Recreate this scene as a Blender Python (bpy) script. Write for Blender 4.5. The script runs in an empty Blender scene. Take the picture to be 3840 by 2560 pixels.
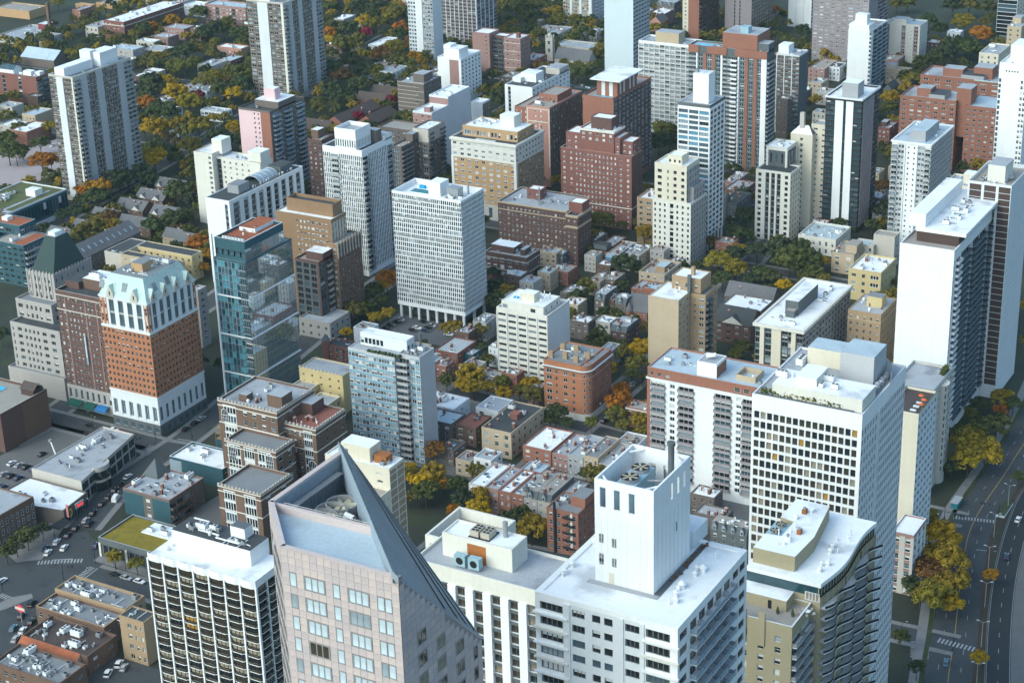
import bpy, math, random
import numpy as np
R = math.radians
SC = bpy.context.scene
# ---------------------------------------------------------------- camera, sky, sun, exposure
cd = bpy.data.cameras.new('camera'); cam = bpy.data.objects.new('camera', cd); SC.collection.objects.link(cam)
cd.sensor_width = 36.0; cd.lens = 36.0 * 6956.5 / 3840.0; cd.clip_start = 1.0; cd.clip_end = 20000
CAMP = (0.0, 0.0, 340.0)
def _cam():
    from mathutils import Matrix, Vector
    yaw, pit, rol = R(30.096), R(22.945), R(-1.7836)
    fw = Vector((-math.sin(yaw)*math.cos(pit), math.cos(yaw)*math.cos(pit), -math.sin(pit)))
    rt = Vector((math.cos(yaw), math.sin(yaw), 0)); up = rt.cross(fw)
    r2 = math.cos(rol)*rt + math.sin(rol)*up; u2 = -math.sin(rol)*rt + math.cos(rol)*up
    m = Matrix((r2, u2, -fw)).transposed().to_4x4(); m.translation = Vector(CAMP)
    return m
cam.matrix_world = _cam(); SC.camera = cam
wd = bpy.data.worlds.new('World'); SC.world = wd; wd.use_nodes = True
SUN_EL, SUN_AZ = R(38), R(205)          # compass azimuth of the veiled sun (clockwise from north)
_nt = wd.node_tree; _bg = _nt.nodes['Background']; _sk = _nt.nodes.new('ShaderNodeTexSky')
_sk.sky_type = 'NISHITA'; _sk.sun_disc = False; _sk.sun_elevation = SUN_EL; _sk.sun_rotation = SUN_AZ
_sk.air_density = 1.0; _sk.dust_density = 3.0; _sk.ozone_density = 1.5
_tn = _nt.nodes.new('ShaderNodeMix'); _tn.data_type = 'RGBA'; _tn.blend_type = 'MULTIPLY'; _tn.inputs[0].default_value = 1; _tn.inputs[7].default_value = (.84,1.02,1.0,1)   # even cool cast of the veiled sky
_nt.links.new(_sk.outputs[0], _tn.inputs[6]); _nt.links.new(_tn.outputs[2], _bg.inputs[0]); _bg.inputs[1].default_value = 0.15
sl = bpy.data.lights.new('sun', 'SUN'); so = bpy.data.objects.new('sun', sl); SC.collection.objects.link(so)
sl.energy = 0.62; sl.angle = R(65); sl.color = (1.0, 0.985, 0.975)
so.rotation_euler = (R(90) - SUN_EL, 0, math.pi - SUN_AZ); so.location = (-300, 300, 500)
SC.view_settings.view_transform = 'Standard'; SC.view_settings.look = 'None'
SC.view_settings.exposure = 0.98; SC.view_settings.gamma = 1.0
SC.cycles.max_bounces = 5; SC.cycles.diffuse_bounces = 3; SC.cycles.glossy_bounces = 3; SC.cycles.transmission_bounces = 2
SC.cycles.use_denoising = True
# ---------------------------------------------------------------- helpers
LINK = SC.collection.objects.link
RNG = random.Random(7)
MATS = {}
def mat(name, col=None, var=.16, rough=.85, streak=0., metal=0., spec=.35, scale=.12, fine=1.3, objcol=False, stain=None):
    if name in MATS: return MATS[name]
    m = bpy.data.materials.new(name); m.use_nodes = True; MATS[name] = m
    nt = m.node_tree; n = nt.nodes; l = nt.links; bs = n['Principled BSDF']
    bs.inputs['Roughness'].default_value = rough; bs.inputs['Metallic'].default_value = metal
    bs.inputs['Specular IOR Level'].default_value = spec
    tc = n.new('ShaderNodeTexCoord')
    def noise(sc, det, vec=None, mp=None):
        x = n.new('ShaderNodeTexNoise'); x.inputs['Scale'].default_value = sc; x.inputs['Detail'].default_value = det
        if mp:
            k = n.new('ShaderNodeMapping'); k.inputs['Scale'].default_value = mp; l.new(tc.outputs['Object'], k.inputs[0]); l.new(k.outputs[0], x.inputs[0])
        else: l.new(tc.outputs['Object'], x.inputs[0])
        return x.outputs[0]
    a = noise(scale, 4); b = noise(fine, 3)
    ad = n.new('ShaderNodeMath'); ad.operation = 'ADD'; l.new(a, ad.inputs[0]); l.new(b, ad.inputs[1]); fac = ad.outputs[0]
    if streak:
        s = noise(1.0, 3, mp=(.9, .9, .035)); x = n.new('ShaderNodeMath'); x.operation = 'MULTIPLY_ADD'
        x.inputs[1].default_value = streak; l.new(s, x.inputs[0]); l.new(fac, x.inputs[2]); fac = x.outputs[0]
    mr = n.new('ShaderNodeMapRange'); mr.inputs[1].default_value = .55; mr.inputs[2].default_value = 1.45 + streak
    mr.inputs[3].default_value = 1 - var; mr.inputs[4].default_value = 1 + var; l.new(fac, mr.inputs[0])
    mx = n.new('ShaderNodeMix'); mx.data_type = 'RGBA'; mx.blend_type = 'MULTIPLY'; mx.inputs[0].default_value = 1
    if objcol:
        oi = n.new('ShaderNodeObjectInfo'); l.new(oi.outputs['Color'], mx.inputs[6])
    else: mx.inputs[6].default_value = (*col, 1)
    l.new(mr.outputs[0], mx.inputs[7]); out = mx.outputs[2]
    if stain:                                # dirt and ponding patches with a shape of their own
        sn = noise(stain[1], 6); cr = n.new('ShaderNodeValToRGB'); cr.color_ramp.elements[0].position = stain[2]; cr.color_ramp.elements[1].position = stain[2] + .12
        cr.color_ramp.elements[0].color = (0, 0, 0, 1); l.new(sn, cr.inputs[0])
        m2 = n.new('ShaderNodeMix'); m2.data_type = 'RGBA'; m2.blend_type = 'MIX'; m2.inputs[7].default_value = (*stain[0], 1)
        k = n.new('ShaderNodeMath'); k.operation = 'MULTIPLY'; k.inputs[1].default_value = stain[3]; l.new(cr.outputs[0], k.inputs[0]); l.new(k.outputs[0], m2.inputs[0])
        l.new(out, m2.inputs[6]); out = m2.outputs[2]
    l.new(out, bs.inputs['Base Color'])
    return m
def glassm(name, col, rough=.08, spec=.7, metal=0.0, var=.35):
    return mat(name, col, var=var, rough=rough, spec=spec, metal=metal, scale=.25, fine=.6)
class MB:
    """collects quads and n-gons by material; build() links them as one mesh object"""
    def __init__(s): s.v = []; s.f = []; s.m = []; s.mats = []
    def mi(s, m):
        if m not in s.mats: s.mats.append(m)
        return s.mats.index(m)
    def face(s, pts, m):
        b = len(s.v); s.v.extend(pts); s.f.append(tuple(range(b, b+len(pts)))); s.m.append(s.mi(m))
    def box(s, x0, x1, y0, y1, z0, z1, m, top=None, bottom=False):
        f = s.face
        f([(x0,y0,z0),(x1,y0,z0),(x1,y0,z1),(x0,y0,z1)], m); f([(x1,y0,z0),(x1,y1,z0),(x1,y1,z1),(x1,y0,z1)], m)
        f([(x1,y1,z0),(x0,y1,z0),(x0,y1,z1),(x1,y1,z1)], m); f([(x0,y1,z0),(x0,y0,z0),(x0,y0,z1),(x0,y1,z1)], m)
        f([(x0,y0,z1),(x1,y0,z1),(x1,y1,z1),(x0,y1,z1)], top or m)
        if bottom: f([(x0,y1,z0),(x1,y1,z0),(x1,y0,z0),(x0,y0,z0)], m)
    def cyl(s, x, y, r0, r1, z0, z1, m, n=10, top=None):
        a = [(math.cos(2*math.pi*i/n), math.sin(2*math.pi*i/n)) for i in range(n)]
        for i in range(n):
            c, d = a[i], a[(i+1) % n]
            s.face([(x+c[0]*r0,y+c[1]*r0,z0),(x+d[0]*r0,y+d[1]*r0,z0),(x+d[0]*r1,y+d[1]*r1,z1),(x+c[0]*r1,y+c[1]*r1,z1)], m)
        if r1 > .01: s.face([(x+c[0]*r1,y+c[1]*r1,z1) for c in a], top or m)
    def tube(s, p, q, r, m, n=6):
        p = np.array(p, float); q = np.array(q, float); d = q-p; d /= np.linalg.norm(d)+1e-9
        u = np.cross(d, (0,0,1) if abs(d[2]) < .9 else (1,0,0)); u /= np.linalg.norm(u); w = np.cross(d, u)
        for i in range(n):
            t, k = 2*math.pi*i/n, 2*math.pi*(i+1)/n
            a = u*math.cos(t)*r+w*math.sin(t)*r; b = u*math.cos(k)*r+w*math.sin(k)*r
            s.face([tuple(p+a),tuple(p+b),tuple(q+b),tuple(q+a)], m)
    def prism(s, pts, z0, z1, m, top=None, cap=True):
        """vertical prism over a counter-clockwise outline"""
        n = len(pts)
        for i in range(n):
            a, b = pts[i], pts[(i+1) % n]
            s.face([(a[0],a[1],z0),(b[0],b[1],z0),(b[0],b[1],z1),(a[0],a[1],z1)], m)
        if cap: s.face([(p[0],p[1],z1) for p in pts], top or m)
    def mesh(s, name):
        me = bpy.data.meshes.new(name); me.from_pydata(s.v, [], s.f)
        for m in s.mats: me.materials.append(m)
        if len(s.mats) > 1: me.polygons.foreach_set('material_index', s.m)
        me.update(); return me
    def build(s, name, parent=None, loc=(0,0,0)):
        o = bpy.data.objects.new(name, s.mesh(name)); o.location = loc; o.parent = parent; LINK(o); return o
def obj(name, me, parent=None, loc=(0,0,0), rz=0., sc=None):
    o = bpy.data.objects.new(name, me); o.location = loc
    if rz: o.rotation_euler = (0,0,rz)
    if sc: o.scale = sc
    o.parent = parent; LINK(o); return o
def tag(o, label=None, cat=None, group=None, kind=None):
    if label: o['label'] = label
    if cat: o['category'] = cat
    if group: o['group'] = group
    if kind: o['kind'] = kind
    return o
def empty(name, loc, rz=0.):
    o = bpy.data.objects.new(name, None); o.location = loc; o.rotation_euler = (0,0,rz); o.empty_display_size = 1; LINK(o); return o
# ---------------------------------------------------------------- materials
W = dict(
 white=((.72,.735,.75),.13,.9), white2=((.60,.63,.66),.14,.9), offwhite=((.62,.605,.555),.14,.9), cream=((.60,.55,.45),.12,.8), stone=((.46,.43,.39),.14,.6),
 concrete=((.42,.43,.45),.12,.7), concrete_d=((.27,.28,.30),.14,.7), gray=((.33,.34,.36),.12,.5), obrown=((.25,.155,.09),.18,.35), slate=((.10,.115,.125),.2,.3), paleblue=((.52,.60,.65),.07,.6), black=((.022,.024,.028),.2,.2),
 brick_red=((.20,.085,.07),.22,.3), brick_dark=((.115,.065,.057),.24,.3), brick_or=((.35,.148,.08),.18,.3), brick_br=((.145,.09,.068),.24,.3), brick_pink=((.30,.18,.165),.18,.3),
 brick_gb=((.14,.115,.105),.2,.25), tan=((.33,.235,.15),.17,.4), tan_l=((.43,.345,.25),.16,.4), yellow=((.52,.42,.23),.12,.5), pink=((.66,.47,.50),.09,.5), salmon=((.42,.22,.18),.15,.4), ochre=((.43,.275,.15),.14,.4),
 granite=((.50,.46,.45),.2,.3), green=((.035,.06,.06),.2,.3), teal=((.03,.085,.11),.25,.2), blue=((.16,.30,.40),.15,.2), bluegray=((.24,.30,.36),.12,.4), graystone=((.36,.34,.33),.12,.5), redbr2=((.27,.12,.085),.2,.3), purple=((.26,.23,.25),.12,.4), brown_p=((.07,.045,.04),.2,.2), maroon=((.2,.04,.05),.2,.2))
def wm(k):
    c, v, s = W[k]; return mat(k, c, var=v, streak=s)
RF = dict(r_white=((.74,.76,.78),.09,((.36,.38,.41),.09,.55,.7)), r_lgray=((.33,.35,.38),.16,((.17,.18,.20),.10,.54,.7)), r_gray=((.20,.21,.225),.16,((.11,.11,.12),.12,.60,.5)), r_dark=((.055,.06,.065),.2,((.12,.12,.12),.1,.62,.5)),
 r_tan=((.30,.275,.25),.14,((.18,.165,.155),.1,.6,.5)), r_blue=((.38,.46,.52),.14,((.24,.29,.34),.1,.55,.6)), r_red=((.26,.10,.075),.2,((.15,.07,.06),.1,.6,.5)), r_rust=((.30,.09,.04),.3,((.16,.06,.04),.2,.55,.5)), r_moss=((.20,.15,.015),.35,((.10,.10,.02),.3,.55,.7)), r_grass=((.09,.10,.035),.3,((.05,.07,.02),.3,.55,.6)), r_brown=((.075,.055,.05),.2,((.04,.03,.03),.3,.6,.5)), r_shingle=((.12,.12,.13),.2,((.08,.08,.08),.3,.6,.5)), r_copper=((.42,.54,.52),.15,((.27,.36,.32),.4,.58,.6)))
def rm(k):
    if k in W: return wm(k)
    c, v, st = RF[k]; return mat(k, c, var=v, stain=st, rough=.8)
def anym(k): return k if not isinstance(k, str) else (wm(k) if k in W else rm(k) if k in RF else MATS[k])
GL = dict(dark=glassm('glass_dark', (.018,.022,.026)), sky=glassm('glass_sky', (.06,.10,.13), spec=.9), pale=glassm('glass_pale', (.26,.32,.37), rough=.15), blind=mat('blind', (.55,.56,.56), var=.12), curtain=mat('curtain', (.24,.21,.16), var=.35), amber=mat('amber_blind', (.34,.18,.03), var=.3), teal=glassm('glass_teal', (.012,.05,.065), spec=.9), tealb=glassm('glass_aqua', (.07,.25,.31), spec=1.), bronze=glassm('glass_bronze', (.05,.042,.032)), blue=glassm('glass_blue', (.10,.28,.42), spec=.9), brownp=wm('brown_p'), paleb=glassm('glass_sky_tint',(.47,.56,.62),rough=.12,var=.3), mirrorw=glassm('glass_west',(.3,.36,.4),rough=.05,metal=.6), pool=glassm('pool_water', (.05,.42,.62), rough=.05))  # palest (paleb) and sky glass: sky reflection put into the base colour
wm('white'); METAL = mat('metal_gray', (.33,.34,.36), rough=.45, metal=.4); METAL_W = mat('metal_white', (.7,.72,.73), rough=.5); METAL_B = mat('metal_blue', (.30,.45,.52), rough=.5, metal=.2); DARK = mat('dark_void', (.012,.013,.015)); RUST = mat('rust', (.30,.11,.035), var=.4, fine=3)
# ---------------------------------------------------------------- windows
WSETS = {  # what shows in a window: (kind, chance)
 'std': (('dark',5),('half',3),('blind',1),('sky',2),('pale',1)), 'dark': (('dark',7),('half',1),('sky',1)), 'blind': (('half',4),('blind',3),('dark',2),('pale',2)),
 'pale': (('pale',5),('half',3),('sky',3),('dark',2),('blind',2)), 'warm': (('bronze',9),('curtain',2.2),('dark',5),('amber',.25)), 'slab': (('dark',7),('sky',3),('half',1.2),('pale',1.2)), 'granS': (('paleb',14),('pale',4),('bronze',1)), 'granE': (('bronze',4),('curtain',4),('amber',1)), 'granW': (('sky',1),('mirrorw',3)),
 'tealb': (('tealb',6),('sky',3),('teal',3)), 'teal': (('teal',7),('sky',2),('half',1)), 'bronze': (('bronze',8),('curtain',2),('dark',2),('pale',1)), 'blue': (('blue',5),('sky',4),('pale',2),('dark',1)), 'balc': (('dark',5),('sky',3),('half',2),('pale',2))}
_WC = {}
def win_mesh(style, frame, kind):
    k = (style, frame, kind)
    if k in _WC: return _WC[k]
    b = MB(); fr = anym(frame); low = GL.get(kind, GL['dark']); up = GL['blind'] if kind in ('half',) else low
    if kind == 'half': low = GL['dark']
    t = .05 if style in ('plain', 'pane') else .07
    def q(x0,x1,z0,z1,y,m): b.face([(x0,y,z0),(x1,y,z0),(x1,y,z1),(x0,y,z1)], m)
    cols = {'sash':1,'plain':1,'pane':1,'pair':2,'tri':3,'quad':4}[style]
    if style == 'pane': q(-.5,.5,-.5,.5,.02,low)
    else:
        q(-.5,.5,-.5,-.5+t,-.03,fr); q(-.5,.5,.5-t,.5,-.03,fr); q(-.5,-.5+t,-.5+t,.5-t,-.03,fr); q(.5-t,.5,-.5+t,.5-t,-.03,fr)
        zm = .05 if style != 'plain' else 0.
        for i in range(cols):
            a = -.5+t+(1-2*t)*i/cols; c = -.5+t+(1-2*t)*(i+1)/cols
            if style == 'sash' or kind == 'half' or (style == 'quad'):
                q(a,c,-.5+t,zm,.03,low); q(a,c,zm,.5-t,.02,up)
                if style == 'sash': q(a,c,zm-.03,zm+.03,-.01,fr)
            else: q(a,c,-.5+t,.5-t,.03,low)
            if i: q(a-.025,a+.025,-.5+t,.5-t,-.02,fr)
    me = b.mesh('window'); _WC[k] = me; return me
def pick(ws, rng):
    if ws not in WSETS: return ws
    ws = WSETS[ws]; t = rng.random()*sum(c for _, c in ws)
    for k, c in ws:
        t -= c
        if t <= 0: return k
    return ws[0][0]
# facade segments: Wn = windows, Bl = blank wall, Pi = proud pier, Ba = balcony stack
def Wn(wt, n, wf=.5, hf=.55, st='sash', gl='std', fr='white2', dep=.22, span=None, strip=None, sill=.5): return ('w', wt, n, wf, hf, st, gl, fr, dep, span, strip, sill)
def Bl(wt, m=None): return ('b', wt, m)
def Pi(wt, m=None, dep=.35): return ('p', wt, m, dep)
def Ba(wt, n=1, m='white2', rail='metal_gray', out=1.2, wf=.9, hf=.72, gl='balc', rec=.25, span=None): return ('k', wt, n, m, rail, out, wf, hf, gl, rec, span)
_BC = {}
def balc_mesh(m, rail, out):
    k = (m, rail, out)
    if k in _BC: return _BC[k]
    b = MB(); mm = anym(m); rr = anym(rail); o = max(out, .12)
    b.box(-.5,.5,-o,0,-.16,.04,mm,bottom=True)
    b.box(-.5,.5,-o,-o+.05,.14,1.02,rr,bottom=True)
    if out > .3: b.box(-.5,-.485,-o+.05,0,.14,1.02,rr); b.box(.485,.5,-o+.05,0,.14,1.02,rr)
    me = b.mesh('balcony'); _BC[k] = me; return me
BLDS = []          # footprints (x0,x1,y0,y1,h) for planting
class Bld:
    def __init__(s, name, label, g=None, at=None, cat='building', group=None, cap=300):
        s.g = g; x, y = (g[0]-g[2]/2, g[1]+g[3]/2) if g else at
        s.c = (x, y); s.e = empty(name, (x, y, 0)); tag(s.e, label, cat, group); s.wins = []; s.bals = []; s.cap = cap
        s.rng = random.Random(hash(label) % 99991 if False else sum(ord(c)*(i+3) for i, c in enumerate(label)))
    def L(s, x, y): return x-s.c[0], y-s.c[1]
    def part(s, b, name): return b.build(name, s.e)
    def facade(s, b, O, u, Wd, z0, z1, n, segs, fh, wall, top, bot, rz):
        """O: left foot of the face (local), u: along, n: outward"""
        wallm = anym(wall)
        def P(a, z, d=0.): return (O[0]+u[0]*a+n[0]*d, O[1]+u[1]*a+n[1]*d, z)
        def q(a0,a1,c0,c1,m,d=0.):
            if a1-a0 > .003 and c1-c0 > .003: b.face([P(a0,c0,d),P(a1,c0,d),P(a1,c1,d),P(a0,c1,d)], m)
        def reveal(a0,a1,c0,c1,dp,m):
            b.face([P(a0,c0),P(a0,c0,-dp),P(a0,c1,-dp),P(a0,c1)], m); b.face([P(a1,c0,-dp),P(a1,c0),P(a1,c1),P(a1,c1,-dp)], m)
            b.face([P(a0,c0),P(a1,c0),P(a1,c0,-dp),P(a0,c0,-dp)], m); b.face([P(a0,c1,-dp),P(a1,c1,-dp),P(a1,c1),P(a0,c1)], m)
        zb, zt = z0+bot, z1-top
        if not segs: q(0,Wd,z0,z1,wallm); return
        nf = max(1, int(round((zt-zb)/fh))); f = (zt-zb)/nf
        q(0,Wd,z0,zb,wallm); q(0,Wd,zt,z1,wallm)
        tot = sum(sg[1] for sg in segs); a = 0.
        for sg in segs:
            sw = Wd*sg[1]/tot; k = sg[0]
            if k == 'b': q(a,a+sw,zb,zt,anym(sg[2]) if sg[2] else wallm)
            elif k == 'p':
                m = anym(sg[2]) if sg[2] else wallm; dp = sg[3]
                q(a,a+sw,zb,zt,m,dp); b.face([P(a,zb,0),P(a,zb,dp),P(a,zt,dp),P(a,zt,0)][::-1], m); b.face([P(a+sw,zb,dp),P(a+sw,zb,0),P(a+sw,zt,0),P(a+sw,zt,dp)][::-1], m); b.face([P(a,zt,dp),P(a+sw,zt,dp),P(a+sw,zt,0),P(a,zt,0)], m)
            elif k == 'w':
                _,_,nn,wf,hf,st,gl,fr,dep,span,strip,sill = sg
                spm = anym(span) if span else wallm; stm = anym(strip) if strip else wallm
                bw = sw/nn; ww = bw*wf; hh = f*hf; so_ = (f-hh)*sill
                if strip or not span: q(a,a+(bw-ww)/2,zb,zt,stm)
                else: q(a,a+(bw-ww)/2,zb,zt,spm)
                for i in range(nn):
                    x0 = a+bw*i+(bw-ww)/2; x1 = x0+ww; zc = zb
                    for j in range(nf):
                        w0 = zb+f*j+so_; q(x0,x1,zc,w0,spm); reveal(x0,x1,w0,w0+hh,dep,stm); zc = w0+hh
                        s.wins.append((P((x0+x1)/2,w0+hh/2,-dep), rz, ww, hh, st, fr, pick(gl, s.rng)))
                    q(x0,x1,zc,zt,spm)
                    q(x1, x1+(bw-ww if i < nn-1 else (bw-ww)/2), zb, zt, stm if strip or not span else spm)
            elif k == 'k':
                _,_,nn,bm,rail,out,wf,hf,gl,rec,span = sg
                spm = anym(span) if span else wallm; bw = sw/nn; ww = bw*wf; hh = f*hf
                for i in range(nn):
                    x0 = a+bw*i+(bw-ww)/2; x1 = x0+ww; zc = zb
                    q(a+bw*i,x0,zb,zt,wallm); q(x1,a+bw*(i+1),zb,zt,wallm)
                    for j in range(nf):
                        w0 = zb+f*j+.12; q(x0,x1,zc,w0,spm); reveal(x0,x1,w0,w0+hh,rec,spm); zc = w0+hh
                        s.wins.append((P((x0+x1)/2,w0+hh/2,-rec), rz, ww, hh, 'tri' if ww > 3 else 'pair', 'metal_gray', pick(gl, s.rng)))
                        s.bals.append((P((x0+x1)/2,w0,0 if out > 0 else -.02), rz, ww*1.02, bm, rail, abs(out)))
                    q(x0,x1,zc,zt,spm)
            a += sw
    def tier(s, x, y, w, d, z0, z1, wall, S=None, E=None, fh=3., top=1.2, bot=0., roof='r_lgray', par=.7, name='wall', rname='roof', pw=.4, cop=None, foot=True):
        """box with its SE corner at world x,y; facades on the south and east sides, plain walls behind"""
        lx, ly = s.L(x, y); x0, x1, y0, y1 = lx-w, lx, ly, ly+d; b = MB(); wl = anym(wall)
        if foot: BLDS.append((x-w, x, y, y+d, z1))
        s.facade(b, (x0,y0), (1,0), w, z0, z1, (0,-1), S, fh, wall, top, bot, 0.)
        s.facade(b, (x1,y0), (0,1), d, z0, z1, (1,0), E, fh, wall, top, bot, math.pi/2)
        b.face([(x1,y1,z0),(x0,y1,z0),(x0,y1,z1),(x1,y1,z1)], wl); b.face([(x0,y1,z0),(x0,y0,z0),(x0,y0,z1),(x0,y1,z1)], wl)
        cp = anym(cop) if cop else wl
        if par > 0:
            zr = z1-par; p = min(pw, w*.2, d*.2)
            for (a0,a1,c0,c1) in ((x0,x1,y0,y0+p),(x0,x1,y1-p,y1),(x0,x0+p,y0+p,y1-p),(x1-p,x1,y0+p,y1-p)):
                b.face([(a0,c0,z1),(a1,c0,z1),(a1,c1,z1),(a0,c1,z1)], cp)
            a0,a1,c0,c1 = x0+p,x1-p,y0+p,y1-p
            for (p0,p1) in (((a0,c0),(a1,c0)),((a1,c0),(a1,c1)),((a1,c1),(a0,c1)),((a0,c1),(a0,c0))):
                b.face([(p1[0],p1[1],zr),(p0[0],p0[1],zr),(p0[0],p0[1],z1),(p1[0],p1[1],z1)], wl)
        o = b.build(name, s.e)
        rb = MB()
        if par > 0: rb.face([(a0,c0,zr),(a1,c0,zr),(a1,c1,zr),(a0,c1,zr)], anym(roof))
        else: rb.face([(x0,y0,z1),(x1,y0,z1),(x1,y1,z1),(x0,y1,z1)], anym(roof))
        rb.build(rname, s.e)
        return (x-w, x, y, y+d, z1-max(par,0))
    def box(s, x, y, w, d, z0, z1, m, name='penthouse', top=None, bottom=False):
        lx, ly = s.L(x, y); b = MB(); b.box(lx-w, lx, ly, ly+d, z0, z1, anym(m), anym(top) if top else None, bottom); return b.build(name, s.e)
    def band(s, x, y, w, d, z0, z1, m, out=.25, name='cornice'):
        """string course or cornice: a proud ring round the box"""
        lx, ly = s.L(x, y); x0,x1,y0,y1 = lx-w-out, lx+out, ly-out, ly+d+out; b = MB(); mm = anym(m); f = b.face
        f([(x0,y0,z0),(x1,y0,z0),(x1,y0,z1),(x0,y0,z1)], mm); f([(x1,y0,z0),(x1,y1,z0),(x1,y1,z1),(x1,y0,z1)], mm)
        f([(x1,y1,z0),(x0,y1,z0),(x0,y1,z1),(x1,y1,z1)], mm); f([(x0,y1,z0),(x0,y0,z0),(x0,y0,z1),(x0,y1,z1)], mm)
        i = out+.05
        for z, up in ((z1,1),(z0,0)):
            for (a,b_,c,d_) in (((x0,y0),(x1,y0),(x1-i,y0+i),(x0+i,y0+i)),((x1,y0),(x1,y1),(x1-i,y1-i),(x1-i,y0+i)),((x1,y1),(x0,y1),(x0+i,y1-i),(x1-i,y1-i)),((x0,y1),(x0,y0),(x0+i,y0+i),(x0+i,y1-i))):
                p = [(*a,z),(*b_,z),(*c,z),(*d_,z)]; f(p if up else p[::-1], mm)
        return b.build(name, s.e)
    def kit(s, rf, n=6, seed=1, big=True, kinds='avsp'):
        """roof plant scattered on a roof rectangle rf = (x0,x1,y0,y1,z)"""
        r = random.Random(seed*31+int(abs(rf[0])*7)); x0,x1,y0,y1,z = rf
        for i in range(int(n*1.6)):
            k = r.choice(kinds); m = KIT[k][r.randrange(len(KIT[k]))]; sc = r.uniform(.7,1.25)
            px, py = s.L(r.uniform(x0+1.5,x1-1.5) if x1-x0 > 4 else (x0+x1)/2, r.uniform(y0+1.5,y1-1.5) if y1-y0 > 4 else (y0+y1)/2)
            obj({'a':'air_conditioner','v':'roof_vent','s':'skylight','p':'pipe','c':'chimney'}[k], m, s.e, (px,py,z), r.choice((0,math.pi/2)), (sc,sc,sc))
    def done(s):
        """the largest 300 windows and balconies become parts of their own, the rest one joined part each"""
        s.wins.sort(key=lambda t: -t[0][2]+ (0 if t[1] == 0 else .01)); fp = s.e
        for (p,rz,ww,hh,st,fr,k) in s.wins[:s.cap]: obj('window', win_mesh(st,fr,k), fp, p, rz, (ww,1,hh))
        def rest(items, nm, get):
            if not items: return
            b = MB()
            for it in items:
                me, p, rz, sx, sz = get(it); cs, sn = (1,0) if rz == 0 else (0,1) if abs(rz-math.pi/2) < 1e-6 else (math.cos(rz), math.sin(rz))
                vs = [(v.co.x*sx, v.co.y, v.co.z*sz) for v in me.vertices]
                for pl in me.polygons:
                    b.face([(p[0]+vs[i][0]*cs-vs[i][1]*sn, p[1]+vs[i][0]*sn+vs[i][1]*cs, p[2]+vs[i][2]) for i in pl.vertices], me.materials[pl.material_index])
            o = b.build(nm, fp); o['kind'] = 'stuff'
        rest(s.wins[s.cap:], 'window', lambda t: (win_mesh('pane' if t[4] == 'plain' else t[4],t[5],t[6]), t[0], t[1], t[2], t[3]))
        s.bals.sort(key=lambda t: -t[0][2])
        for (p,rz,ww,bm,rail,out) in s.bals[:s.cap]: obj('balcony', balc_mesh(bm,rail,out), fp, p, rz, (ww,1,1))
        rest(s.bals[s.cap:], 'balcony', lambda t: (balc_mesh(t[3],t[4],t[5]), t[0], t[1], t[2], 1.))
        return s.e
# roof plant prototypes
def _kit():
    K = {}
    def ac(w,d,h,m,nf):
        b = MB(); b.box(-w/2,w/2,-d/2,d/2,.25,h,m,bottom=True)
        for i in range(nf): cx = -w/2+w*(i+.5)/nf; b.cyl(cx,0,min(w/nf,d)*.38,min(w/nf,d)*.38,h,h+.18,METAL,10,DARK)
        for a in (-1,1): b.box(a*w*.4-.1,a*w*.4+.1,-d/2,d/2,0,.25,METAL)
        return b.mesh('air_conditioner')
    K['a'] = [ac(2.2,1.4,1.5,METAL_W,2), ac(1.5,1.5,1.3,METAL,1), ac(3.4,1.7,1.8,METAL_W,3), ac(1.2,1.,1.1,METAL,1)]
    def vent(r,h,cap):
        b = MB(); b.cyl(0,0,r,r,0,h,METAL_W,8); b.cyl(0,0,r*cap,r*.3,h,h+r*1.1,METAL_W,8); return b.mesh('roof_vent')
    K['v'] = [vent(.28,.9,1.7), vent(.45,.8,1.5), vent(.15,1.4,1.3)]
    b = MB(); b.box(-.8,.8,-.6,.6,0,.35,METAL_W); b.box(-.7,.7,-.5,.5,.35,.45,GL['sky']); K['s'] = [b.mesh('skylight')]
    b = MB(); b.tube((-2.2,0,.35),(2.2,0,.35),.13,METAL_W); b.tube((2.2,0,.35),(2.2,0,0),.13,METAL_W); b.tube((-2.2,0,.35),(-2.2,0,0),.13,METAL_W); K['p'] = [b.mesh('pipe')]
    b = MB(); b.box(-.5,.5,-.4,.4,0,1.7,wm('brick_red')); b.box(-.56,.56,-.46,.46,1.7,1.85,wm('stone')); b.cyl(-.2,0,.14,.11,1.85,2.3,wm('salmon'),6); b.cyl(.22,0,.14,.11,1.85,2.3,wm('salmon'),6); K['c'] = [b.mesh('chimney')]
    return K
KIT = _kit()
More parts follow.
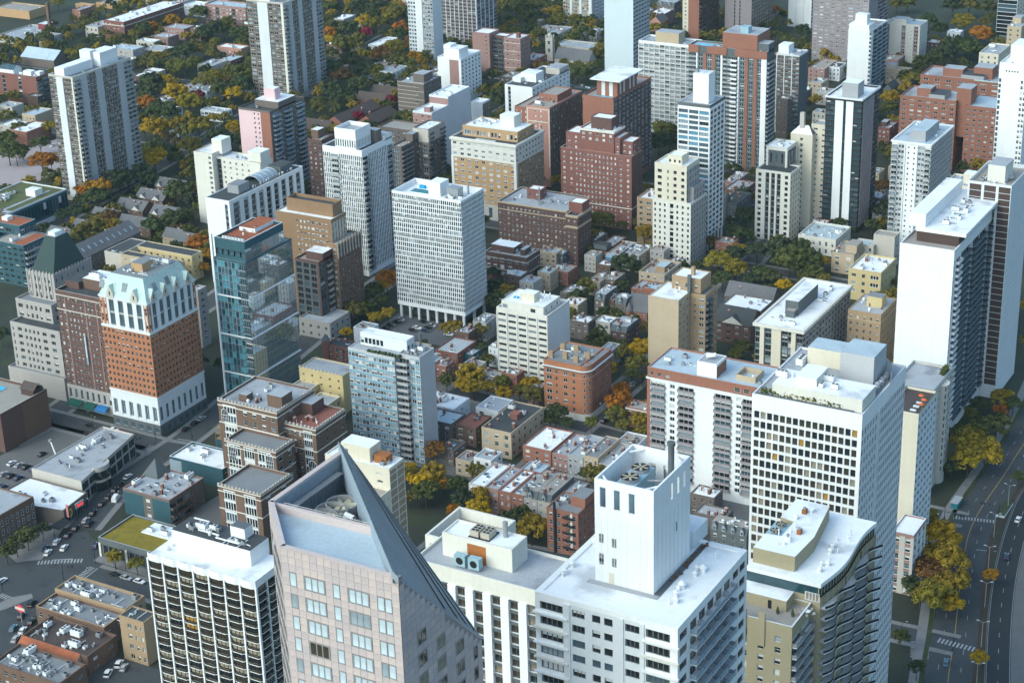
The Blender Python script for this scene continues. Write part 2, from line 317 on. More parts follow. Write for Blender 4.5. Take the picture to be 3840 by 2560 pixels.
# people: made first, while the scene is small
def personmesh(seed):
    """one skinned body: legs, trunk, arms, head"""
    r = random.Random(seed); J = [(0,0,.95),(0,0,1.2),(0,.02,1.45),(0,.02,1.56),(0,.01,1.68),(.1,0,.9),(.11,.06*r.choice((-1,1)),.5),(.11,.02,.08),(.11,-.12,.04),(-.1,0,.9),(-.11,-.08,.5),(-.11,.06,.08),(-.11,-.08,.04),(.2,.02,1.42),(.25,.04,1.15),(.26,-.06,.92),(-.2,.02,1.42),(-.25,0,1.15),(-.25,-.1,.93)]
    E = [(0,1),(1,2),(2,3),(3,4),(0,5),(5,6),(6,7),(7,8),(0,9),(9,10),(10,11),(11,12),(2,13),(13,14),(14,15),(2,16),(16,17),(17,18)]; Rr = [.15,.15,.16,.065,.11,.1,.075,.05,.04,.1,.075,.05,.04,.07,.055,.04,.07,.055,.04]
    me = bpy.data.meshes.new('person'); me.from_pydata(J,E,[]); o = bpy.data.objects.new('person',me); LINK(o); m = o.modifiers.new('s','SKIN'); 
    for v,rr in zip(me.skin_vertices[0].data,Rr): v.radius = (rr,rr)
    me.skin_vertices[0].data[0].use_root = True; o.modifiers.new('d','SUBSURF').levels = 1; dg = bpy.context.evaluated_depsgraph_get(); res = bpy.data.meshes.new_from_object(o.evaluated_get(dg)); bpy.data.objects.remove(o); res.name = 'person'
    for c in ((.03,.035,.05),(.25,.26,.28),(.35,.22,.16)): res.materials.append(mat('cloth_%d_%s'%(seed,c[0]),tuple(k*r.uniform(.6,1.4) for k in c)))
    for p in res.polygons: p.material_index = 0 if p.center.z < .95 else 1 if p.center.z < 1.52 else 2
    return res
PM = [personmesh(i) for i in range(3)]
# measured plans: x, y of the south-east corner, width, depth, height (m)
G = {
 'sandA': (-727.2, 767.7, 18.1, 50.4, 75.1),
 'sandB': (-744.2, 992.5, 30.7, 43.8, 69.0),
 'loft': (-970.2, 1087.8, 20.3, 72.9, 14.9),
 'pinkapt': (-904.4, 1157.0, 40.8, 16.0, 17.0),
 'whitelow': (-962.9, 1177.3, 20.2, 14.0, 9.0),
 'orgsch': (-1094.2, 1114.2, 39.1, 21.4, 7.0),
 'yelA': (-1064.9, 1157.6, 18.4, 4.7, 5.3),
 'yelB': (-1053.0, 1171.0, 19.6, 15.9, 4.4),
 'factory': (-1036.3, 1044.2, 32.5, 45.1, 4.1),
 'hall': (-962.4, 998.7, 33.3, 16.0, 9.0),
 'redmid': (-902.5, 917.4, 39.2, 11.9, 20.0),
 'brownS': (-894.5, 908.5, 9.9, 7.0, 9.3),
 'flatW': (-896.0, 885.0, 13.8, 11.0, 8.0),
 'flatX': (-864.7, 873.5, 11.5, 17.2, 9.0),
 'flatY': (-862.9, 852.8, 13.8, 12.7, 7.0),
 'brickW': (-841.1, 840.1, 13.8, 22.7, 9.4),
 'stoneA': (-915.7, 1033.2, 23.0, 13.7, 10.5),
 'stoneB': (-901.7, 1049.6, 17.7, 14.0, 7.6),
 'stoneC': (-926.2, 1086.0, 16.6, 13.2, 7.0),
 'whiteD': (-921.8, 1064.1, 16.9, 9.0, 9.0),
 'pinkE': (-927.0, 1107.1, 19.9, 13.5, 9.0),
 'pinkF': (-844.1, 1070.6, 22.2, 10.0, 10.0),
 'flatG': (-835.1, 1023.9, 13.3, 17.8, 9.0),
 'whiteH': (-863.5, 999.4, 13.0, 7.3, 8.0),
 'whiteI': (-864.4, 980.3, 7.4, 16.7, 9.0),
 'modJ': (-757.0, 935.4, 19.0, 9.4, 7.0),
 'modK': (-753.8, 885.0, 8.0, 15.5, 7.0),
 'grayapt': (-828.1, 1181.6, 9.3, 16.8, 9.3),
 'redtop': (-855.7, 1259.4, 18.4, 39.8, 7.2),
 'whtown': (-761.1, 1129.4, 9.7, 26.3, 7.0),
 'whtown2': (-724.7, 1127.8, 7.6, 22.9, 6.0),
 'farA': (-700.6, 1110.5, 21.1, 12.6, 55.0),
 'gridfar': (-703.9, 1176.6, 36.5, 30.9, 46.9),
 'brownslab': (-633.5, 1117.7, 39.3, 14.3, 26.7),
 'hotelw': (-634.1, 1037.5, 18.3, 26.4, 31.1),
 'graypool': (-652.6, 1041.3, 12.2, 26.2, 16.3),
 'graybrick': (-636.5, 993.8, 20.5, 21.8, 24.6),
 'wallbld': (-570.4, 897.9, 13.3, 44.9, 38.0),
 'wallbld2': (-568.8, 954.1, 8.2, 9.4, 30.0),
 'darkbrn': (-556.7, 871.6, 10.4, 18.1, 36.8),
 'darkgl': (-563.6, 853.2, 6.7, 20.5, 30.6),
 'ribtower': (-511.3, 737.8, 24.0, 28.2, 67.5),
 'pinkbrn': (-621.9, 809.4, 21.9, 33.8, 56.3),
 'brownlow': (-596.2, 821.2, 9.7, 13.0, 39.4),
 'farB': (-656.1, 1271.7, 25.3, 21.5, 28.2),
 'blank': (-550.3, 1128.2, 22.1, 26.2, 68.2),
 'balcw': (-457.0, 1017.8, 35.8, 16.0, 62.0),
 'redwhite': (-389.7, 972.9, 48.9, 11.0, 75.0),
 'redcap': (-457.2, 911.3, 19.5, 49.9, 56.1),
 'ornate': (-495.2, 905.7, 24.0, 40.0, 47.8),
 'blackroof': (-550.4, 984.6, 19.8, 50.3, 34.0),
 'darkred': (-419.5, 857.5, 40.9, 13.6, 51.1),
 'bluewhite': (-369.4, 846.2, 18.0, 18.8, 78.8),
 'beige': (-370.5, 820.6, 17.9, 15.7, 53.6),
 'churcht': (-632.3, 1162.7, 5.8, 3.3, 17.4),
 'nave': (-596.8, 1150.3, 27.3, 6.8, 7.0),
 'school': (-608.5, 1180.0, 31.9, 17.6, 7.7),
 'whitegrid': (-404.1, 1062.1, 15.1, 14.8, 50.8),
 'graypur': (-526.2, 1280.3, 21.5, 41.8, 36.2),
 'brick46': (-559.6, 1259.0, 13.3, 37.3, 39.5),
 'panel': (-497.3, 1329.1, 18.9, 8.0, 28.7),
 'graytw': (-435.5, 1235.0, 25.4, 14.4, 51.4),
 'graytw2': (-414.1, 1218.5, 15.7, 39.8, 55.0),
 'whbalc': (-394.8, 1165.2, 14.7, 34.9, 43.7),
 'cream50': (-389.5, 1257.9, 25.0, 17.2, 27.8),
 'blackgl': (-308.6, 903.7, 19.7, 28.1, 74.0),
 'whwin': (-264.4, 883.4, 20.4, 37.4, 60.7),
 'redbrk1': (-295.2, 1030.5, 33.5, 24.0, 42.0),
 'redbrk1b': (-271.7, 1031.1, 18.1, 26.0, 40.0),
 'redbrk2': (-287.0, 1094.5, 50.1, 24.0, 38.0),
 'whright': (-232.5, 937.1, 14.6, 22.0, 92.0),
 'darkband': (-345.9, 1348.5, 14.4, 23.6, 35.5),
 'creamA': (-311.2, 1176.0, 12.8, 28.0, 34.0),
 'creamB': (-311.4, 1229.5, 9.5, 24.5, 40.0),
 'brown59': (-405.6, 1048.1, 7.3, 8.7, 26.2),
 'deco': (-335.6, 874.8, 19.5, 14.5, 38.7),
 'decoT': (-341.8, 885.0, 11.8, 14.1, 48.7),
 'decob': (-334.2, 898.5, 12.3, 4.8, 52.0),
 'decob2': (-328.3, 902.5, 9.6, 4.0, 57.0),
 'beige60': (-377.4, 1198.1, 16.1, 8.1, 11.0),
 'redh': (-341.3, 1053.3, 7.4, 16.2, 14.0),
 'bluetop': (-675.4, 660.8, 18.2, 10.7, 27.0),
 'bluebld': (-662.6, 649.0, 20.4, 19.2, 23.0),
 'gdeco3': (-562.2, 566.2, 15.8, 24.4, 52.0),
 'gdeco2': (-559.3, 560.5, 21.3, 3.2, 40.0),
 'gdeco1': (-550.0, 553.0, 29.2, 3.1, 32.0),
 'browntw': (-517.5, 546.8, 25.6, 22.0, 55.4),
 'orange': (-486.7, 540.5, 25.7, 31.5, 60.5),
 'sliver': (-530.6, 625.0, 4.8, 6.5, 29.1),
 'glass': (-464.5, 579.3, 16.9, 33.4, 77.8),
 'vault': (-565.2, 696.6, 15.1, 63.5, 46.0),
 'cream72': (-603.2, 769.1, 42.6, 15.0, 40.0),
 'orbrown': (-490.9, 679.4, 32.4, 11.9, 52.5),
 'dkbrown': (-489.6, 665.3, 13.8, 11.8, 36.0),
 'slab': (-430.1, 698.5, 38.2, 21.1, 64.4),
 'ubrown': (-431.7, 805.4, 41.2, 26.0, 25.6),
 'uwing': (-420.4, 796.1, 6.8, 15.3, 27.6),
 'dkterr': (-430.5, 760.0, 24.1, 14.0, 15.5),
 'smallbr': (-399.1, 840.9, 9.2, 16.0, 26.0),
 'wroof': (-405.4, 755.4, 13.9, 31.7, 6.0),
 'f2': (-360.2, 652.5, 25.4, 20.8, 36.0),
 'tan': (-312.1, 683.8, 14.6, 19.6, 40.0),
 'tanTop': (-307.5, 697.0, 13.9, 7.0, 46.0),
 'cream86': (-258.3, 693.5, 21.8, 58.5, 32.0),
 'tan87': (-235.8, 729.1, 15.2, 21.5, 30.0),
 'yel88': (-264.0, 813.0, 16.5, 22.6, 16.0),
 'low90': (-306.0, 864.9, 20.6, 22.9, 5.4),
 'white91': (-190.9, 677.7, 22.1, 63.0, 84.0),
 'dots92': (-183.7, 729.7, 18.2, 30.0, 96.0),
 'grid93': (-146.0, 439.9, 32.1, 36.8, 123.1),
 'slim94': (-170.0, 573.0, 5.5, 7.2, 62.0),
 'stone95': (-183.4, 624.5, 2.1, 32.5, 44.0),
 'round': (-329.7, 631.8, 21.3, 21.5, 25.6),
 'f1': (-371.9, 566.3, 34.0, 12.7, 47.4),
 'balc': (-233.1, 593.1, 50.8, 22.0, 50.0),
 'castle': (-390.9, 521.1, 47.0, 20.5, 32.0),
 'yel12': (-428.6, 593.5, 22.9, 4.2, 14.0),
 'h1': (-310.7, 378.0, 41.5, 18.0, 60.0),
 'h4': (-109.4, 240.3, 26.9, 29.4, 176.5),
 'h5': (-124.0, 354.8, 20.1, 27.1, 120.3),
 'h3': (-176.4, 311.8, 24.4, 16.0, 128.0),
 'tan29': (-324.3, 472.4, 26.8, 9.4, 52.0),
 'hotel': (-481.3, 840.7, 41.0, 31.9, 45.4),
 'teal': (-724.3, 673.8, 34.0, 75.0, 15.1),
 'omm': (-136.6, 199.7, 21.7, -168.9, 211.1, -168.1, 232.7, -136.6, 222.7, 176.6, 200.0),
 'h5box': (-133.1, 357.3, 10.4, 17.5, 124.5),
 'h5low': (-125.5, 342.7, 18.4, 16.6, 116.3),
 'h3box': (-185.7, 317.4, 18.5, 7.1, 133.3),
 'h4tow': (-117.8, 248.7, 11.1, 14.8, 196.0),
 'h1box': (-318.7, 387.3, 30.4, 10.4, 64.7),
 'f2top': (-358.1, 645.8, 20.1, 15.9, 39.5),
 'f1top': (-379.4, 569.5, 22.4, 7.8, 51.4),
 'tanB': (-309.2, 695.8, 8.4, 12.9, 40.0),
 'balcpent': (-255.9, 595.9, 8.2, 9.3, 55.3),
 'cream86b': (-266.7, 709.4, 6.0, 23.8, 38.0),
 'white91r': (-188.8, 685.2, 21.0, 50.5, 88.0),
 'gridP1': (-161.0, 444.4, 6.1, 9.0, 128.7),
 'gridP2': (-146.9, 440.4, 23.7, 11.1, 126.6),
 'gridP3': (-148.8, 456.2, 7.9, 6.6, 130.7),
 'f8chk': (-248.3, 591.6, 34.9, 22.0, 50.0),
 'h01': (-428.5, 787.3, 10.2, 7.8, 9.0),
 'h02': (-425.7, 789.8, 3.8, 8.4, 8.0),
 'h03': (-418.9, 813.5, 2.2, 13.3, 9.0),
 'r1': (-406.8, 801.9, 7.3, 23.1, 9.0),
 'r2': (-398.0, 798.8, 7.2, 21.0, 9.0),
 'r3': (-393.6, 801.8, 4.8, 15.4, 9.0),
 'r4': (-388.3, 801.6, 5.1, 16.1, 9.0),
 'h05': (-390.9, 763.3, 6.4, 10.8, 8.0),
 'h06': (-385.0, 767.7, 6.9, 12.2, 8.0),
 'h07': (-363.9, 780.2, 14.0, 20.6, 10.0),
 'h08': (-368.3, 782.6, 5.4, 13.4, 7.0),
 'h09': (-360.4, 760.3, 12.0, 12.4, 9.0),
 'h10': (-356.6, 760.8, 10.5, 8.7, 10.0),
 'm1': (-374.5, 735.4, 5.3, 14.8, 11.0),
 'm2': (-371.1, 739.0, 5.0, 10.8, 10.0),
 'm3': (-362.8, 734.8, 5.8, 6.5, 11.0),
 'h11': (-352.2, 735.8, 10.9, 9.6, 8.0),
 'h12': (-370.6, 710.9, 9.8, 8.9, 9.0),
 'h14': (-349.4, 708.0, 8.1, 13.8, 9.0),
 'h15': (-362.5, 717.5, 7.7, 5.7, 8.0),
 'f6': (-407.3, 653.3, 11.9, 16.8, 9.0),
 'f6b': (-402.7, 658.8, 5.0, 7.2, 7.0),
 'f6d': (-405.7, 640.4, 5.7, 7.5, 8.0),
 'f6e': (-379.5, 641.5, 11.9, 6.5, 7.0),
 'curv': (-452.4, 649.7, 8.7, 3.0, 14.0),
 'redturr': (-451.1, 629.5, 11.6, 5.7, 13.0),
 'tA': (-288.6, 843.8, 11.8, 18.6, 11.0),
 'tB': (-273.7, 861.7, 11.1, 6.8, 17.0),
 'tC': (-283.4, 858.2, 10.7, 6.6, 12.0),
 's1': (-431.4, 1182.3, 11.8, 27.6, 10.0),
 's2': (-423.9, 1191.8, 7.9, 12.9, 10.0),
 's3': (-420.4, 1147.0, 9.6, 14.3, 10.0),
 's4': (-409.4, 1132.1, 9.1, 10.2, 9.0),
 's5': (-369.5, 1016.4, 8.0, 6.4, 30.0),
 's6': (-376.3, 1161.1, 6.0, 16.7, 9.0),
 's6b': (-382.7, 1282.2, 9.6, 7.6, 10.0),
 's6c': (-380.5, 1327.5, 10.2, 5.4, 8.0),
 's7': (-602.9, 1291.0, 12.6, 20.0, 10.0),
 's8': (-597.8, 1274.2, 9.7, 13.8, 9.0),
 's9': (-603.2, 1309.6, 15.0, 14.2, 12.0),
 'r5': (-664.1, 1209.4, 11.2, 22.7, 8.0),
 'r6': (-652.6, 1210.5, 11.0, 22.9, 8.0),
 'r7': (-635.8, 1208.3, 7.2, 16.0, 8.0),
 'r8': (-627.7, 1224.6, 7.4, 11.8, 8.0),
 's10': (-477.5, 1023.0, 8.7, 12.9, 13.0),
 's11': (-545.1, 1059.4, 17.8, 6.3, 14.0),
 's12': (-609.4, 1129.3, 14.9, 4.9, 6.0),
 'q1': (-390.9, 932.2, 7.0, 20.6, 9.0),
 'q2': (-379.7, 916.9, 11.2, 18.9, 10.0),
 'q3': (-381.6, 901.4, 3.2, 16.8, 10.0),
 'c3a': (-303.7, 636.1, 10.6, 8.0, 9.0),
 'c3b': (-247.9, 576.9, 9.9, 8.2, 9.0),
 'n1': (-237.9, 563.6, 12.3, 5.4, 9.0),
 'n2': (-224.8, 553.2, 14.3, 2.7, 10.0),
 'castT': (-405.6, 516.8, 28.6, 10.1, 38.0),
 'castB': (-398.4, 504.9, 24.3, 2.5, 28.0),
 'castF': (-391.9, 485.4, 20.0, 11.0, 20.0),
}
# ---------------------------------------------------------------- the setting's towers (world metres: x east, y north; SE corner, width, depth, height)
def sub(g, a0, a1, c0, c1):
    """part of a plan: fractions west-east a0..a1 and south-north c0..c1 -> SE corner, width, depth"""
    x, y, w, d = g[:4]; return (x-w*(1-a1), y+d*c0, w*(a1-a0), d*(c1-c0))
def tower(name, label, key, wall, S, E, fh=2.8, top=1.2, bot=3., roof='r_lgray', par=.9, kit=5, pent=(), cop=None, cap=300, kinds='avsp', h=None):
    g = G[key]; z1 = h or g[4]; t = Bld(name, label, g, cap=cap)
    rf = t.tier(*g[:4], 0, z1, wall, S, E, fh, top, bot, roof, par, cop=cop)
    for i, (a0,a1,c0,c1,hh,m,tp) in enumerate(pent):
        x,y,w,d = sub(g,a0,a1,c0,c1); t.box(x,y,w,d,rf[4],rf[4]+hh,m,'penthouse',tp)
    t.kit(rf, kit, len(label), kinds=kinds)
    return t
wg = dict(st='pair', gl='balc', fr='stone', dep=.3)
# concrete slab pair
for key, lab in (('sandA','tall concrete slab tower with three grey piers and white rooftop boxes, left among trees'),('sandB','tall concrete slab tower cut off by the top edge, behind the pink tower')):
    t = tower('slab_tower', lab, key, 'stone', [Wn(.3,2,.8,.6,span='brick_gb',**wg), Pi(.27,'white2'), Wn(.35,3,.8,.6,span='brick_gb',**wg), Pi(.06,'offwhite')],
     [Ba(.12,2,'stone','concrete_d',1.1), Pi(.11,'concrete'), Wn(.16,3,.8,.62,span='brick_gb',**wg), Pi(.11,'concrete'), Wn(.27,6,.8,.62,span='brick_gb',**wg), Pi(.11,'concrete'), Ba(.15,2,'stone','concrete_d',1.1)], fh=2.7, roof='r_gray', par=1.0, cop='white', kit=8,
     pent=((.22,.62,.02,.50,5.,'white','r_white'),(.05,.5,.52,.62,9.,'white2','r_white'),(.3,.8,.56,.86,8.,'white','r_white'),(.0,.2,.12,.3,2.5,'purple','r_lgray'))); t.done()
# red brick loft with the long white roof
t = tower('brick_loft', 'long red brick loft with white roof among low roofs, upper left', 'loft', 'brick_red', [Wn(1,5,.42,.45,gl='dark')], [Wn(1,14,.4,.45,gl='dark',st='pair')], fh=3.3, roof='r_white', par=.6, kit=14, kinds='av')
t.band(*G['loft'][:4], G['loft'][4]-3.6, G['loft'][4]-3.1, 'offwhite'); t.done()
tower('apartment_block', 'pink brick apartment block with black balconies at the top, left of the cut-off tower', 'pinkapt', 'brick_pink', [Wn(1,3,.5,.45,gl='blind'), Ba(.3,1,'slate','slate',1.), Wn(1.2,4,.5,.45,gl='blind'), Ba(.3,1,'slate','slate',1.), Wn(1,3,.5,.45,gl='blind')], None, 2.9, roof='r_blue', kit=5).done()
tower('row_building', 'small white building with flat roof beside the long red loft', 'whitelow', 'white2', [Wn(1,6,.5,.5)], None, 3., roof='r_white', kit=3).done()
tower('school_building', 'orange brick school hall with flat roof in the upper left corner', 'orgsch', 'ochre', [Bl(1)], [Bl(1)], 3.2, roof='r_tan', kit=3).done()
tower('annex_building', 'small ochre annex with pale roof, leftmost of two ochre blocks at the top', 'yelA', 'ochre', [Wn(1,2,.2,.4,gl='dark')], [Bl(1)], 3., roof='r_lgray', kit=1).done()
tower('annex_building', 'longer ochre block with arched windows, right of the small ochre annex', 'yelB', 'ochre', [Wn(1,4,.3,.5,gl='dark')], [Wn(1,3,.3,.4,gl='dark')], 3., roof='r_lgray', kit=2).done()
t = tower('factory', 'low grey factory with broad flat roof and brick stack, left edge near the top', 'factory', 'stone', [Wn(1,10,.7,.5,gl='dark')], [Wn(1,14,.6,.55,gl='dark')], 4., bot=.8, roof='r_lgray', kit=10)
x,y,w,d = sub(G['factory'],.97,1.03,.55,.62); t.box(x,y+6,2.2,2.2,0,27,'brick_br','chimney'); x,y,w,d = sub(G['factory'],.55,.8,.75,.95); t.box(x,y,w,d,4,8.5,'maroon','penthouse','r_white'); t.done()
# hall with blue pitched roof
g = G['hall']; t = Bld('gabled_hall', 'hall with pale blue pitched roof behind the red balcony block, left edge', g); t.tier(*g[:4],0,6,'brick_gb',[Bl(1)],[Bl(1)],3,roof='r_gray',par=0)
b = MB(); x0,x1,y0,y1 = -g[2]/2,g[2]/2,-g[3]/2,g[3]/2; ym = y0+g[3]*.55
b.face([(x0,y0,6.02),(x1,y0,6.02),(x1,ym,12),(x0,ym,12)],rm('r_blue')); b.face([(x1,y1,6.02),(x0,y1,6.02),(x0,ym,12),(x1,ym,12)],rm('r_blue')); b.face([(x1,y0,6.02),(x1,y1,6.02),(x1,ym,12)],wm('brick_gb')); b.face([(x0,y1,6.02),(x0,y0,6.02),(x0,ym,12)],wm('brick_gb')); t.part(b,'pitched_roof'); t.done()
# red mid-rise with the greenhouse
t = tower('brick_midrise', 'dark red brick mid-rise with black window slots and rooftop greenhouse, left edge', 'redmid', 'brick_red', [Bl(.6), Wn(.25,1,.9,.85,st='plain',gl='dark',span='slate'), Bl(1), Wn(.25,1,.9,.85,st='plain',gl='dark',span='slate'), Bl(1.2)], [Ba(1,2,'slate','slate',1.1)], 3., roof='r_lgray', kit=8, pent=((.62,.8,.3,.7,3.,'white','r_white'),(.84,.95,.5,.9,2.6,'white2','r_white')))
g = G['redmid']; b = MB(); x0,x1 = -g[2]/2+4, -g[2]/2+17; z = g[4]; b.box(x0,x1,-4,4,z-.9,z+2.2,METAL_W); b.face([(x0-.2,-4.3,z+2.2),(x1+.2,-4.3,z+2.2),(x1,0,z+4.6),(x0,0,z+4.6)],GL['teal']); b.face([(x1+.2,4.3,z+2.2),(x0-.2,4.3,z+2.2),(x0,0,z+4.6),(x1,0,z+4.6)],GL['teal']); b.face([(x1,-4.3,z+2.2),(x1,4.3,z+2.2),(x1,0,z+4.6)],METAL_W)
for i in range(8): xx = x0+(x1-x0)*i/7; b.tube((xx,-4.3,z+2.27),(xx,0,z+4.67),.07,METAL_W,4)
t.part(b,'greenhouse'); t.done()
# low blocks of the upper left, each with its own look
for key, nm, lab, wl, rf_, fh, S_, E_, k in (
 ('brownS','brown_block','small windowless brown block in front of the dark red mid-rise','brown_p','r_gray',3.,[Bl(1)],[Wn(1,2,.5,.4)],1),
 ('flatW','garage','low garage with pale roof left of the windowless brown block','stone','r_lgray',3.5,[Bl(1)],[Bl(1)],2),
 ('flatX','shop_block','low tan block with blue-grey roof beside the concrete slab tower','tan_l','r_blue',3.2,[Wn(1,4,.3,.4)],[Bl(1)],2),
 ('flatY','shop_block','low block with white roof left of the brick corner house','stone','r_white',3.2,[Wn(1,5,.4,.4)],[Bl(1)],4),
 ('brickW','corner_house','orange-brown brick house with white roof left of the concrete slab tower','redbr2','r_white',3.1,[Wn(1,3,.25,.4)],[Wn(1,5,.3,.4,gl='dark')],4),
 ('stoneA','courtyard_flats','grey stone flats with stepped back walls right of the white rooftop boxes','graystone','r_blue',3.1,[Wn(1,5,.35,.5)],[Wn(1,4,.35,.5)],6),
 ('stoneB','courtyard_flats','tan stone flats with pale roof, second block right of the white rooftop boxes','stone','r_lgray',3.1,[Wn(1,4,.4,.5)],[Wn(1,4,.3,.5)],4),
 ('stoneC','brick_flats','tan-red flats with rooftop hut below the long red loft','brick_pink','r_lgray',3.1,[Wn(1,3,.3,.45)],[Wn(1,4,.3,.45)],3),
 ('whiteD','row_building','low block with bright white roof right below the long red loft','stone','r_white',3.1,[Wn(1,3,.3,.5)],[Bl(1)],3),
 ('pinkE','row_building','pink stone terrace with pale roof left of the big green tree','brick_pink','r_lgray',3.1,[Wn(1,7,.4,.5,gl='blind')],[Bl(1)],3),
 ('pinkF','terrace_house','salmon pink brick house with green cornice beside the cut-off tower','salmon','r_white',3.4,[Wn(1,5,.3,.5)],[Wn(1,2,.3,.5)],4),
 ('flatG','garage_block','low block with striped pale roof among trees, left of the cut-off tower','stone','r_lgray',3.2,[Bl(1)],[Wn(1,3,.2,.3)],6),
 ('whiteH','garden_house','small house with curved white roof edge among green trees','stone','r_white',3.1,[Wn(1,3,.3,.4)],[Bl(1)],2),
 ('whiteI','garden_house','dark house with white parapet just right of the concrete slab tower','brick_dark','r_white',3.1,[Wn(1,2,.4,.4,gl='pale')],[Bl(1)],2),
 ('modJ','garden_pavilion','low modern terrace with thin pale roof beside yellow trees, left of the pink tower','white2','r_lgray',3.2,[Wn(1,6,.85,.75,st='pair',gl='dark')],[Wn(1,3,.8,.7,st='pair',gl='dark')],5),
 ('modK','garden_pavilion','long low terrace with pale roof half hidden by yellow crowns','white2','r_lgray',3.2,[Wn(1,3,.6,.6,gl='dark')],[Wn(1,6,.6,.6,gl='dark')],4),
 ('grayapt','small_flats','small grey flats with dark red window bays among far trees','gray','r_white',3.,[Wn(.4,1,.3,.5), Bl(.6,'brick_dark')],[Wn(1,3,.35,.5,gl='dark')],2),
 ('redtop','brick_flats','bright red brick block cut off by the top edge above the trees','salmon','r_gray',3.,[Wn(1,6,.35,.5,gl='dark')],[Wn(1,7,.4,.5,gl='dark')],0),
 ('whtown','garden_pavilion','low white court house with blue-white roof in the far wood','white2','r_white',3.,[Wn(1,3,.5,.5)],[Wn(1,5,.5,.5,gl='dark')],4),
 ('whtown2','garden_pavilion','low flat white roof beside the far gridded tower','white2','r_white',3.,[Bl(1)],[Wn(1,5,.5,.5,gl='dark')],6)):
    tower(nm, lab, key, wl, S_, E_, fh, 1., .6, rf_, .6, k).done()
# far towers along the top edge
tower('slab_tower', 'far white balcony tower cut off by the top edge, left of the dark gridded tower', 'farA', 'white2', [Wn(.6,3,.7,.6,st='pair',gl='balc'), Pi(.5,'white'), Wn(.8,4,.7,.6,st='pair',gl='pale',span='gray')], None, 2.8, h=66).done()
g = G['gridfar']; t = tower('grid_tower', 'dark tower with white vertical ribs and balcony rows, cut off by the top edge', 'gridfar', 'brick_gb', [Ba(.7,1,'purple','purple',.6)]+[q for i in range(9) for q in (Pi(.13,'white',.3), Ba(1,1,'purple','purple',-.1,gl='dark',wf=1.))]+[Pi(.13,'white',.3)], [q for i in range(5) for q in (Pi(.13,'white',.3), Ba(1,1,'purple','purple',-.1,gl='dark',wf=1.))], 2.75, h=g[4]+14); t.done()
g = G['brownslab']; t = Bld('apartment_slab', 'brown brick slab with dark fire-escape court and pale roof', g)
x,y,w,d = sub(g,0,.36,0,1); rf = t.tier(x,y,w,d,0,g[4]+1.5,'brick_pink',[Bl(.6), Wn(.4,1,.3,.3,gl='dark')],None,3.,roof='r_white')
x,y,w,d = sub(g,.36,.66,.35,1); t.tier(x-.01,y,w-.02,d,0,g[4]-.5,'brick_dark',[Ba(1,3,'slate','slate',1.2,gl='dark')],None,3.,roof='r_white')
x,y,w,d = sub(g,.66,1,0,1); t.tier(x,y,w,d,0,g[4],'brick_pink',[Wn(.4,1,.4,.35,gl='dark'), Wn(.6,2,.3,.35,gl='dark')],[Wn(1,6,.5,.45,gl='dark')],3.,roof='r_white'); t.box(x-3,y+4,2.5,2.5,g[4]-1,g[4]+3,'brick_red','chimney')
for z in range(5,int(g[4])-1,6): b = MB(); lx,ly = t.L(g[0],g[1]); b.box(lx-g[2]*.34,lx+.08,ly-.08,ly,z,z+.35,wm('offwhite'),bottom=True); t.part(b,'string_course')
t.done()
g = G['hotelw']; t = tower('hotel', 'white hotel with white rooftop block and square dark windows on its long side', 'hotelw', 'white', [Bl(.5), Bl(.4,'brick_pink'), Bl(.1)], [Wn(1,6,.42,.5,st='plain',gl='dark')], 2.75, roof='r_white', kit=3, pent=((.2,.85,.1,.55,6.5,'white','r_white'),(.1,.4,.2,.5,8.,'white','r_white'))); t.done()
g = G['graypool']; t = tower('apartment_block', 'grey block with rooftop pool and brown hut in front of the white hotel', 'graypool', 'graystone', [Wn(1,3,.5,.6,gl='dark')], [Bl(.5), Wn(.5,2,.8,.8,st='pair',gl='dark',span='slate'), Bl(.3), Wn(.5,2,.8,.8,st='pair',gl='dark',span='slate'), Bl(.3), Wn(.5,2,.8,.8,st='pair',gl='dark',span='slate'), Bl(.2)], 2.9, roof='r_gray', kit=5, pent=((.15,.75,.45,.8,4.5,'brick_pink','r_gray'),))
x,y,w,d = sub(g,.05,.6,.85,.98); t.box(x,y,w,d,g[4]-.85,g[4]-.5,'stone','pool',GL['pool']); t.done()
g = G['graybrick']; t = tower('brick_midrise', 'dark grey brick mid-rise with pale floor lines beside the brown pitched roofs', 'graybrick', 'brick_gb', [Bl(1.3), Wn(.3,1,.35,.35,gl='dark'), Bl(.4)], [Bl(.1), Wn(.9,5,.6,.5,st='pair',gl='dark')], 2.7, roof='r_lgray', kit=3, pent=((.45,.85,.25,.75,5.5,'brick_gb','r_lgray'),))
for i in range(1,9): z = 3+2.7*i-.25; b = MB(); lx,ly = t.L(g[0],g[1]); b.box(lx-g[2],lx-g[2]*.2 if i%2 else lx+.06,ly-.06,ly,z,z+.2,wm('offwhite'),bottom=True); t.part(b,'string_course')
t.done()
g = G['wallbld']; t = Bld('apartment_slab', 'building with a long blank pale grey party wall and stepped white roof', g)
rf = t.tier(*sub(g,0,1,0,.42),0,g[4],'white2',[Wn(1,3,.35,.4,strip='brick_pink',span='brick_pink')],None,3.,roof='r_white'); x,y,w,d = sub(g,0,1,.42,1); rf = t.tier(x,y+.02,w,d,0,g[4]+5,'white2',[Bl(1,'brick_pink')],None,3.,roof='r_white'); t.box(*sub(g,.5,.8,.05,.14),g[4]-.9,g[4]+2.5,'brick_pink','stair_hut','r_white'); t.kit(rf,3,3)
x,y,w,d = sub(g,-1.1,1,-.35,0); t.tier(x,y-.02,w,d,0,g[4]-7,'brick_gb',[Wn(1,7,.5,.5,gl='std')],[Wn(1,4,.5,.5)],2.9,roof='r_tan',par=.8,name='front_wing'); t.done()
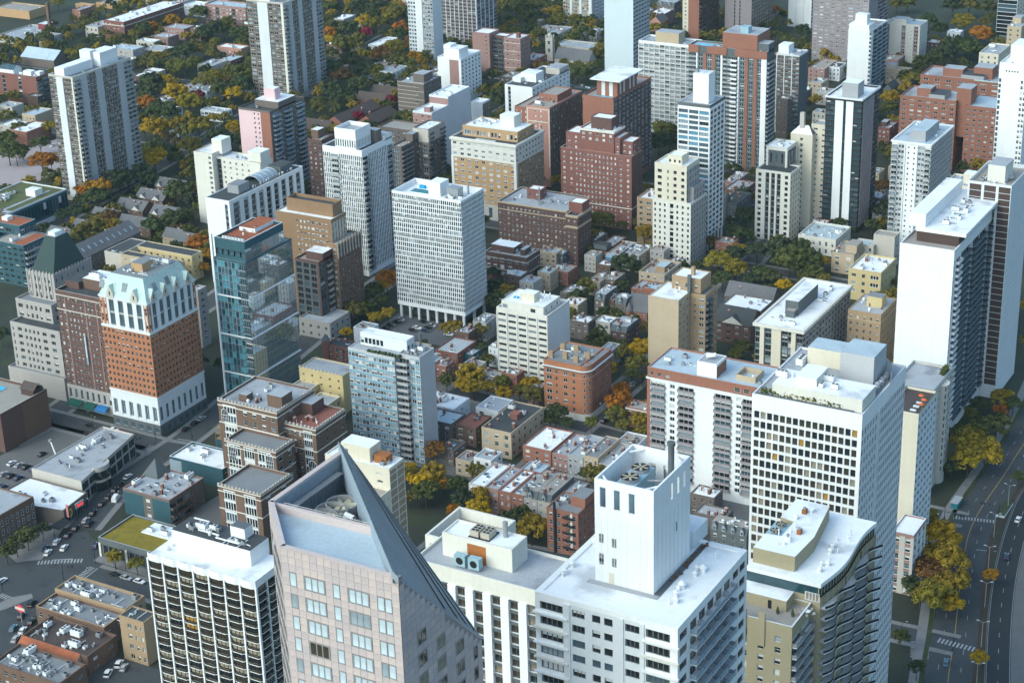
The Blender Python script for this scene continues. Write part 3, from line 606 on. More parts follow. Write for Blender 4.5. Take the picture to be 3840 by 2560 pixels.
tower('apartment_block', 'pale block with dark brick east wall behind the blank party wall', 'wallbld2', 'white2', [Bl(1)], [Wn(1,3,.5,.5,gl='dark',span='brick_gb',strip='brick_gb')], 3., roof='r_white', kit=2).done()
t = tower('apartment_tower', 'dark brown brick tower with white roof and balconies left of the ochre hotel', 'darkbrn', 'brick_gb', [Wn(.5,1,.7,.55,st='pair',gl='pale'), Wn(.5,1,.6,.55,st='pair',gl='pale')], [Ba(.3,1,'brick_gb','slate',1.), Wn(.4,2,.5,.5,gl='std'), Ba(.3,1,'brick_gb','slate',1.)], 2.75, roof='r_white', kit=3); g = G['darkbrn']; t.band(*g[:4],g[4]-8,g[4]-.2,'stone',.06); t.done()
g = G['darkgl']; t = tower('apartment_tower', 'dark stepped tower with glass corner balconies and roof garden beside the white ribbed tower', 'darkgl', 'brick_gb', [Bl(.2), Wn(.6,1,.8,.7,st='pair',gl='sky'), Bl(.2)], [Ba(.7,2,'slate','metal_gray',.8,gl='sky'), Bl(.2), Wn(.3,1,.6,.5)], 2.75, roof='r_tan', kit=4, pent=((.3,1.0,.6,1.,5.,'brick_gb','r_lgray'),)); t.done()
# white ribbed tower
g = G['ribtower']; ribs = dict(st='plain', gl='slab', fr='slate', dep=.25, span='gray', strip='white')
t = tower('rib_tower', 'white ribbed tower with balconies and a white rooftop crown', 'ribtower', 'white', [Wn(.2,4,.62,.78,**ribs), Ba(.22,1,'concrete','concrete',1.1), Wn(.6,12,.62,.78,**ribs)], [Ba(.2,1,'slate','metal_gray',1.2), Wn(.6,11,.62,.78,**ribs), Ba(.2,1,'slate','metal_gray',1.2)], 2.75, top=3.2, roof='r_dark', par=.6, kit=4)
x,y,w,d = sub(g,.32,.85,.02,.5); t.tier(x,y,w,d,g[4]-.58,g[4]+10,'white',[Wn(1,9,.5,.75,st='plain',gl='dark',dep=.3)],[Wn(1,10,.5,.75,st='plain',gl='dark',dep=.3)],5.2,top=5.,bot=.3,roof='r_lgray',par=2.,name='crown_wall',foot=False)
t.box(*sub(g,.55,.95,.56,.72),g[4]-.6,g[4]+6,'brick_gb','penthouse','r_lgray'); t.box(*sub(g,.55,1,.75,1),g[4]-.6,g[4]+2,'white','penthouse','r_lgray'); t.done()
t = tower('pink_tower', 'brown tower with pink south wall, rows of curved balconies and pink rooftop box', 'pinkbrn', 'brick_gb', [Bl(.5,'pink'), Wn(.3,2,.35,.45,strip='pink',span='pink',gl='dark'), Bl(.35,'redbr2')], [Bl(.06), Ba(.2,1,'concrete','bluegray',1.4), Wn(.12,1,.5,.4), Ba(.2,1,'concrete','bluegray',1.4), Wn(.14,2,.5,.4), Ba(.2,1,'concrete','bluegray',1.4), Bl(.06)], 2.75, roof='r_dark', kit=3, pent=((.25,1.,.25,.75,4.,'brick_gb','r_white'),)); g = G['pinkbrn']; t.box(*sub(g,.45,.8,.35,.5),g[4]+3,g[4]+9.5,'pink','lift_tower','r_white'); t.done()
tower('brick_midrise', 'brown brick block tucked between the pink tower and the white ribbed tower', 'brownlow', 'brick_dark', [Wn(1,3,.4,.5)], [Wn(1,4,.35,.45)], 3., roof='r_tan', kit=3, pent=((0,.5,.3,.8,5.,'brick_br','r_white'),)).done()
tower('slab_tower', 'far beige slab tower cut off by the top edge, left of the blank tower', 'farB', 'white2', [Wn(.6,3,.75,.6,st='pair',gl='pale',span='tan_l'), Pi(.2,'white'), Wn(.6,3,.75,.6,st='pair',gl='pale',span='tan_l'), Pi(.2,'white'), Wn(.6,3,.75,.6,st='pair',gl='pale',span='tan_l'), Pi(.25,'white')], [Pi(.5,'concrete'), Wn(.8,3,.8,.6,gl='dark'), Pi(.5,'concrete'), Wn(.8,3,.8,.6,gl='dark')], 2.75, h=44).done()
tower('blank_tower', 'tall tower with blank pale blue-grey south wall cut off by the top edge', 'blank', 'paleblue', [Bl(1)], [Wn(1,6,.82,.45,st='plain',gl='dark',dep=.7,fr='slate',span='concrete',strip='concrete')], 2.8, h=84).done()
g = G['balcw']; t = tower('balcony_slab', 'white slab with a full grid of balconies left of the red and white tower', 'balcw', 'white', [q for i in range(10) for q in (Pi(.1,'white',.35), Ba(1,1,'white2','metal_gray',.3,wf=1.,hf=.74,gl='pale'))]+[Pi(.1,'white',.35)], None, 2.75, roof='r_lgray', kit=4, pent=((.28,.72,.2,.75,6.5,'tan_l','r_lgray'),)); t.done()
# red and white balcony tower
g = G['redwhite']; gg = dict(st='pair', gl='teal', fr='white2', dep=.3)
S_ = [Ba(1.1,2,'white2','metal_gray',.5,gl='teal'), Pi(.2,'white',.4), Wn(.8,1,.85,.7,**gg), Pi(.45,'redbr2',.3), Wn(.8,1,.8,.7,**gg), Pi(.45,'redbr2',.3), Wn(.8,1,.85,.7,**gg), Pi(.25,'white',.4), Ba(1.2,2,'white2','metal_gray',.5,gl='teal'), Ba(.95,1,'white','white',1.9,gl='dark'), Pi(.2,'white',.4), Wn(.8,1,.85,.7,**gg), Pi(.45,'redbr2',.3), Wn(.8,1,.7,.7,**gg), Pi(.45,'redbr2',.3), Wn(.6,1,.85,.7,**gg), Pi(.75,'white',.6)]
t = tower('balcony_tower', 'tall red brick and white striped tower with stacked balconies and rooftop pool', 'redwhite', 'slate', S_, [Ba(1,3,'white2','metal_gray',1.1,gl='teal')], 2.75, top=4.5, roof='r_lgray', par=1., kit=4, cop='white2'); b = MB(); lx,ly = t.L(g[0],g[1])
for a0,a1 in ((0,.13),(.24,.49),(.6,1.)): b.box(lx-g[2]*(1-a0),lx-g[2]*(1-a1)+.1,ly-.55,ly,g[4]-4.4,g[4]+.1,wm('redbr2'),bottom=True)
t.part(b,'parapet_band'); t.box(*sub(g,.06,.28,.2,.6),g[4]-1,g[4]-.6,'white','pool',GL['pool']); t.box(*sub(g,.42,.86,.15,1.9),g[4]-1,g[4]+8.5,'redbr2','penthouse','r_lgray'); t.box(*sub(g,.62,.72,.4,.9),g[4]+8.5,g[4]+12,METAL_B,'cooling_unit'); t.box(*sub(g,.86,1.,.2,1.),g[4]-1,g[4]+4,'slate','terrace_room','r_lgray'); t.done()
# red tower with the white cap
g = G['redcap']; t = tower('cap_tower', 'red brick tower with blank south wall, rooftop pool and overhanging white cap roof', 'redcap', 'redbr2', [Bl(1)], [q for i in range(10) for q in (Pi(.35,'brick_br',.4), Wn(.65,1,.9,.6,st='pair',gl='std',fr='gray',span='bluegray'))], 2.75, top=1.6, roof='r_tan', kit=3)
x,y,w,d = sub(g,.32,.98,.12,.62); S_ = [Pi(.8,'redbr2',.2),Bl(.7,'white2'),Pi(.7,'redbr2',.2),Bl(.7,'white2'),Pi(.8,'redbr2',.2)]; t.tier(x,y,w,d,g[4]-.85,g[4]+8.5,'redbr2',S_,S_*2,9,roof='r_white',par=0,name='penthouse_wall',foot=False)
t.box(x+3,y-3,w+6,d+6,g[4]+8.52,g[4]+9.1,'white','cap_roof','r_white',True); t.box(*sub(g,.3,.85,.015,.075),g[4]-.9,g[4]-.5,'white2','pool',GL['pool']); t.done()
# ornate red tower, white building with black roof garden
g = G['ornate']; t = Bld('ornate_tower', 'ornate rose brick tower with pale window frames and setback terraces', g)
wo = dict(gl='blind', fr='white')
t.tier(*sub(g,.36,1,0,1),0,g[4],'salmon',[Bl(.3),Wn(.5,2,.35,.4,**wo),Bl(.3)],[Wn(1,12,.4,.5,gl='std',strip='brick_gb',span='brick_gb')],3.1,roof='r_tan',par=.8); x,y,w,d = sub(g,0,.36,.04,.8); t.tier(x-.02,y,w,d,0,g[4]-2,'redbr2',[Wn(1,3,.3,.45,**wo)],None,3.1,roof='r_tan'); t.tier(*sub(g,.4,.9,.35,.8),g[4]-.8,g[4]+3.5,'redbr2',[Wn(1,4,.3,.5)],[Wn(1,5,.3,.5)],3.6,roof='r_tan',par=.5,name='penthouse_wall',foot=False); t.kit((g[0]-14,g[0]-2,g[1]+2,g[1]+30,g[4]-.8),8,4,kinds='avc')
b = MB(); lx,ly = t.L(g[0],g[1]); w = g[2]*.64
for a0,a1,z0,z1 in ((.02,.06,12,46),(.94,.98,12,46),(.3,.33,10,38),(.55,.58,10,38),(.02,.98,38.4,38.9),(.02,.98,46,46.4)): b.box(lx-w*(1-a0),lx-w*(1-a1),ly-.07,ly,z0,z1,wm('offwhite'),bottom=True)
t.part(b,'wall_tracery'); t.done()
g = G['blackroof']; t = tower('apartment_slab', 'white building with blank south wall, black window slot and dark roof garden', 'blackroof', 'white', [Bl(.12), Wn(.1,1,.9,.85,st='plain',gl='dark',span='slate'), Bl(.8)], [Wn(1,10,.4,.45)], 2.8, roof='r_dark', kit=5, cop='white', pent=((.2,.75,.28,.48,5.5,'white','r_white'),(.0,.3,.2,.5,3.,'white','r_white'),(.5,1,.72,.98,4,'stone','r_lgray'))); t.done()
# dark red tower
g = G['darkred']; t = Bld('brick_tower', 'big dark red brick tower with pale sills, stepped shoulders and rooftop hut', g); wr = dict(gl='blind', fr='white', dep=.15)
z = g[4]; x,y,w,d = g[:4]; zs = z-9
t.tier(x+.0,y,w+2.2,d,0,zs,'brick_red',[Wn(1,2,.3,.5,**wr),Wn(3,11,.4,.5,**wr),Wn(1,2,.3,.5,**wr)],[Wn(1,4,.25,.4,gl='dark',strip='brick_dark',span='brick_dark')],2.95,roof='r_dark',par=.6,cop='stone')
t.tier(x-w*.18,y+.9,w*.8,d-1.,zs-.6,z,'brick_red',[Wn(1,2,.3,.5,**wr),Wn(3,9,.42,.5,**wr)],[Wn(1,3,.3,.5,**wr)],2.95,roof='r_white',par=.5,name='upper_wall',foot=False); t.tier(x-w*.02,y+3,w*.16,d-3.2,zs-.6,z-2,'brick_red',[Wn(1,2,.4,.5,**wr)],[Wn(1,2,.3,.5,**wr)],2.95,roof='r_white',par=.4,name='upper_wall',foot=False)
t.tier(x-w*.26,y+.3,w*.5,d-.6,zs-.58,z+3,'brick_red',[Wn(1,5,.4,.55,**wr)],None,3.,roof='r_white',par=.5,name='centre_block',foot=False,bot=6.); t.band(x-w*.26,y+.3,w*.5,d-.6,z+2,z+3.1,'offwhite',.3)
t.tier(x-w*.34,y+4,w*.3,d-5,z+2.4,z+9,'brick_dark',None,None,3.,roof='r_white',par=.4,name='rooftop_hut',foot=False); t.band(x,y,w+2.2,d,12,12.5,'offwhite',.1,'string_course'); t.kit((x-w*.7,x-w*.3,y+1,y+10,z+2.5),5,3); t.done()
# blue and white glass tower on stilts
g = G['bluewhite']; t = Bld('glass_tower', 'slim white-framed tower with blue glass, white rooftop shaft and stilts', g); wb = dict(st='tri', gl='blue', fr='slate', dep=.25, span='white')
rf = t.tier(*g[:4],8,g[4],'white',[q for i in range(3) for q in (Pi(.1,'white',.2),Wn(1,1,1.,.68,**wb))]+[Pi(.1,'white',.2)],[q for i in range(4) for q in (Pi(.1,'white',.2),Wn(1,1,.92,.7,st='pair',gl='dark',fr='gray',dep=.25,span='white2'))]+[Pi(.1,'white',.2)],2.85,top=3.,roof='r_lgray',par=.5); t.band(*g[:4],g[4]-1.6,g[4]+.1,'slate',.15)
for i in range(5): lx,ly = t.L(g[0],g[1]+g[3]*i/4); b = MB(); b.box(lx-1,lx-.1,ly-.4*(i==4)+.0,ly+.6-.5*(i==4),0,8.1,wm('white')); t.part(b,'stilt')
b = MB(); b.box(-g[2]/2+2,g[2]/2-3,-g[3]/2+2,g[3]/2-1,0,8.1,wm('slate')); t.part(b,'lobby'); t.box(*sub(g,.38,.86,.2,.62),g[4]-.5,g[4]+15,'white','lift_shaft','r_white'); t.kit((g[0]-12,g[0]-8,g[1]+4,g[1]+10,g[4]+15),2,3); t.done()
# beige stepped tower
g = G['beige']; t = Bld('deco_tower', 'beige stepped tower with dark square windows and white roof, centre right', g); wd_ = dict(gl='dark', fr='slate', dep=.2); x,y,w,d,z = g
t.tier(x+3,y-1.2,w+3.5,d+4,0,z-19,'offwhite',[Wn(1.,3,.35,.5,**wd_),Bl(.1),Wn(.4,1,.6,.75,st='plain',gl='dark',fr='slate'),Wn(1.1,3,.35,.5,**wd_)],[Wn(1,6,.3,.6,strip='graystone',span='graystone',**wd_)],3.0,roof='r_lgray',par=.6); rf = t.tier(x,y,w,d,z-19.6,z,'cream',[Wn(.8,1,.4,.5,st='tri',**wd_),Wn(.5,1,.2,.5,**wd_),Wn(1.2,2,.4,.5,st='pair',**wd_)],[Wn(1,5,.3,.6,strip='graystone',span='graystone',**wd_)],3.6,top=2.4,roof='r_white',name='upper_wall',foot=False); t.tier(x-4,y+3,8,8,z-1,z+4,'cream',[Wn(1,3,.4,.4,**wd_)],None,4.,roof='r_white',par=.4,name='penthouse_wall',foot=False)
t.tier(x+2.2,y+4,3,d-2,z-19.7,z-12,'graystone',None,[Wn(1,4,.3,.6,**wd_)],3.,roof='r_gray',par=.4,name='setback',foot=False); t.kit(rf,4,6); t.done()
# church with square tower, nave and school wing
g = G['churcht']; t = Bld('church_tower', 'grey stone church tower with lancet window and small dome', g, cat='church'); rf = t.tier(*g[:4],0,g[4],'stone',[Wn(1,1,.35,.5,gl='dark')],[Wn(1,1,.35,.5,gl='dark')],6,bot=5,roof='r_lgray',par=.8); b = MB()
for sx in (-1,1):
    for sy in (-1,1): b.box(sx*g[2]*.42-.4,sx*g[2]*.42+.4,sy*g[3]*.42-.4,sy*g[3]*.42+.4,g[4]-.1,g[4]+1.6,wm('stone'))
t.part(b,'pinnacle'); b = MB(); [b.cyl(0,0,r0,r1,g[4]+z0-.8,g[4]+z1-.8,wm('stone'),10) for r0,r1,z0,z1 in ((1.3,1.3,0,2),(1.5,1.3,2,2.8),(1.3,.8,2.8,3.5),(.8,.1,3.5,4.)) ]; t.part(b,'dome'); t.done()
def gable(name, label, x, y, w, d, hw, hr, wall, roof, axis='x', chim=0, cat='house', S=None, E=None, dorm=0, group=None, fh=2.9):
    """gabled house; ridge along x or y"""
    t = Bld(name, label, (x,y,w,d), cat=cat, group=group); t.tier(x,y,w,d,0,hw,wall,S,E,fh,.3,.4,roof,0); b = MB(); X,Y = w/2+.35, d/2+.35; m = anym(roof); wl = anym(wall); z = hw-.02
    if axis == 'x': f = [[(-X,-Y,z),(X,-Y,z),(X,0,z+hr),(-X,0,z+hr)],[(X,Y,z),(-X,Y,z),(-X,0,z+hr),(X,0,z+hr)]]; e = [[(w/2,-d/2,z),(w/2,d/2,z),(w/2,0,z+hr*.93)],[(-w/2,d/2,z),(-w/2,-d/2,z),(-w/2,0,z+hr*.93)]]
    else: f = [[(X,-Y,z),(X,Y,z),(0,Y,z+hr),(0,-Y,z+hr)],[(-X,Y,z),(-X,-Y,z),(0,-Y,z+hr),(0,Y,z+hr)]]; e = [[(-w/2,-d/2,z),(w/2,-d/2,z),(0,-d/2,z+hr*.93)],[(w/2,d/2,z),(-w/2,d/2,z),(0,d/2,z+hr*.93)]]
    for q in f: b.face(q, m)
    for q in e: b.face(q, wl)
    t.part(b,'pitched_roof'); r = random.Random(int(abs(x*7+y)))
    for i in range(chim): obj('chimney', KIT['c'][0], t.e, (r.uniform(-w*.35,w*.35), r.uniform(-d*.2,d*.2), hw+hr*.35), 0, (1,1,1.3))
    for i in range(dorm):    # small cross gables over the eaves
        xx = -w/2+w*(i+.5)/dorm; b = MB(); g0 = wm('offwhite'); hh = hr*.62; ww = w/dorm*.3; yb = -d/2+hh/hr*d/2
        b.face([(xx-ww,-d/2-.4,z),(xx+ww,-d/2-.4,z),(xx,-d/2-.4,z+hh)], g0); b.face([(xx+ww,-d/2-.5,z),(xx+ww*1.05,-d/2-.3,z),(xx,yb,z+hh),(xx,-d/2-.5,z+hh)], m); b.face([(xx-ww*1.05,-d/2-.3,z),(xx-ww,-d/2-.5,z),(xx,-d/2-.5,z+hh),(xx,yb,z+hh)], m); t.part(b,'dormer')
    t.done(); return t
x,y,w,d,z = G['nave']; gable('church_nave','church nave with brown-grey pitched roof beside the stone tower',x,y,w,d+6,6,7,'stone','r_shingle',cat='church')
tower('school_building', 'long tan stone school wing with pale roof behind the church', 'school', 'stone', [Wn(1,12,.5,.5,gl='dark')], [Wn(1,4,.4,.5)], 3.6, bot=.6, roof='r_lgray', kit=5).done()
# right-hand skyline
tower('office_slab', 'white gridded slab with dark blank east wall right of the red and white tower', 'whitegrid', 'white2', [q for i in range(3) for q in (Pi(.12,'white',.25),Wn(1,2,.85,.45,st='pair',gl='std',span='brick_gb'))], [Bl(1,'slate')], 2.9, roof='r_lgray', kit=4, pent=((.0,.45,.2,.8,5.5,'white','r_white'),)).done()
tower('slab_tower', 'far grey-purple slab with dark slots cut off by the top edge', 'graypur', 'purple', [Bl(.5), Wn(.06,1,1,.97,st='plain',gl='dark',span='slate'), Bl(.22), Wn(.06,1,1,.97,st='plain',gl='dark',span='slate'), Bl(.6)], [Wn(1,9,.75,.6,gl='dark',span='brick_gb',strip='tan')], 2.8, h=52).done()
tower('slab_tower', 'far brown brick tower with beige balcony strip, cut off by the top edge', 'brick46', 'redbr2', [Wn(.35,1,.3,.4,strip='cream',span='cream'), Bl(.65)], [Ba(.4,2,'brick_br','brick_br',.8), Wn(.6,5,.5,.45,gl='dark',strip='brick_br',span='brick_br')], 2.8, h=56).done()
tower('slab_tower', 'far white panelled tower with faint grid cut off by the top edge', 'panel', 'white2', [q for i in range(3) for q in (Pi(.04,'concrete',.1),Bl(1,'white'))], [Wn(1,2,.9,.8,gl='dark')], 2.8, h=46).done()
t = tower('apartment_tower', 'far blue-grey tower with rows of paired windows cut off by the top edge', 'graytw', 'purple', [Wn(1,6,.62,.42,st='quad',gl='std',fr='white')], [Wn(1,3,.5,.42,st='pair')], 2.75, h=70); g = G['graytw2']; t.tier(*g[:4],0,72,'purple',[Wn(1,3,.62,.42,st='quad',gl='std',fr='white')],[Bl(.5),Ba(.6,4,'purple','purple',.8)],2.75,name='rear_wing'); t.done()
t = tower('balcony_tower', 'white tower with blank south wall, dark balconies and white rooftop drum block', 'whbalc', 'white', [Bl(1)], [Ba(.12,1,'white','white',1.2,gl='dark'), Bl(.1), Ba(.8,3,'bluegray','bluegray',1.2,gl='dark',span='slate')], 2.75, roof='r_gray', kit=3, pent=((.15,.85,.03,.35,4.,'white','r_white'),(.25,.8,.06,.25,11.,'white','r_white'),(.0,.95,.02,.33,4.4,'white','r_white'))); t.done()
t = tower('apartment_slab', 'cream slab with brown striped window bays and grey roof, upper right', 'cream50', 'offwhite', [Wn(.3,1,.7,.6,gl='std',span='brick_pink'), Pi(.9,'offwhite',.5), Wn(.3,1,.9,.6,st='pair',span='brick_pink'), Bl(.3), Wn(.2,1,.3,.3), Bl(.1), Wn(.35,1,.9,.6,st='pair',span='brick_pink'), Bl(.12)], [Wn(1,5,.5,.6,gl='pale')], 2.75, roof='r_blue', kit=5, pent=((.2,.58,0.02,.5,4.,'offwhite','r_lgray'),)); t.done()
# black glass tower with white stripes
g = G['blackgl']; bg = dict(st='tri', gl='teal', fr='slate', dep=.12, span='black', strip='black')
t = tower('glass_tower', 'black glass tower with broad white vertical stripes and grey rooftop box', 'blackgl', 'black', [Wn(.55,2,.92,.6,**bg), Pi(.45,'white',.5), Wn(.16,1,.92,.6,**bg), Pi(.4,'white',.5), Wn(.45,2,.92,.6,**bg)], [Wn(.12,1,.92,.6,**bg)]+[q for i in range(6) for q in (Pi(.08,'purple',.4),Wn(.06,1,.9,.6,**bg))]+[Wn(.4,3,.92,.6,**bg)], 2.85, top=2., roof='r_white', kit=6, cop='white', pent=((.38,.82,.12,.45,8.,'gray','r_white'),)); t.band(*g[:4],g[4]-.9,g[4]+.1,'white2',.5); t.done()
g = G['whwin']; t = tower('balcony_tower', 'white tower with pale flat roof, long grey rooftop block and corner balconies', 'whwin', 'white', [Ba(.5,1,'white2','metal_gray',1.2), Wn(.5,2,.8,.6,st='pair',gl='std',span='concrete'), Pi(.12,'white2',.4), Wn(.9,2,.25,.35,fr='slate',gl='dark'), Pi(.06,'white2',.4), Wn(.55,2,.8,.6,st='pair',gl='std',span='concrete'), Ba(.45,1,'white2','metal_gray',1.2)], [q for i in range(11) for q in (Pi(.25,'graystone',.25),Wn(.75,1,.8,.55,gl='dark',span='concrete_d'))], 2.8, top=1.5, roof='r_blue', par=.5, kit=6, cop='white', pent=((.4,.78,.12,.72,5.5,'gray','r_blue'),)); t.band(*g[:4],g[4]-.8,g[4]+.06,'white',.5); t.done()
# pair of red brick hospital-like blocks
wk = dict(st='pair', gl='std', fr='white2')
for k1,lab in (('redbrk1','red-orange brick block with rooftop boxes behind the white tower with pale flat roof'),('redbrk2','farther red-orange brick block with green-edged roof, upper right')):
    g = G[k1]; t = tower('brick_block', lab, k1, 'redbr2', [Wn(1,7,.5,.42,**wk)], [Wn(1,5,.5,.42,**wk)], 3., roof='r_lgray', kit=6, pent=((.25,.5,.2,.6,5.,'redbr2','r_lgray'),(.5,.78,.05,.6,3.,'gray','r_dark')))
    if k1 == 'redbrk1': g = G['redbrk1b']; t.tier(*g[:4],0,g[4],'redbr2',[Wn(1,5,.45,.42,**wk)],None,3.,roof='r_blue',name='east_wing'); x,y,w,d = sub(g,-.35,.12,.1,.55); t.box(x,y,w,d,20,g[4]+9,'redbr2','lift_tower','r_lgray')
    else: t.box(*sub(g,.62,.85,.3,.8),g[4]-.9,g[4]+6,'redbr2','lift_tower','r_lgray'); t.band(*sub(g,.68,1.,.0,1.),g[4]-.5,g[4]+.2,'r_copper',.35)
    t.done()
g = G['whright']; t = tower('white_tower', 'white tower with portholes and square windows on the right edge of the photo', 'whright', 'white', [Wn(.16,1,.75,.75,st='plain',gl='sky',fr='white'), Bl(.9), Wn(.3,2,.7,.6,gl='std')], None, 2.9, top=8, roof='r_white', kit=3, pent=((.32,1.,.1,.8,10.,'white','r_white'),)); lx,ly = t.L(g[0],g[1]); b = MB()
for i in range(5):
    a = lx-g[2]*.74+i*1.45; n = 12; b.face([(a+.42*math.cos(2*math.pi*j/n),ly-.012,g[4]-4.2+.42*math.sin(2*math.pi*j/n)) for j in range(n)], GL['dark'])
t.part(b,'porthole'); t.done()
tower('slab_tower', 'far dark tower with thin white floor lines in the top right corner', 'darkband', 'slate', [Wn(1,1,.97,.86,st='pane',gl='dark',fr='slate',span='white2')], [Wn(1,3,.4,.5,strip='cream',span='cream')], 2.9, h=52).done()
tower('apartment_block', 'cream stone block with dark square windows left of the porthole tower', 'creamA', 'cream', [Wn(1,3,.3,.45,gl='dark')], [Wn(1,6,.3,.45,gl='dark')], 3.2, roof='r_lgray', kit=6).done()
tower('apartment_block', 'tan stone block with pale roof above the porthole tower', 'creamB', 'tan_l', [Wn(1,2,.3,.45,gl='dark')], [Wn(1,6,.3,.45,gl='dark')], 3.2, roof='r_lgray', kit=4, pent=((.0,.6,.5,.9,4,'tan_l','r_lgray'),)).done()
tower('brick_midrise', 'brown brick block with green cornice left of the black glass tower', 'brown59', 'brick_gb', [Wn(1,2,.35,.35,gl='dark')], [Wn(1,4,.4,.4,gl='dark')], 3., roof='r_tan', kit=2).done()
# cream deco pair
g = G['deco']; t = Bld('deco_tower', 'cream tower with dark vertical window strips and roof garden, right of centre', g); ds = dict(st='pair', gl='dark', fr='slate', dep=.3, span='slate'); x,y,w,d,z = g
t.tier(*g[:4],0,z,'offwhite',[Wn(.3,1,.4,.6,gl='dark',fr='slate'),Bl(.06),Wn(.14,1,.8,.86,**ds),Bl(.07),Wn(.14,1,.8,.86,**ds),Bl(.07),Wn(.14,1,.8,.86,**ds),Bl(.06),Wn(.3,1,.4,.6,gl='dark',fr='slate')],[Wn(1,4,.35,.6,gl='dark',fr='slate',strip='cream',span='cream')],3.1,roof='r_dark',par=.8); g2 = G['decoT']; rf = t.tier(*g2[:4],z-.8,z+10,'offwhite',[Bl(.1),Wn(.8,3,.35,.7,**ds),Bl(.1)],[Bl(.1),Wn(.8,3,.35,.7,**ds),Bl(.1)],8,top=2,roof='r_white',par=.5,name='upper_wall',foot=False); t.kit(rf,6,4); t.done()
g = G['decob']; t = Bld('deco_tower', 'cream tower with hipped roof and tall chimney behind the cream striped tower', g); t.tier(g[0],g[1]+3,g[2],8,0,g[4],'cream',[Bl(.3),Wn(.5,1,.3,.5,gl='dark'),Bl(.3)],[Wn(1,3,.3,.5,gl='dark')],3.1,roof='r_gray',par=0); b = MB(); X = g[2]/2; b.face([(-X,0.6,g[4]+.02),(X,.6,g[4]+.02),(X*.4,4.6,g[4]+4),(-X*.4,4.6,g[4]+4)],rm('r_white')); b.face([(X,.6,g[4]+.02),(X,8.6,g[4]+.02),(X*.4,4.7,g[4]+4),(X*.4,4.6,g[4]+4)],rm('r_shingle')); b.face([(-X,8.6,g[4]+.02),(-X,.6,g[4]+.02),(-X*.4,4.6,g[4]+4),(-X*.4,4.7,g[4]+4)],rm('r_shingle')); b.face([(X,8.6,g[4]+.02),(-X,8.6,g[4]+.02),(-X*.4,4.7,g[4]+4),(X*.4,4.7,g[4]+4)],rm('r_shingle')); t.part(b,'hipped_roof'); b = MB(); b.box(-2.2,.2,3,5,g[4]+2,g[4]+11,wm('stone')); t.part(b,'chimney')
g = G['decob2']; t.tier(g[0]+1,g[1]+4,g[2],9,0,g[4],'cream',[Wn(1,2,.5,.35,gl='dark',st='pair')],[Wn(1,3,.3,.5,gl='dark')],3.1,roof='r_lgray',name='east_block'); t.done()
tower('row_building', 'beige terrace with arched fronts below the cream slab', 'beige60', 'tan_l', [Wn(1,5,.4,.5)], [Bl(1)], 3.2, roof='r_tan', kit=3, pent=((.0,.4,.2,.9,3.5,'stone','r_lgray'),)).done()
tower('terrace_house', 'red brick house with white window frames between the black glass and white towers', 'redh', 'brick_red', [Wn(1,3,.5,.5,gl='blind')], [Wn(1,4,.4,.5)], 3.3, roof='r_lgray', kit=3, pent=((.0,.5,.3,.7,3,'brick_dark','r_lgray'),)).done()
# ---------------------------------------------------------------- middle rows
# teal school with planted roof
g = G['teal']; t = Bld('school_building', 'teal glass school with planted roof and white hut on the left edge', g, cat='school'); t.tier(*g[:4],0,g[4],'white2',None,[Wn(1,30,.94,.8,st='plain',gl='teal',fr='teal',dep=.06,span='teal',strip='teal')],14,top=1.,bot=3.,roof='r_grass',par=.7,cop='white2'); b = MB()
for x0,x1,y0,y1,m in ((-12,12,-20,-14,'r_lgray'),(-3,15,-8,-5,'r_lgray'),(-12,-6,4,20,'r_lgray'),(8,10,-36,32,'r_lgray')): b.box(x0,x1,y0,y1,g[4]-.7,g[4]-.6,rm(m))
t.part(b,'roof_path'); t.box(g[0]-7,g[1]+57,7,6,g[4]-.7,g[4]+3.2,'white','roof_hut','r_white'); t.kit((g[0]-30,g[0]-16,g[1]+20,g[1]+60,g[4]-.6),12,5,kinds='a'); t.done()
# dark blue block with rust roof terraces
g = G['bluebld']; x,y,w,d,z = g; t = Bld('apartment_block', 'dark blue-grey block with rust-red roof terraces and irregular windows, left edge', g); t.tier(x,y,w,d,0,z,'teal',[Wn(1,5,.6,.5,st='pair',gl='dark',fr='slate')],[Ba(.8,2,'gray','gray',1.3),Bl(.2)],3.,roof='r_tan',par=.4,cop='gray'); b = MB(); b.box(w/2-8,w/2-1,-d/2+1,d/2-1,z-.4,z-.25,rm('r_rust')); t.part(b,'roof_terrace')
g2 = G['bluetop']; t.tier(*g2[:2],22,12,z-.5,z+5,'teal',[Wn(1,4,.7,.5,st='pair',gl='dark',fr='slate')],[Wn(1,3,.7,.5,gl='dark')],3.,roof='r_rust',par=.4,cop='gray',name='upper_wall'); t.box(g2[0]-12,g2[1]+4,4,4,z+4.5,z+6.5,'white','roof_hut'); t.kit((x-15,x-9,y+2,y+15,z-.4),4,3); t.done()
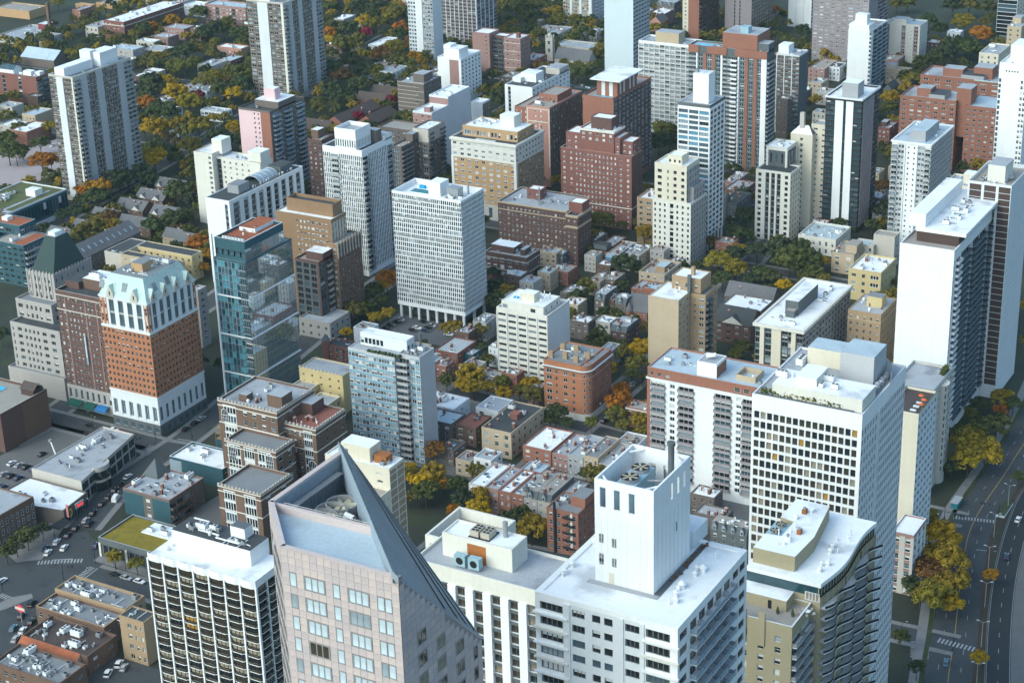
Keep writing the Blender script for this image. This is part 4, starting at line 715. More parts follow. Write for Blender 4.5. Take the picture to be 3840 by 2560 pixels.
# grey stepped deco tower with dark mansard
a, b2, c3 = G['gdeco1'], G['gdeco2'], G['gdeco3']; t = Bld('deco_tower', 'grey stone stepped tower with steep dark green mansard roof, far left', (a[0],a[1],a[2],37)); ws = dict(gl='dark', fr='graystone', dep=.25)
t.tier(a[0]+2,a[1]-3,a[2]+4,42,0,11,'graystone',[Bl(1)],[Bl(1)],4,roof='r_gray',par=.8,name='base_wall'); t.tier(a[0],a[1],a[2],37,10.2,a[4],'graystone',[Wn(.5,1,.25,.55,**ws),Wn(.8,1,.5,.5,st='pair',**ws),Wn(1.6,4,.5,.5,**ws),Wn(.8,1,.5,.5,st='pair',**ws),Wn(.8,1,.5,.5,st='pair',**ws),Bl(.3)],[Ba(.3,2,'slate','slate',1.),Wn(.7,5,.4,.5,**ws)],3.2,roof='r_dark',par=.9)
t.tier(b2[0]-1,b2[1],b2[2],30,a[4]-1,b2[4],'graystone',[Wn(.8,1,.5,.5,st='pair',**ws),Wn(1.6,4,.45,.55,**ws),Wn(.8,1,.5,.5,st='pair',**ws)],[Wn(1,4,.4,.5,**ws)],3.2,roof='r_gray',par=.8,name='upper_wall',foot=False); t.tier(c3[0],c3[1],c3[2],c3[3],b2[4]-1,c3[4],'graystone',[Wn(1,5,.45,.6,**ws),Bl(.1)],[Wn(1,7,.3,.5,**ws)],4.,roof='r_gray',par=.8,name='crown_wall',foot=False)
lx,ly = t.L(c3[0],c3[1]); w,d,z = c3[2],c3[3],c3[4]; b = MB(); X0,X1,Y0,Y1 = lx-w+1.5,lx-1.2,ly+1.5,ly+d-2; cx = (X0+X1)/2-.5; m = wm('green'); q = [(cx-3,Y0+8),(cx+3,Y0+8),(cx+3,Y1-5),(cx-3,Y1-5)]; p = [(X0,Y0),(X1,Y0),(X1,Y1),(X0,Y1)]
for i in range(4): j = (i+1)%4; b.face([(*p[i],z-.7),(*p[j],z-.7),(*q[j],z+14),(*q[i],z+14)],m)
b.face([(*k,z+14) for k in q],rm('r_lgray')); t.part(b,'mansard_roof'); b = MB(); b.box(cx-2,cx+2,Y0+9,Y1-7,z+14,z+15.6,METAL_W); t.part(b,'roof_plant'); b = MB()
for i in range(9): b.box(lx-w+w*i/8-.35,lx-w+w*i/8+.35,ly-.25,ly,z-11,z+.9,wm('graystone'),bottom=True)
for i in range(13): b.box(lx,lx+.25,ly+d*i/12-.35,ly+d*i/12+.35,z-11,z+.9,wm('graystone'),bottom=True)
t.part(b,'buttress'); t.done()
# brown brick hotel
g = G['browntw']; x,y,w,d,z = g; t = Bld('hotel', 'dark brown brick tower with pale stone base between the grey stepped and the orange towers', g); wh = dict(gl='std', fr='white2', dep=.15)
t.tier(x,y,w,d,11,z,'brick_dark',[Wn(.9,2,.45,.5,st='pair',**wh),Bl(.1),Wn(2.6,7,.42,.5,**wh),Bl(.1),Wn(.7,2,.45,.5,st='pair',**wh)],None,2.95,top=2.2,roof='r_dark',par=1.3,cop='stone'); t.tier(x+.15,y-.15,w+.3,d+.3,0,11.2,'graystone',[Wn(1,8,.4,.75,st='pair',gl='dark')],None,6,top=.6,bot=4,roof='r_gray',par=0,name='base_wall',foot=False)
for zz in (z-2.4,z-9): t.band(x,y,w,d,zz,zz+.5,'stone',.2,'string_course')
for a in (.18,.62,.86): b = MB(); b.box(-w/2+w*a,-w/2+w*a+.5,-d/2-.12,-d/2,11,z-3,wm('brick_pink'),bottom=True); t.part(b,'pilaster')
t.box(*sub(g,.32,.95,.4,.9),z-1.3,z+3.5,'brick_br','penthouse','r_white'); t.box(*sub(g,.0,.3,.3,.8),z-1.3,z+2.,'brick_dark','penthouse','r_dark'); t.kit((x-16,x-3,y+10,y+19,z+3.5),8,3)
for x0,x1,m in ((-11.5,-4.,'awning_green'),(-2.5,3.5,'awning_green'),(4.5,10.5,'awning_blue')):
    mat('awning_green',(.01,.08,.06)); mat('awning_blue',(.02,.14,.34)); b = MB(); n = 7
    for i in range(n):
        a0, a1 = math.pi*i/n/2, math.pi*(i+1)/n/2; b.face([(x0,-d/2-.2-3.4*math.cos(a0),2.6+1.9*math.sin(a0)),(x1,-d/2-.2-3.4*math.cos(a0),2.6+1.9*math.sin(a0)),(x1,-d/2-.2-3.4*math.cos(a1),2.6+1.9*math.sin(a1)),(x0,-d/2-.2-3.4*math.cos(a1),2.6+1.9*math.sin(a1))],MATS[m])
    t.part(b,'awning')
# vertical sign with its letters, running down the facade
SGN = mat('sign_letter',(.60,.66,.68)); b = MB(); sx = -w/2+w*.56; b.box(sx-.45,sx+.45,-d/2-.7,-d/2-.2,23,36.5,wm('bluegray'),bottom=True); sgn = t.part(b,'blade_sign')
b = MB(); zz = 36.
for i, gp in enumerate((0,0,0,1,0,1,0,0,1,0,0,1,0,0)):      # the sign's pale characters, too small to read
    zz -= .62+gp*.25; b.box(sx-.3,sx+.3,-d/2-.78,-d/2-.7,zz,zz+.42,SGN,bottom=True)
b.build('lettering',sgn); t.done()
# orange tower with copper mansard
g = G['orange']; x,y,w,d,z = g; t = Bld('hotel', 'orange brick tower with pale green copper mansard crown and white stone base', g); wo = dict(gl='dark', fr='concrete_d', dep=.18)
z0, z1 = 17.5, z-13.5
t.tier(x,y,w,d,5,z0,'white2',[Wn(1,6,.5,.82,st='pair',gl='sky',dep=.4)],[Wn(1,8,.5,.82,st='pair',gl='sky',dep=.4)],8.6,top=3.4,bot=.4,roof='r_gray',par=0,name='base_wall'); t.tier(x+.1,y-.1,w+.2,d+.2,0,5.1,'slate',[Wn(1,6,.6,.6,st='plain',gl='sky',dep=.3)],[Wn(1,8,.6,.6,st='plain',gl='sky',dep=.3)],4.,top=.8,bot=.3,roof='r_gray',par=0,name='shop_front',foot=False)
S_ = [Wn(1.0,2,.5,.5,**wo),Wn(1.0,2,.5,.5,**wo),Wn(1.,2,.5,.5,**wo),Wn(1.,2,.5,.5,**wo),Wn(1.,2,.5,.5,**wo),Wn(.6,1,.45,.5,**wo)]; E_ = [Wn(.6,1,.45,.5,**wo)]+[Wn(1.,2,.5,.5,**wo) for i in range(6)]+[Wn(.5,1,.45,.5,**wo)]
t.tier(x,y,w,d,z0,z1,'brick_or',S_,E_,2.93,top=.6,bot=.4,roof='r_gray',par=0,foot=False); wc = dict(st='pair', gl='sky', fr='slate', dep=.45, strip='white2', span='graystone')
t.tier(x,y,w,d,z1,z,'white2',[Wn(.8,2,.4,.6,gl='std',strip='brick_or',span='stone')]+[Wn(1,1,.55,.9,**wc) for i in range(4)]+[Wn(.4,1,.5,.6,gl='std',strip='brick_or',span='stone')],[Wn(.5,1,.5,.6,gl='std',strip='brick_or',span='stone')]+[Wn(1,1,.55,.9,**wc) for i in range(6)]+[Wn(.4,1,.5,.6,gl='std',strip='brick_or',span='stone')],6.2,top=1.,bot=.6,roof='r_gray',par=0,name='crown_wall',foot=False)
t.band(x,y,w,d,z1-.5,z1+.4,'white2',.3); t.band(x,y,w,d,z0-.3,z0+.5,'white2',.25); t.band(x,y,w,d,z-.5,z+.1,'white2',.3)
X,Y = w/2,d/2; i_ = 4.2; hz = 9.; p = [(-X,-Y),(X,-Y),(X,Y),(-X,Y)]; q = [(-X+i_,-Y+i_),(X-i_,-Y+i_),(X-i_,Y-i_),(-X+i_,Y-i_)]; b = MB()
for k in range(4): j = (k+1)%4; b.face([(*p[k],z+.12),(*p[j],z+.12),(*q[j],z+hz),(*q[k],z+hz)],rm('r_copper'))
t.part(b,'mansard_roof'); b = MB(); b.face([(*k,z+hz-.05) for k in q],rm('r_gray')); t.part(b,'roof'); t.kit((x-w+i_+1,x-i_-1,y+i_+1,y+d-i_-1,z+hz),14,3)
t.box(x-9,y+10,6,7,z+hz-.1,z+hz+3.6,'ochre','penthouse','r_gray')
def stonegable(cx,cy,ux,uy,ww,hh):
    b = MB(); nx,ny = uy,-ux; m = wm('stone'); P = lambda a,zz,o: (cx+ux*a+nx*o, cy+uy*a+ny*o, zz)
    f = [P(-ww,z-.4,.35),P(ww,z-.4,.35),P(ww*.9,z+hh*.35,.35),P(0,z+hh,.35),P(-ww*.9,z+hh*.35,.35)]; b.face(f,m)
    k = [P(ww*.9,z+hh*.35,-2.4),P(0,z+hh,-3.2),P(-ww*.9,z+hh*.35,-2.4)]; cp = rm('r_copper'); b.face([f[2],k[0],k[1],f[3]],cp); b.face([f[3],k[1],k[2],f[4]],cp); b.face([f[1],P(ww,z-.4,-2),k[0],f[2]],m); b.face([P(-ww,z-.4,-2),f[0],f[4],k[2]],m)
    b.face([P(-.3,z+.8,.37),P(.3,z+.8,.37),P(.3,z+hh*.5,.37),P(-.3,z+hh*.5,.37)],GL['dark']); t.part(b,'stone_gable')
for a in (-.25,.25): stonegable(a*w,-Y,1,0,1.9,5.2)
for a in (-.36,-.12,.12,.36): stonegable(X,a*d,0,1,1.9,5.2)
b = MB()
for (cx,cy,ux,uy) in ((0,-Y,1,0),(-.47*w,-Y,1,0),(X,-.24*d,0,1),(X,.02*d,0,1)):
    nx,ny = uy,-ux; s0 = 1.2
    for k in range(5): aa = -1.2+k*.6; b.tube((cx+ux*aa-nx*1.2,cy+uy*aa-ny*1.2,z+2.6),(cx+ux*aa-nx*2.6,cy+uy*aa-ny*2.6,z+6.2),.12,METAL,4)
    b.face([(cx+ux*s0-nx*1.25,cy+uy*s0-ny*1.25,z+2.9),(cx+ux*s0-nx*2.5,cy+uy*s0-ny*2.5,z+6.),(cx-ux*s0-nx*2.5,cy-uy*s0-ny*2.5,z+6.),(cx-ux*s0-nx*1.25,cy-uy*s0-ny*1.25,z+2.9)][::-1],GL['sky'])
t.part(b,'skylight'); t.done()
tower('apartment_block', 'pale grey sliver building with one column of windows behind the orange tower', 'sliver', 'graystone', [Bl(1)], [Wn(1,1,.35,.45,gl='std')], 3.2, roof='r_lgray', kit=1).done()
# glass tower
g = G['glass']; x,y,w,d,z = g; mat('glass_mirror',(.62,.70,.74),var=.06,rough=.03,metal=.85,scale=.05,fine=.3); GL['mirror'] = MATS['glass_mirror']; ct = dict(st='plain', gl='tealb', fr='bluegray', dep=.07, span='teal', strip='bluegray')
t = Bld('glass_tower', 'teal glass tower with thin white edge and mirror east wall', g); t.tier(x,y,w,d,0,z-9,'teal',[Wn(.78,7,.93,.84,**ct),Ba(.22,1,'concrete','glass_sky',.5,gl='teal',wf=.96)],[Wn(1,16,.97,.95,st='pane',gl='mirror',fr='teal',dep=.05,span='bluegray',strip='teal')],3.15,top=.6,bot=4.,roof='r_lgray',par=.2)
t.tier(x-.4,y+1.2,w-1,d-6,z-9.2,z,'teal',[Wn(1,5,.9,.5,st='pane',gl='sky',dep=.8,fr='teal')],[Wn(1,14,.97,.95,st='pane',gl='mirror',fr='teal',dep=.05,span='bluegray',strip='teal')],9,top=3.6,bot=.4,roof='r_rust',par=1.2,cop='white',name='crown_wall',foot=False)
b = MB(); b.box(-w/2-.5,-w/2+.35,-d/2-.5,-d/2+.4,0,z+1.5,wm('white')); t.part(b,'edge_fin'); 
for zz in (z-26,z-44,z-62): t.band(x,y,w,d,zz,zz+.6,'white',.25,'floor_band')
t.box(*sub(g,.2,.7,.45,.9),z-1.2,z+.6,'white','roof_hut','r_rust'); b = MB()
for i in range(7): b.cyl(-w/2+3.5+i*1.7,-d/2+4.,.7,.7,z-1.2,z+.3,METAL_W,8,DARK)
t.part(b,'cooling_fan'); t.kit((x-12,x-3,y+6,y+24,z-.8),6,3); t.done()
# white building with the glass vault
g = G['vault']; x,y,w,d,z = g; t = Bld('office_block', 'white block with black roof and curved glass vault behind the glass tower', g); vs = dict(st='pair', gl='dark', fr='slate', dep=.35, span='slate')
t.tier(x,y,w,d,0,z,'white',[Bl(.8),Wn(.12,1,.9,.7,**vs),Bl(.08)],[Bl(.05),Wn(.08,1,.8,.7,**vs),Bl(.06)]+[q for i in range(8) for q in (Wn(.06,1,.9,.86,**vs),Bl(.045))],3.,top=2.2,bot=4,roof='r_dark',par=.4,cop='white'); b = MB(); n = 10; y0,y1 = -2,14
for i in range(n):
    a0,a1 = math.pi*i/n,math.pi*(i+1)/n; P = lambda a,yy: (5.*math.cos(a)-.5,yy,z-.4+3.6*math.sin(a)); b.face([P(a0,y0),P(a0,y1),P(a1,y1),P(a1,y0)],GL['pale']); b.tube(P(a0,y0),P(a0,y1),.08,METAL_W,4)
for yy in (-2,2,6,10,14):
    for i in range(n): P = lambda a: (5.05*math.cos(a)-.5,yy,z-.38+3.65*math.sin(a)); b.tube(P(math.pi*i/n),P(math.pi*(i+1)/n),.09,METAL_W,4)
t.part(b,'glass_vault'); t.box(x-3,y+12,7,9,z-.4,z+4,'concrete_d','penthouse','r_gray'); t.box(x-3,y+48,8,11,z-.4,z+3.4,'slate','penthouse','r_dark'); t.kit((x-4,x-1,y+20,y+60,z-.4),10,3,kinds='v'); t.done()
# cream patched building
g = G['cream72']; x,y,w,d,z = g; t = Bld('apartment_slab', 'cream weathered building with dark slot and stepped roof left of the black-roofed white block', g); t.tier(*sub(g,0,.3,0,1),0,z+1.5,'offwhite',[Bl(.7),Wn(.3,1,.5,.5,gl='dark')],None,2.9,roof='r_white',cop='salmon'); x1,y1,w1,d1 = sub(g,.3,1,.25,1); t.tier(x1,y1,w1-.02,d1,0,z-1,'offwhite',[Wn(.15,1,.8,.9,st='pane',gl='dark',span='slate'),Wn(1,5,.3,.45,gl='std'),Bl(.3)],None,2.9,roof='r_white',cop='salmon'); t.box(*sub(g,.2,.36,.4,.95),z,z+8,'offwhite','lift_tower','r_white'); t.box(*sub(g,.8,1,.3,.9),z-1,z+4.5,'offwhite','penthouse','r_white'); t.kit((x-20,x-9,y+5,y+12,z-1.5),5,3,kinds='av'); t.done()
# orange-brown deco block
g = G['orbrown']; x,y,w,d,z = g; t = Bld('deco_block', 'orange-brown brick stepped block with buttressed corners behind the glass tower', g); wq = dict(gl='blind', fr='white2', dep=.15)
t.tier(x,y,w,d,0,z,'obrown',[Bl(.9),Wn(.35,2,.5,.45,**wq),Wn(.35,2,.5,.45,**wq),Wn(.25,1,.6,.45,**wq),Wn(.4,3,.6,.45,**wq),Wn(.2,1,.5,.45,**wq),Bl(.15)],[Wn(1,5,.35,.5,gl='std',strip='stone')],2.95,top=1.8,roof='r_white',par=.5,cop='stone'); t.tier(*sub(g,.12,.95,.35,1),z-.5,z+6,'obrown',None,None,3,roof='r_dark',par=1.6,name='penthouse_wall',foot=False); t.tier(x+4.5,y-2.5,7.5,20,0,z-11,'obrown',[Wn(1,2,.4,.5,**wq)],[Wn(1,8,.4,.5,gl='dark',strip='brick_br',span='brick_br')],2.95,roof='r_tan',par=1.,cop='stone',name='corner_wing')
b = MB(); lx,ly = t.L(x+4.5,y-2.5)
for i in range(9): b.box(lx,lx+.3,ly+20*i/8-.3,ly+20*i/8+.3,z-18,z-9.6,wm('stone'),bottom=True)
t.part(b,'buttress'); t.done()
g = G['dkbrown']; t = tower('loft_block', 'dark brown loft block with full-height black windows right of the glass tower', 'dkbrown', 'brick_dark', [Wn(1,3,.75,.8,st='pair',gl='dark',fr='slate',span='slate'),Bl(.1)], [Wn(.35,1,.85,.86,st='tri',gl='dark',fr='slate',span='slate'),Bl(.1),Ba(.3,1,'offwhite','metal_gray',.8,gl='dark'),Bl(.1)], 3.3, roof='r_tan', kit=4, pent=((.3,1,.3,1,4,'brick_dark','r_white'),)); x,y,w,d,z = g; t.tier(x+9,y-7,18,17,0,9,'graystone',[Wn(1,4,.3,.4,gl='dark')],[Wn(1,4,.4,.5)],4.,roof='r_lgray',name='base_wing'); t.done()
# ochre hotel
g = G['hotel']; x,y,w,d,z = g; t = Bld('hotel', 'ochre and cream hotel with orange rooftop pavilion and roof terrace', g); wy = dict(st='pair', gl='blind', fr='white', dep=.15)
t.tier(x,y,w,d,0,9,'stone',[Wn(1,6,.35,.75,st='plain',gl='dark')],[Wn(1,8,.3,.6,gl='dark')],8,top=.5,roof='r_gray',par=0,name='base_wall'); t.tier(x,y,w,d,9,z-11,'ochre',[Wn(1,9,.5,.5,**wy)],[Wn(1,9,.4,.5,strip='tan',span='tan',**dict(wy,gl='std'))],3.05,top=.1,bot=.3,roof='r_gray',par=0,foot=False); t.tier(x,y,w,d,z-11,z,'offwhite',[Wn(1,9,.5,.5,**wy)],[Wn(1,9,.4,.5,**dict(wy,gl='std'))],3.05,top=1.7,bot=.2,roof='r_dark',par=.9,name='upper_wall',foot=False)
t.band(x,y,w,d,z-1.5,z-.3,'offwhite',.7); t.band(x,y,w,d,z-11.2,z-10.8,'offwhite',.15,'string_course'); b = MB(); b.box(-w/2-.2,-w/2+1.4,-d/2-.2,-d/2+1.4,9,z-11,wm('offwhite')); b.box(w/2-1.4,w/2+.2,-d/2-.2,-d/2+1.6,9,z-11,wm('offwhite')); t.part(b,'corner_quoin')
t.tier(x-2.5,y+7,w-6,d-13,z-.9,z+5,'ochre',[Wn(.5,1,.7,.6,st='quad',gl='sky'),Wn(1.4,8,.6,.6,st='plain',gl='pale',fr='white'),Bl(.2),Wn(.6,3,.6,.6,st='plain',gl='pale',fr='white')],[Wn(1,6,.4,.5)],4.5,roof='r_white',par=.4,name='pavilion_wall',foot=False); t.box(x-9,y+15,9,8,z+4.5,z+11,'offwhite','lift_tower','r_white'); t.kit((x-35,x-20,y+9,y+22,z+4.6),9,3,kinds='av'); b = MB()
for i in range(9): b.box(-6+i*1.4,-5.2+i*1.4,-d/2+2,-d/2+4,z-.9,z-.4,METAL_W)
t.part(b,'sun_lounger'); t.done()
# white slab on stilts
g = G['slab']; x,y,w,d,z = g; sw = dict(st='plain', gl='std', fr='slate', dep=.22, strip='white', span='white'); t = Bld('slab_tower', 'white gridded slab on stilts with rooftop pool behind the car park', g)
t.tier(x,y,w,d,6.5,z,'white',[Wn(1,34,.68,.82,**dict(sw,gl='slab'))],[Wn(1,19,.66,.80,**dict(sw,strip='white2',span='white2',gl='dark'))],2.42,top=1.,bot=1.8,roof='r_white',par=2.6,pw=.6)
for i in range(8):
    for j in range(3): b = MB(); px,py = -w/2+1.4+i*(w-2.8)/7, -d/2+1+j*(d-2)/2; b.box(px-.6,px+.6,py-.5,py+.5,0,6.5,wm('white2')); t.part(b,'stilt')
b = MB(); b.box(-w/2+5,w/2-5,-d/2+6,d/2-2,0,6.5,wm('slate')); t.part(b,'lobby'); t.box(x-w*.42,y+d*.38,6.5,8,z-2.6,z+4,'white','stair_tower','r_white'); t.box(x-w*.18,y+d*.42,6,5,z-2.6,z+2.2,METAL,'cooling_unit'); b = MB(); b.box(-w/2+4.5,-w/2+15,-2,3,z-2.6,z-2.35,wm('white'),glassm('pool_green',(.02,.14,.14),rough=.06)); t.part(b,'pool'); b = MB(); b.cyl(w/2-6,d/2-4,.5,.5,z-2.6,z+3.4,METAL,8); t.part(b,'flue'); b = MB(); b.box(-w/2+6,-w/2+9,d/2-6,d/2-4.5,z-2.6,z-1.2,mat('blue_tarp',(.02,.30,.55))); t.part(b,'tarpaulin'); t.kit((x-16,x-3,y+4,y+16,z-2.6),7,3,kinds='av'); t.done()
# brown U-shaped apartment house
g = G['ubrown']; x,y,w,d,z = g; wu = dict(gl='std', fr='white2', dep=.15); t = Bld('apartment_house', 'brown brick apartment house with pale frieze and square corner turret', g)
t.tier(x,y,w,d,0,z,'brick_dark',[Wn(1,16,.42,.5,**wu)],None,2.9,top=1.6,roof='r_lgray',par=.7,cop='stone'); g2 = G['uwing']; t.tier(g2[0],g2[1],g2[2],g2[3],0,g2[4],'brick_dark',[Wn(1,2,.3,.45,**wu)],[Wn(1,5,.4,.5,gl='dark')],2.9,top=2.,roof='r_dark',par=.8,cop='stone',name='wing_wall'); t.band(x,y,w,d,z-4.4,z-3.9,'tan_l',.15,'string_course'); t.band(x,y,w,d,z-.7,z+.1,'tan_l',.25); t.band(*g2[:4],g2[4]-1.2,g2[4],'tan_l',.25); t.band(*g2[:4],g2[4]-7,g2[4]-5.8,'tan_l',.12,'string_course')
t.tier(g2[0]-.3,g2[1]+6,g2[2]+1,8,g2[4]-.8,g2[4]+5,'brick_red',None,None,3,roof='r_white',par=.4,cop='tan_l',name='turret_wall',foot=False); t.tier(x-22,y+12,8,7,z-.7,z+5,'brick_red',[Wn(1,2,.3,.5)],[Wn(1,2,.3,.5)],4,roof='r_white',par=.4,name='roof_hut',foot=False); b = MB(); b.cyl(g2[2]*0+2,-8,.45,.45,z-1,z+9,METAL,8); t.part(b,'flue'); t.kit((x-38,x-4,y+3,y+22,z-.7),16,3); t.done()
t = tower('brick_house', 'dark brick house with planted roof terrace right of the white gridded slab', 'dkterr', 'brick_dark', [Wn(.5,2,.5,.5,**wu),Wn(.6,2,.5,.6,st='pair',**wu),Wn(.5,2,.5,.5,**wu)], [Wn(1,5,.4,.5,**wu)], 3.2, top=1.6, roof='r_lgray', par=1., kit=8, kinds='avc', pent=((.05,.6,.3,.9,3.5,'brick_dark','r_white'),(.75,.85,.3,.8,3.2,'brick_dark','r_lgray')), cop='stone'); g = G['dkterr']
for zz in (6.8,g[4]-3): t.band(*g[:4],zz,zz+.4,'stone',.12,'string_course')
t.done()
tower('apartment_house', 'narrow brown brick house with bay windows left of the beige stepped tower', 'smallbr', 'tan', [Wn(.5,1,.5,.5,fr='white2'),Wn(.5,1,.6,.5,st='pair',fr='white2')], None, 3.3, roof='r_white', kit=2, kinds='cv').done()
# cream mid-rise with the antenna hut
g = G['f2']; x,y,w,d,z = g; t = Bld('office_midrise', 'cream mid-rise with ribbon windows and a cluster of rooftop antennas', g); wf_ = dict(st='tri', gl='slab', fr='slate', dep=.2)
S_ = [q for i in range(5) for q in (Pi(.07,'offwhite',.3),Wn(1,1,.8,.42,**wf_))]; t.tier(x,y,w,d,0,z,'offwhite',S_,[Bl(1,'white2')],2.9,top=1.6,roof='r_lgray',par=1.1,cop='white'); rf = t.tier(x-2.4,y+1.2,w-4.4,d-5.5,z-1.1,z+3,'offwhite',[Wn(.3,1,.7,.5,**wf_),Bl(.9),Wn(.3,1,.7,.5,**wf_),Bl(.3)],[Wn(1,3,.2,.4,**wf_)],3.2,top=.6,roof='r_white',par=.3,name='upper_wall',foot=False)
t.box(x-9,y+5,6.5,5,z+2.7,z+6.6,'cream','antenna_hut','r_white'); b = MB(); r = random.Random(4)
for i in range(26): px,py = r.uniform(-5,9),r.uniform(-6,3); hh = r.uniform(1.5,3.6); b.tube((px,py,z+2.7),(px,py,z+2.7+hh),.07,METAL,4); b.box(px-.16,px+.16,py-.12,py+.12,z+2.7+hh-1.4,z+2.7+hh,METAL_W,bottom=True)
t.part(b,'antenna'); b = MB(); b.box(-7.5,-5.5,-4,-2.6,z+2.75,z+3.3,MATS['blue_tarp']); t.part(b,'tarpaulin'); t.kit((x-20,x-5,y+3,y+12,z+2.8),8,3,kinds='av'); t.done()
# tan tower
g = G['tan']; x,y,w,d,z = g; t = Bld('apartment_tower', 'tan brick tower with blank south wall and stepped roof, right of the street trees', g); wt_ = dict(gl='std', fr='white2', dep=.2); g2 = G['tanB']
t.tier(x,y,w,d,0,z,'tan_l',[Bl(1)],[Wn(1,5,.35,.5,**wt_)],3.05,roof='r_white',par=.4,cop='tan_l'); t.tier(g2[0]+4.6,g2[1],g2[2]+1,g2[3],0,z-.5,'tan',[Wn(.4,1,.4,.4,**wt_),Wn(.3,1,.3,.3,**wt_),Wn(.5,1,.6,.5,st='pair',**wt_)],[Ba(.5,1,'slate','slate',1.2),Wn(.5,2,.4,.5,**wt_)],3.05,roof='r_gray',par=.8,name='wing_wall'); g2 = G['tanTop']; t.tier(g2[0],g2[1],g2[2],g2[3]+4,z-.6,g2[4],'tan',[Wn(1,3,.25,.35,**wt_)],[Bl(1)],5,roof='r_white',par=.4,name='upper_wall',foot=False); t.box(g2[0]-5,g2[1]+4,1.6,1.6,g2[4]-.4,g2[4]+3.5,'tan','chimney'); b = MB(); b.box(6.5,8,1,2.2,z,z+8,wm('slate')); t.part(b,'flue'); t.kit((x-12,x-3,y+3,y+16,z-.4),4,3,kinds='v'); t.done()
# broad cream block with white roof
g = G['cream86']; x,y,w,d,z = g; t = Bld('apartment_slab', 'cream slab with broad white roof and dark grey rooftop box, right of centre', g); wv = dict(st='pair', gl='std', fr='slate', dep=.3, span='slate'); t.tier(x,y,w,d,0,z,'offwhite',[Wn(.35,1,.9,.8,**wv),Pi(.3,'cream',.5),Wn(.5,1,.9,.8,**wv),Pi(.65,'cream',.5),Wn(.45,1,.9,.8,**wv),Wn(.25,1,.9,.8,**wv),Pi(.3,'cream',.5),Wn(.45,1,.9,.8,**wv)],[q for i in range(15) for q in (Wn(1,1,.94,.62,st='pair',gl='dark',fr='slate',span='concrete_d',dep=.2),Pi(.1,'graystone',.35))],2.75,top=1.,roof='r_white',par=.5,cop='offwhite'); t.band(x,y,w,d,z-1.4,z+.06,'offwhite',.9); g2 = G['cream86b']; t.box(*g2[:4],z-.5,g2[4],'slate','penthouse','r_white'); t.box(g2[0]-.5,g2[1]-3.5,4,3.4,z-.5,z+2.6,'slate','penthouse','r_tan'); t.kit((x-19,x-3,y+3,y+18,z-.5),7,3); t.kit((x-8,x-2,y+22,y+55,z-.5),8,5); t.done()
g = G['tan87']; x,y,w,d,z = g; t = tower('apartment_house', 'tan stone apartment house with grey roof and yellow stair hut', 'tan87', 'tan', [Wn(1,5,.34,.45,gl='std',fr='white2')], [Wn(1,7,.34,.45,gl='dark')], 3.05, roof='r_lgray', par=.3, kit=5, kinds='cv'); t.band(x,y,w,d,z-4,z-3.6,'tan_l',.12,'string_course'); t.box(x-2.5,y+8,7,6,z-.3,z+4.5,'yellow','stair_hut','r_gray'); t.done()
g = G['yel88']; t = tower('villa', 'yellow stucco villa with white roof left of the tall white balcony tower', 'yel88', 'yellow', [Wn(.5,1,.5,.4,gl='blind',fr='white'),Wn(.4,1,.4,.5,gl='dark'),Wn(.6,1,.7,.5,st='tri',gl='dark',fr='white')], [Wn(1,4,.3,.4)], 3.4, roof='r_white', kit=7, kinds='cva'); t.done()
tower('mansion', 'cream stone mansion with arched windows and cluttered grey roof', 'low90', 'offwhite', [Wn(1,6,.35,.6,gl='dark')], [Wn(1,6,.35,.6,gl='dark')], 4.6, bot=.5, roof='r_blue', kit=14, h=9.5).done()
# tall white balcony tower
g = G['white91']; x,y,w,d,z = g; g2 = G['white91r']; t = Bld('balcony_tower', 'tall white tower with blank south wall, long dark balconies and white rooftop deck', g)
t.tier(x,y,w,d,0,z,'white',[Bl(1)],[Wn(.05,1,.4,.45,st='plain',gl='dark',fr='slate'),Ba(.1,1,'white','white',1.2,gl='dark'),Ba(.2,1,'bluegray','slate',1.3,gl='dark',span='slate'),Bl(.05,'concrete'),Ba(.3,2,'bluegray','slate',1.3,gl='dark',span='slate'),Bl(.05,'concrete'),Ba(.25,2,'bluegray','slate',1.3,gl='dark',span='slate')],2.75,top=4.2,bot=6.,roof='r_tan',par=.8,cop='white')
t.box(x-.5,y+7,w-5,d-9,z-.8,z+3.2,'brown_p','glazed_storey'); t.box(g2[0],g2[1],g2[2]-.5,g2[3]+4,z+3.2,z+4.6,'white','deck_roof','r_white',True); t.box(x-w*.68,y+9,w*.3,d-14,z+4.6,z+10,'white','plant_screen','r_white'); b = MB()
for i in range(3): b.box(-w/2+.8,-w/2+4.4,-12+i*9,-6+i*9,z+4.6,z+8.2+i%2,METAL_B)
t.part(b,'cooling_unit'); b = MB()
for i in range(5): b.box(0,6,-14+i*6,-13.2+i*6,z+4.62,z+4.8,METAL)
t.part(b,'roof_grille'); t.kit((x-12,x-3,y+12,y+55,z+4.6),9,3,kinds='av'); t.done()
# dark panel tower with dotted east wall
g = G['dots92']; x,y,w,d,z = g; t = Bld('panel_tower', 'tower with dark brown panelled south wall and grey dotted east wall, right edge', g); t.tier(x,y,w,d,0,z,'white2',[q for i in range(3) for q in (Bl(.1),Wn(1,1,.9,.93,st='pane',gl='brownp',fr='slate',dep=.1,span='white2'))],[Wn(1,10,.16,.5,st='pane',gl='dark',fr='slate',dep=.12)],2.8,top=1.,bot=6,roof='r_tan',par=1.6,cop='white2'); t.box(*sub(g,.35,.75,.2,.6),z-1.6,z+6,'offwhite','penthouse','r_lgray'); b = MB(); b.tube((-2,-8,z-.6),(6,-2,z-.6),1.1,METAL,8); t.part(b,'duct'); t.kit((x-16,x-3,y+3,y+25,z-1.6),10,3); t.done()
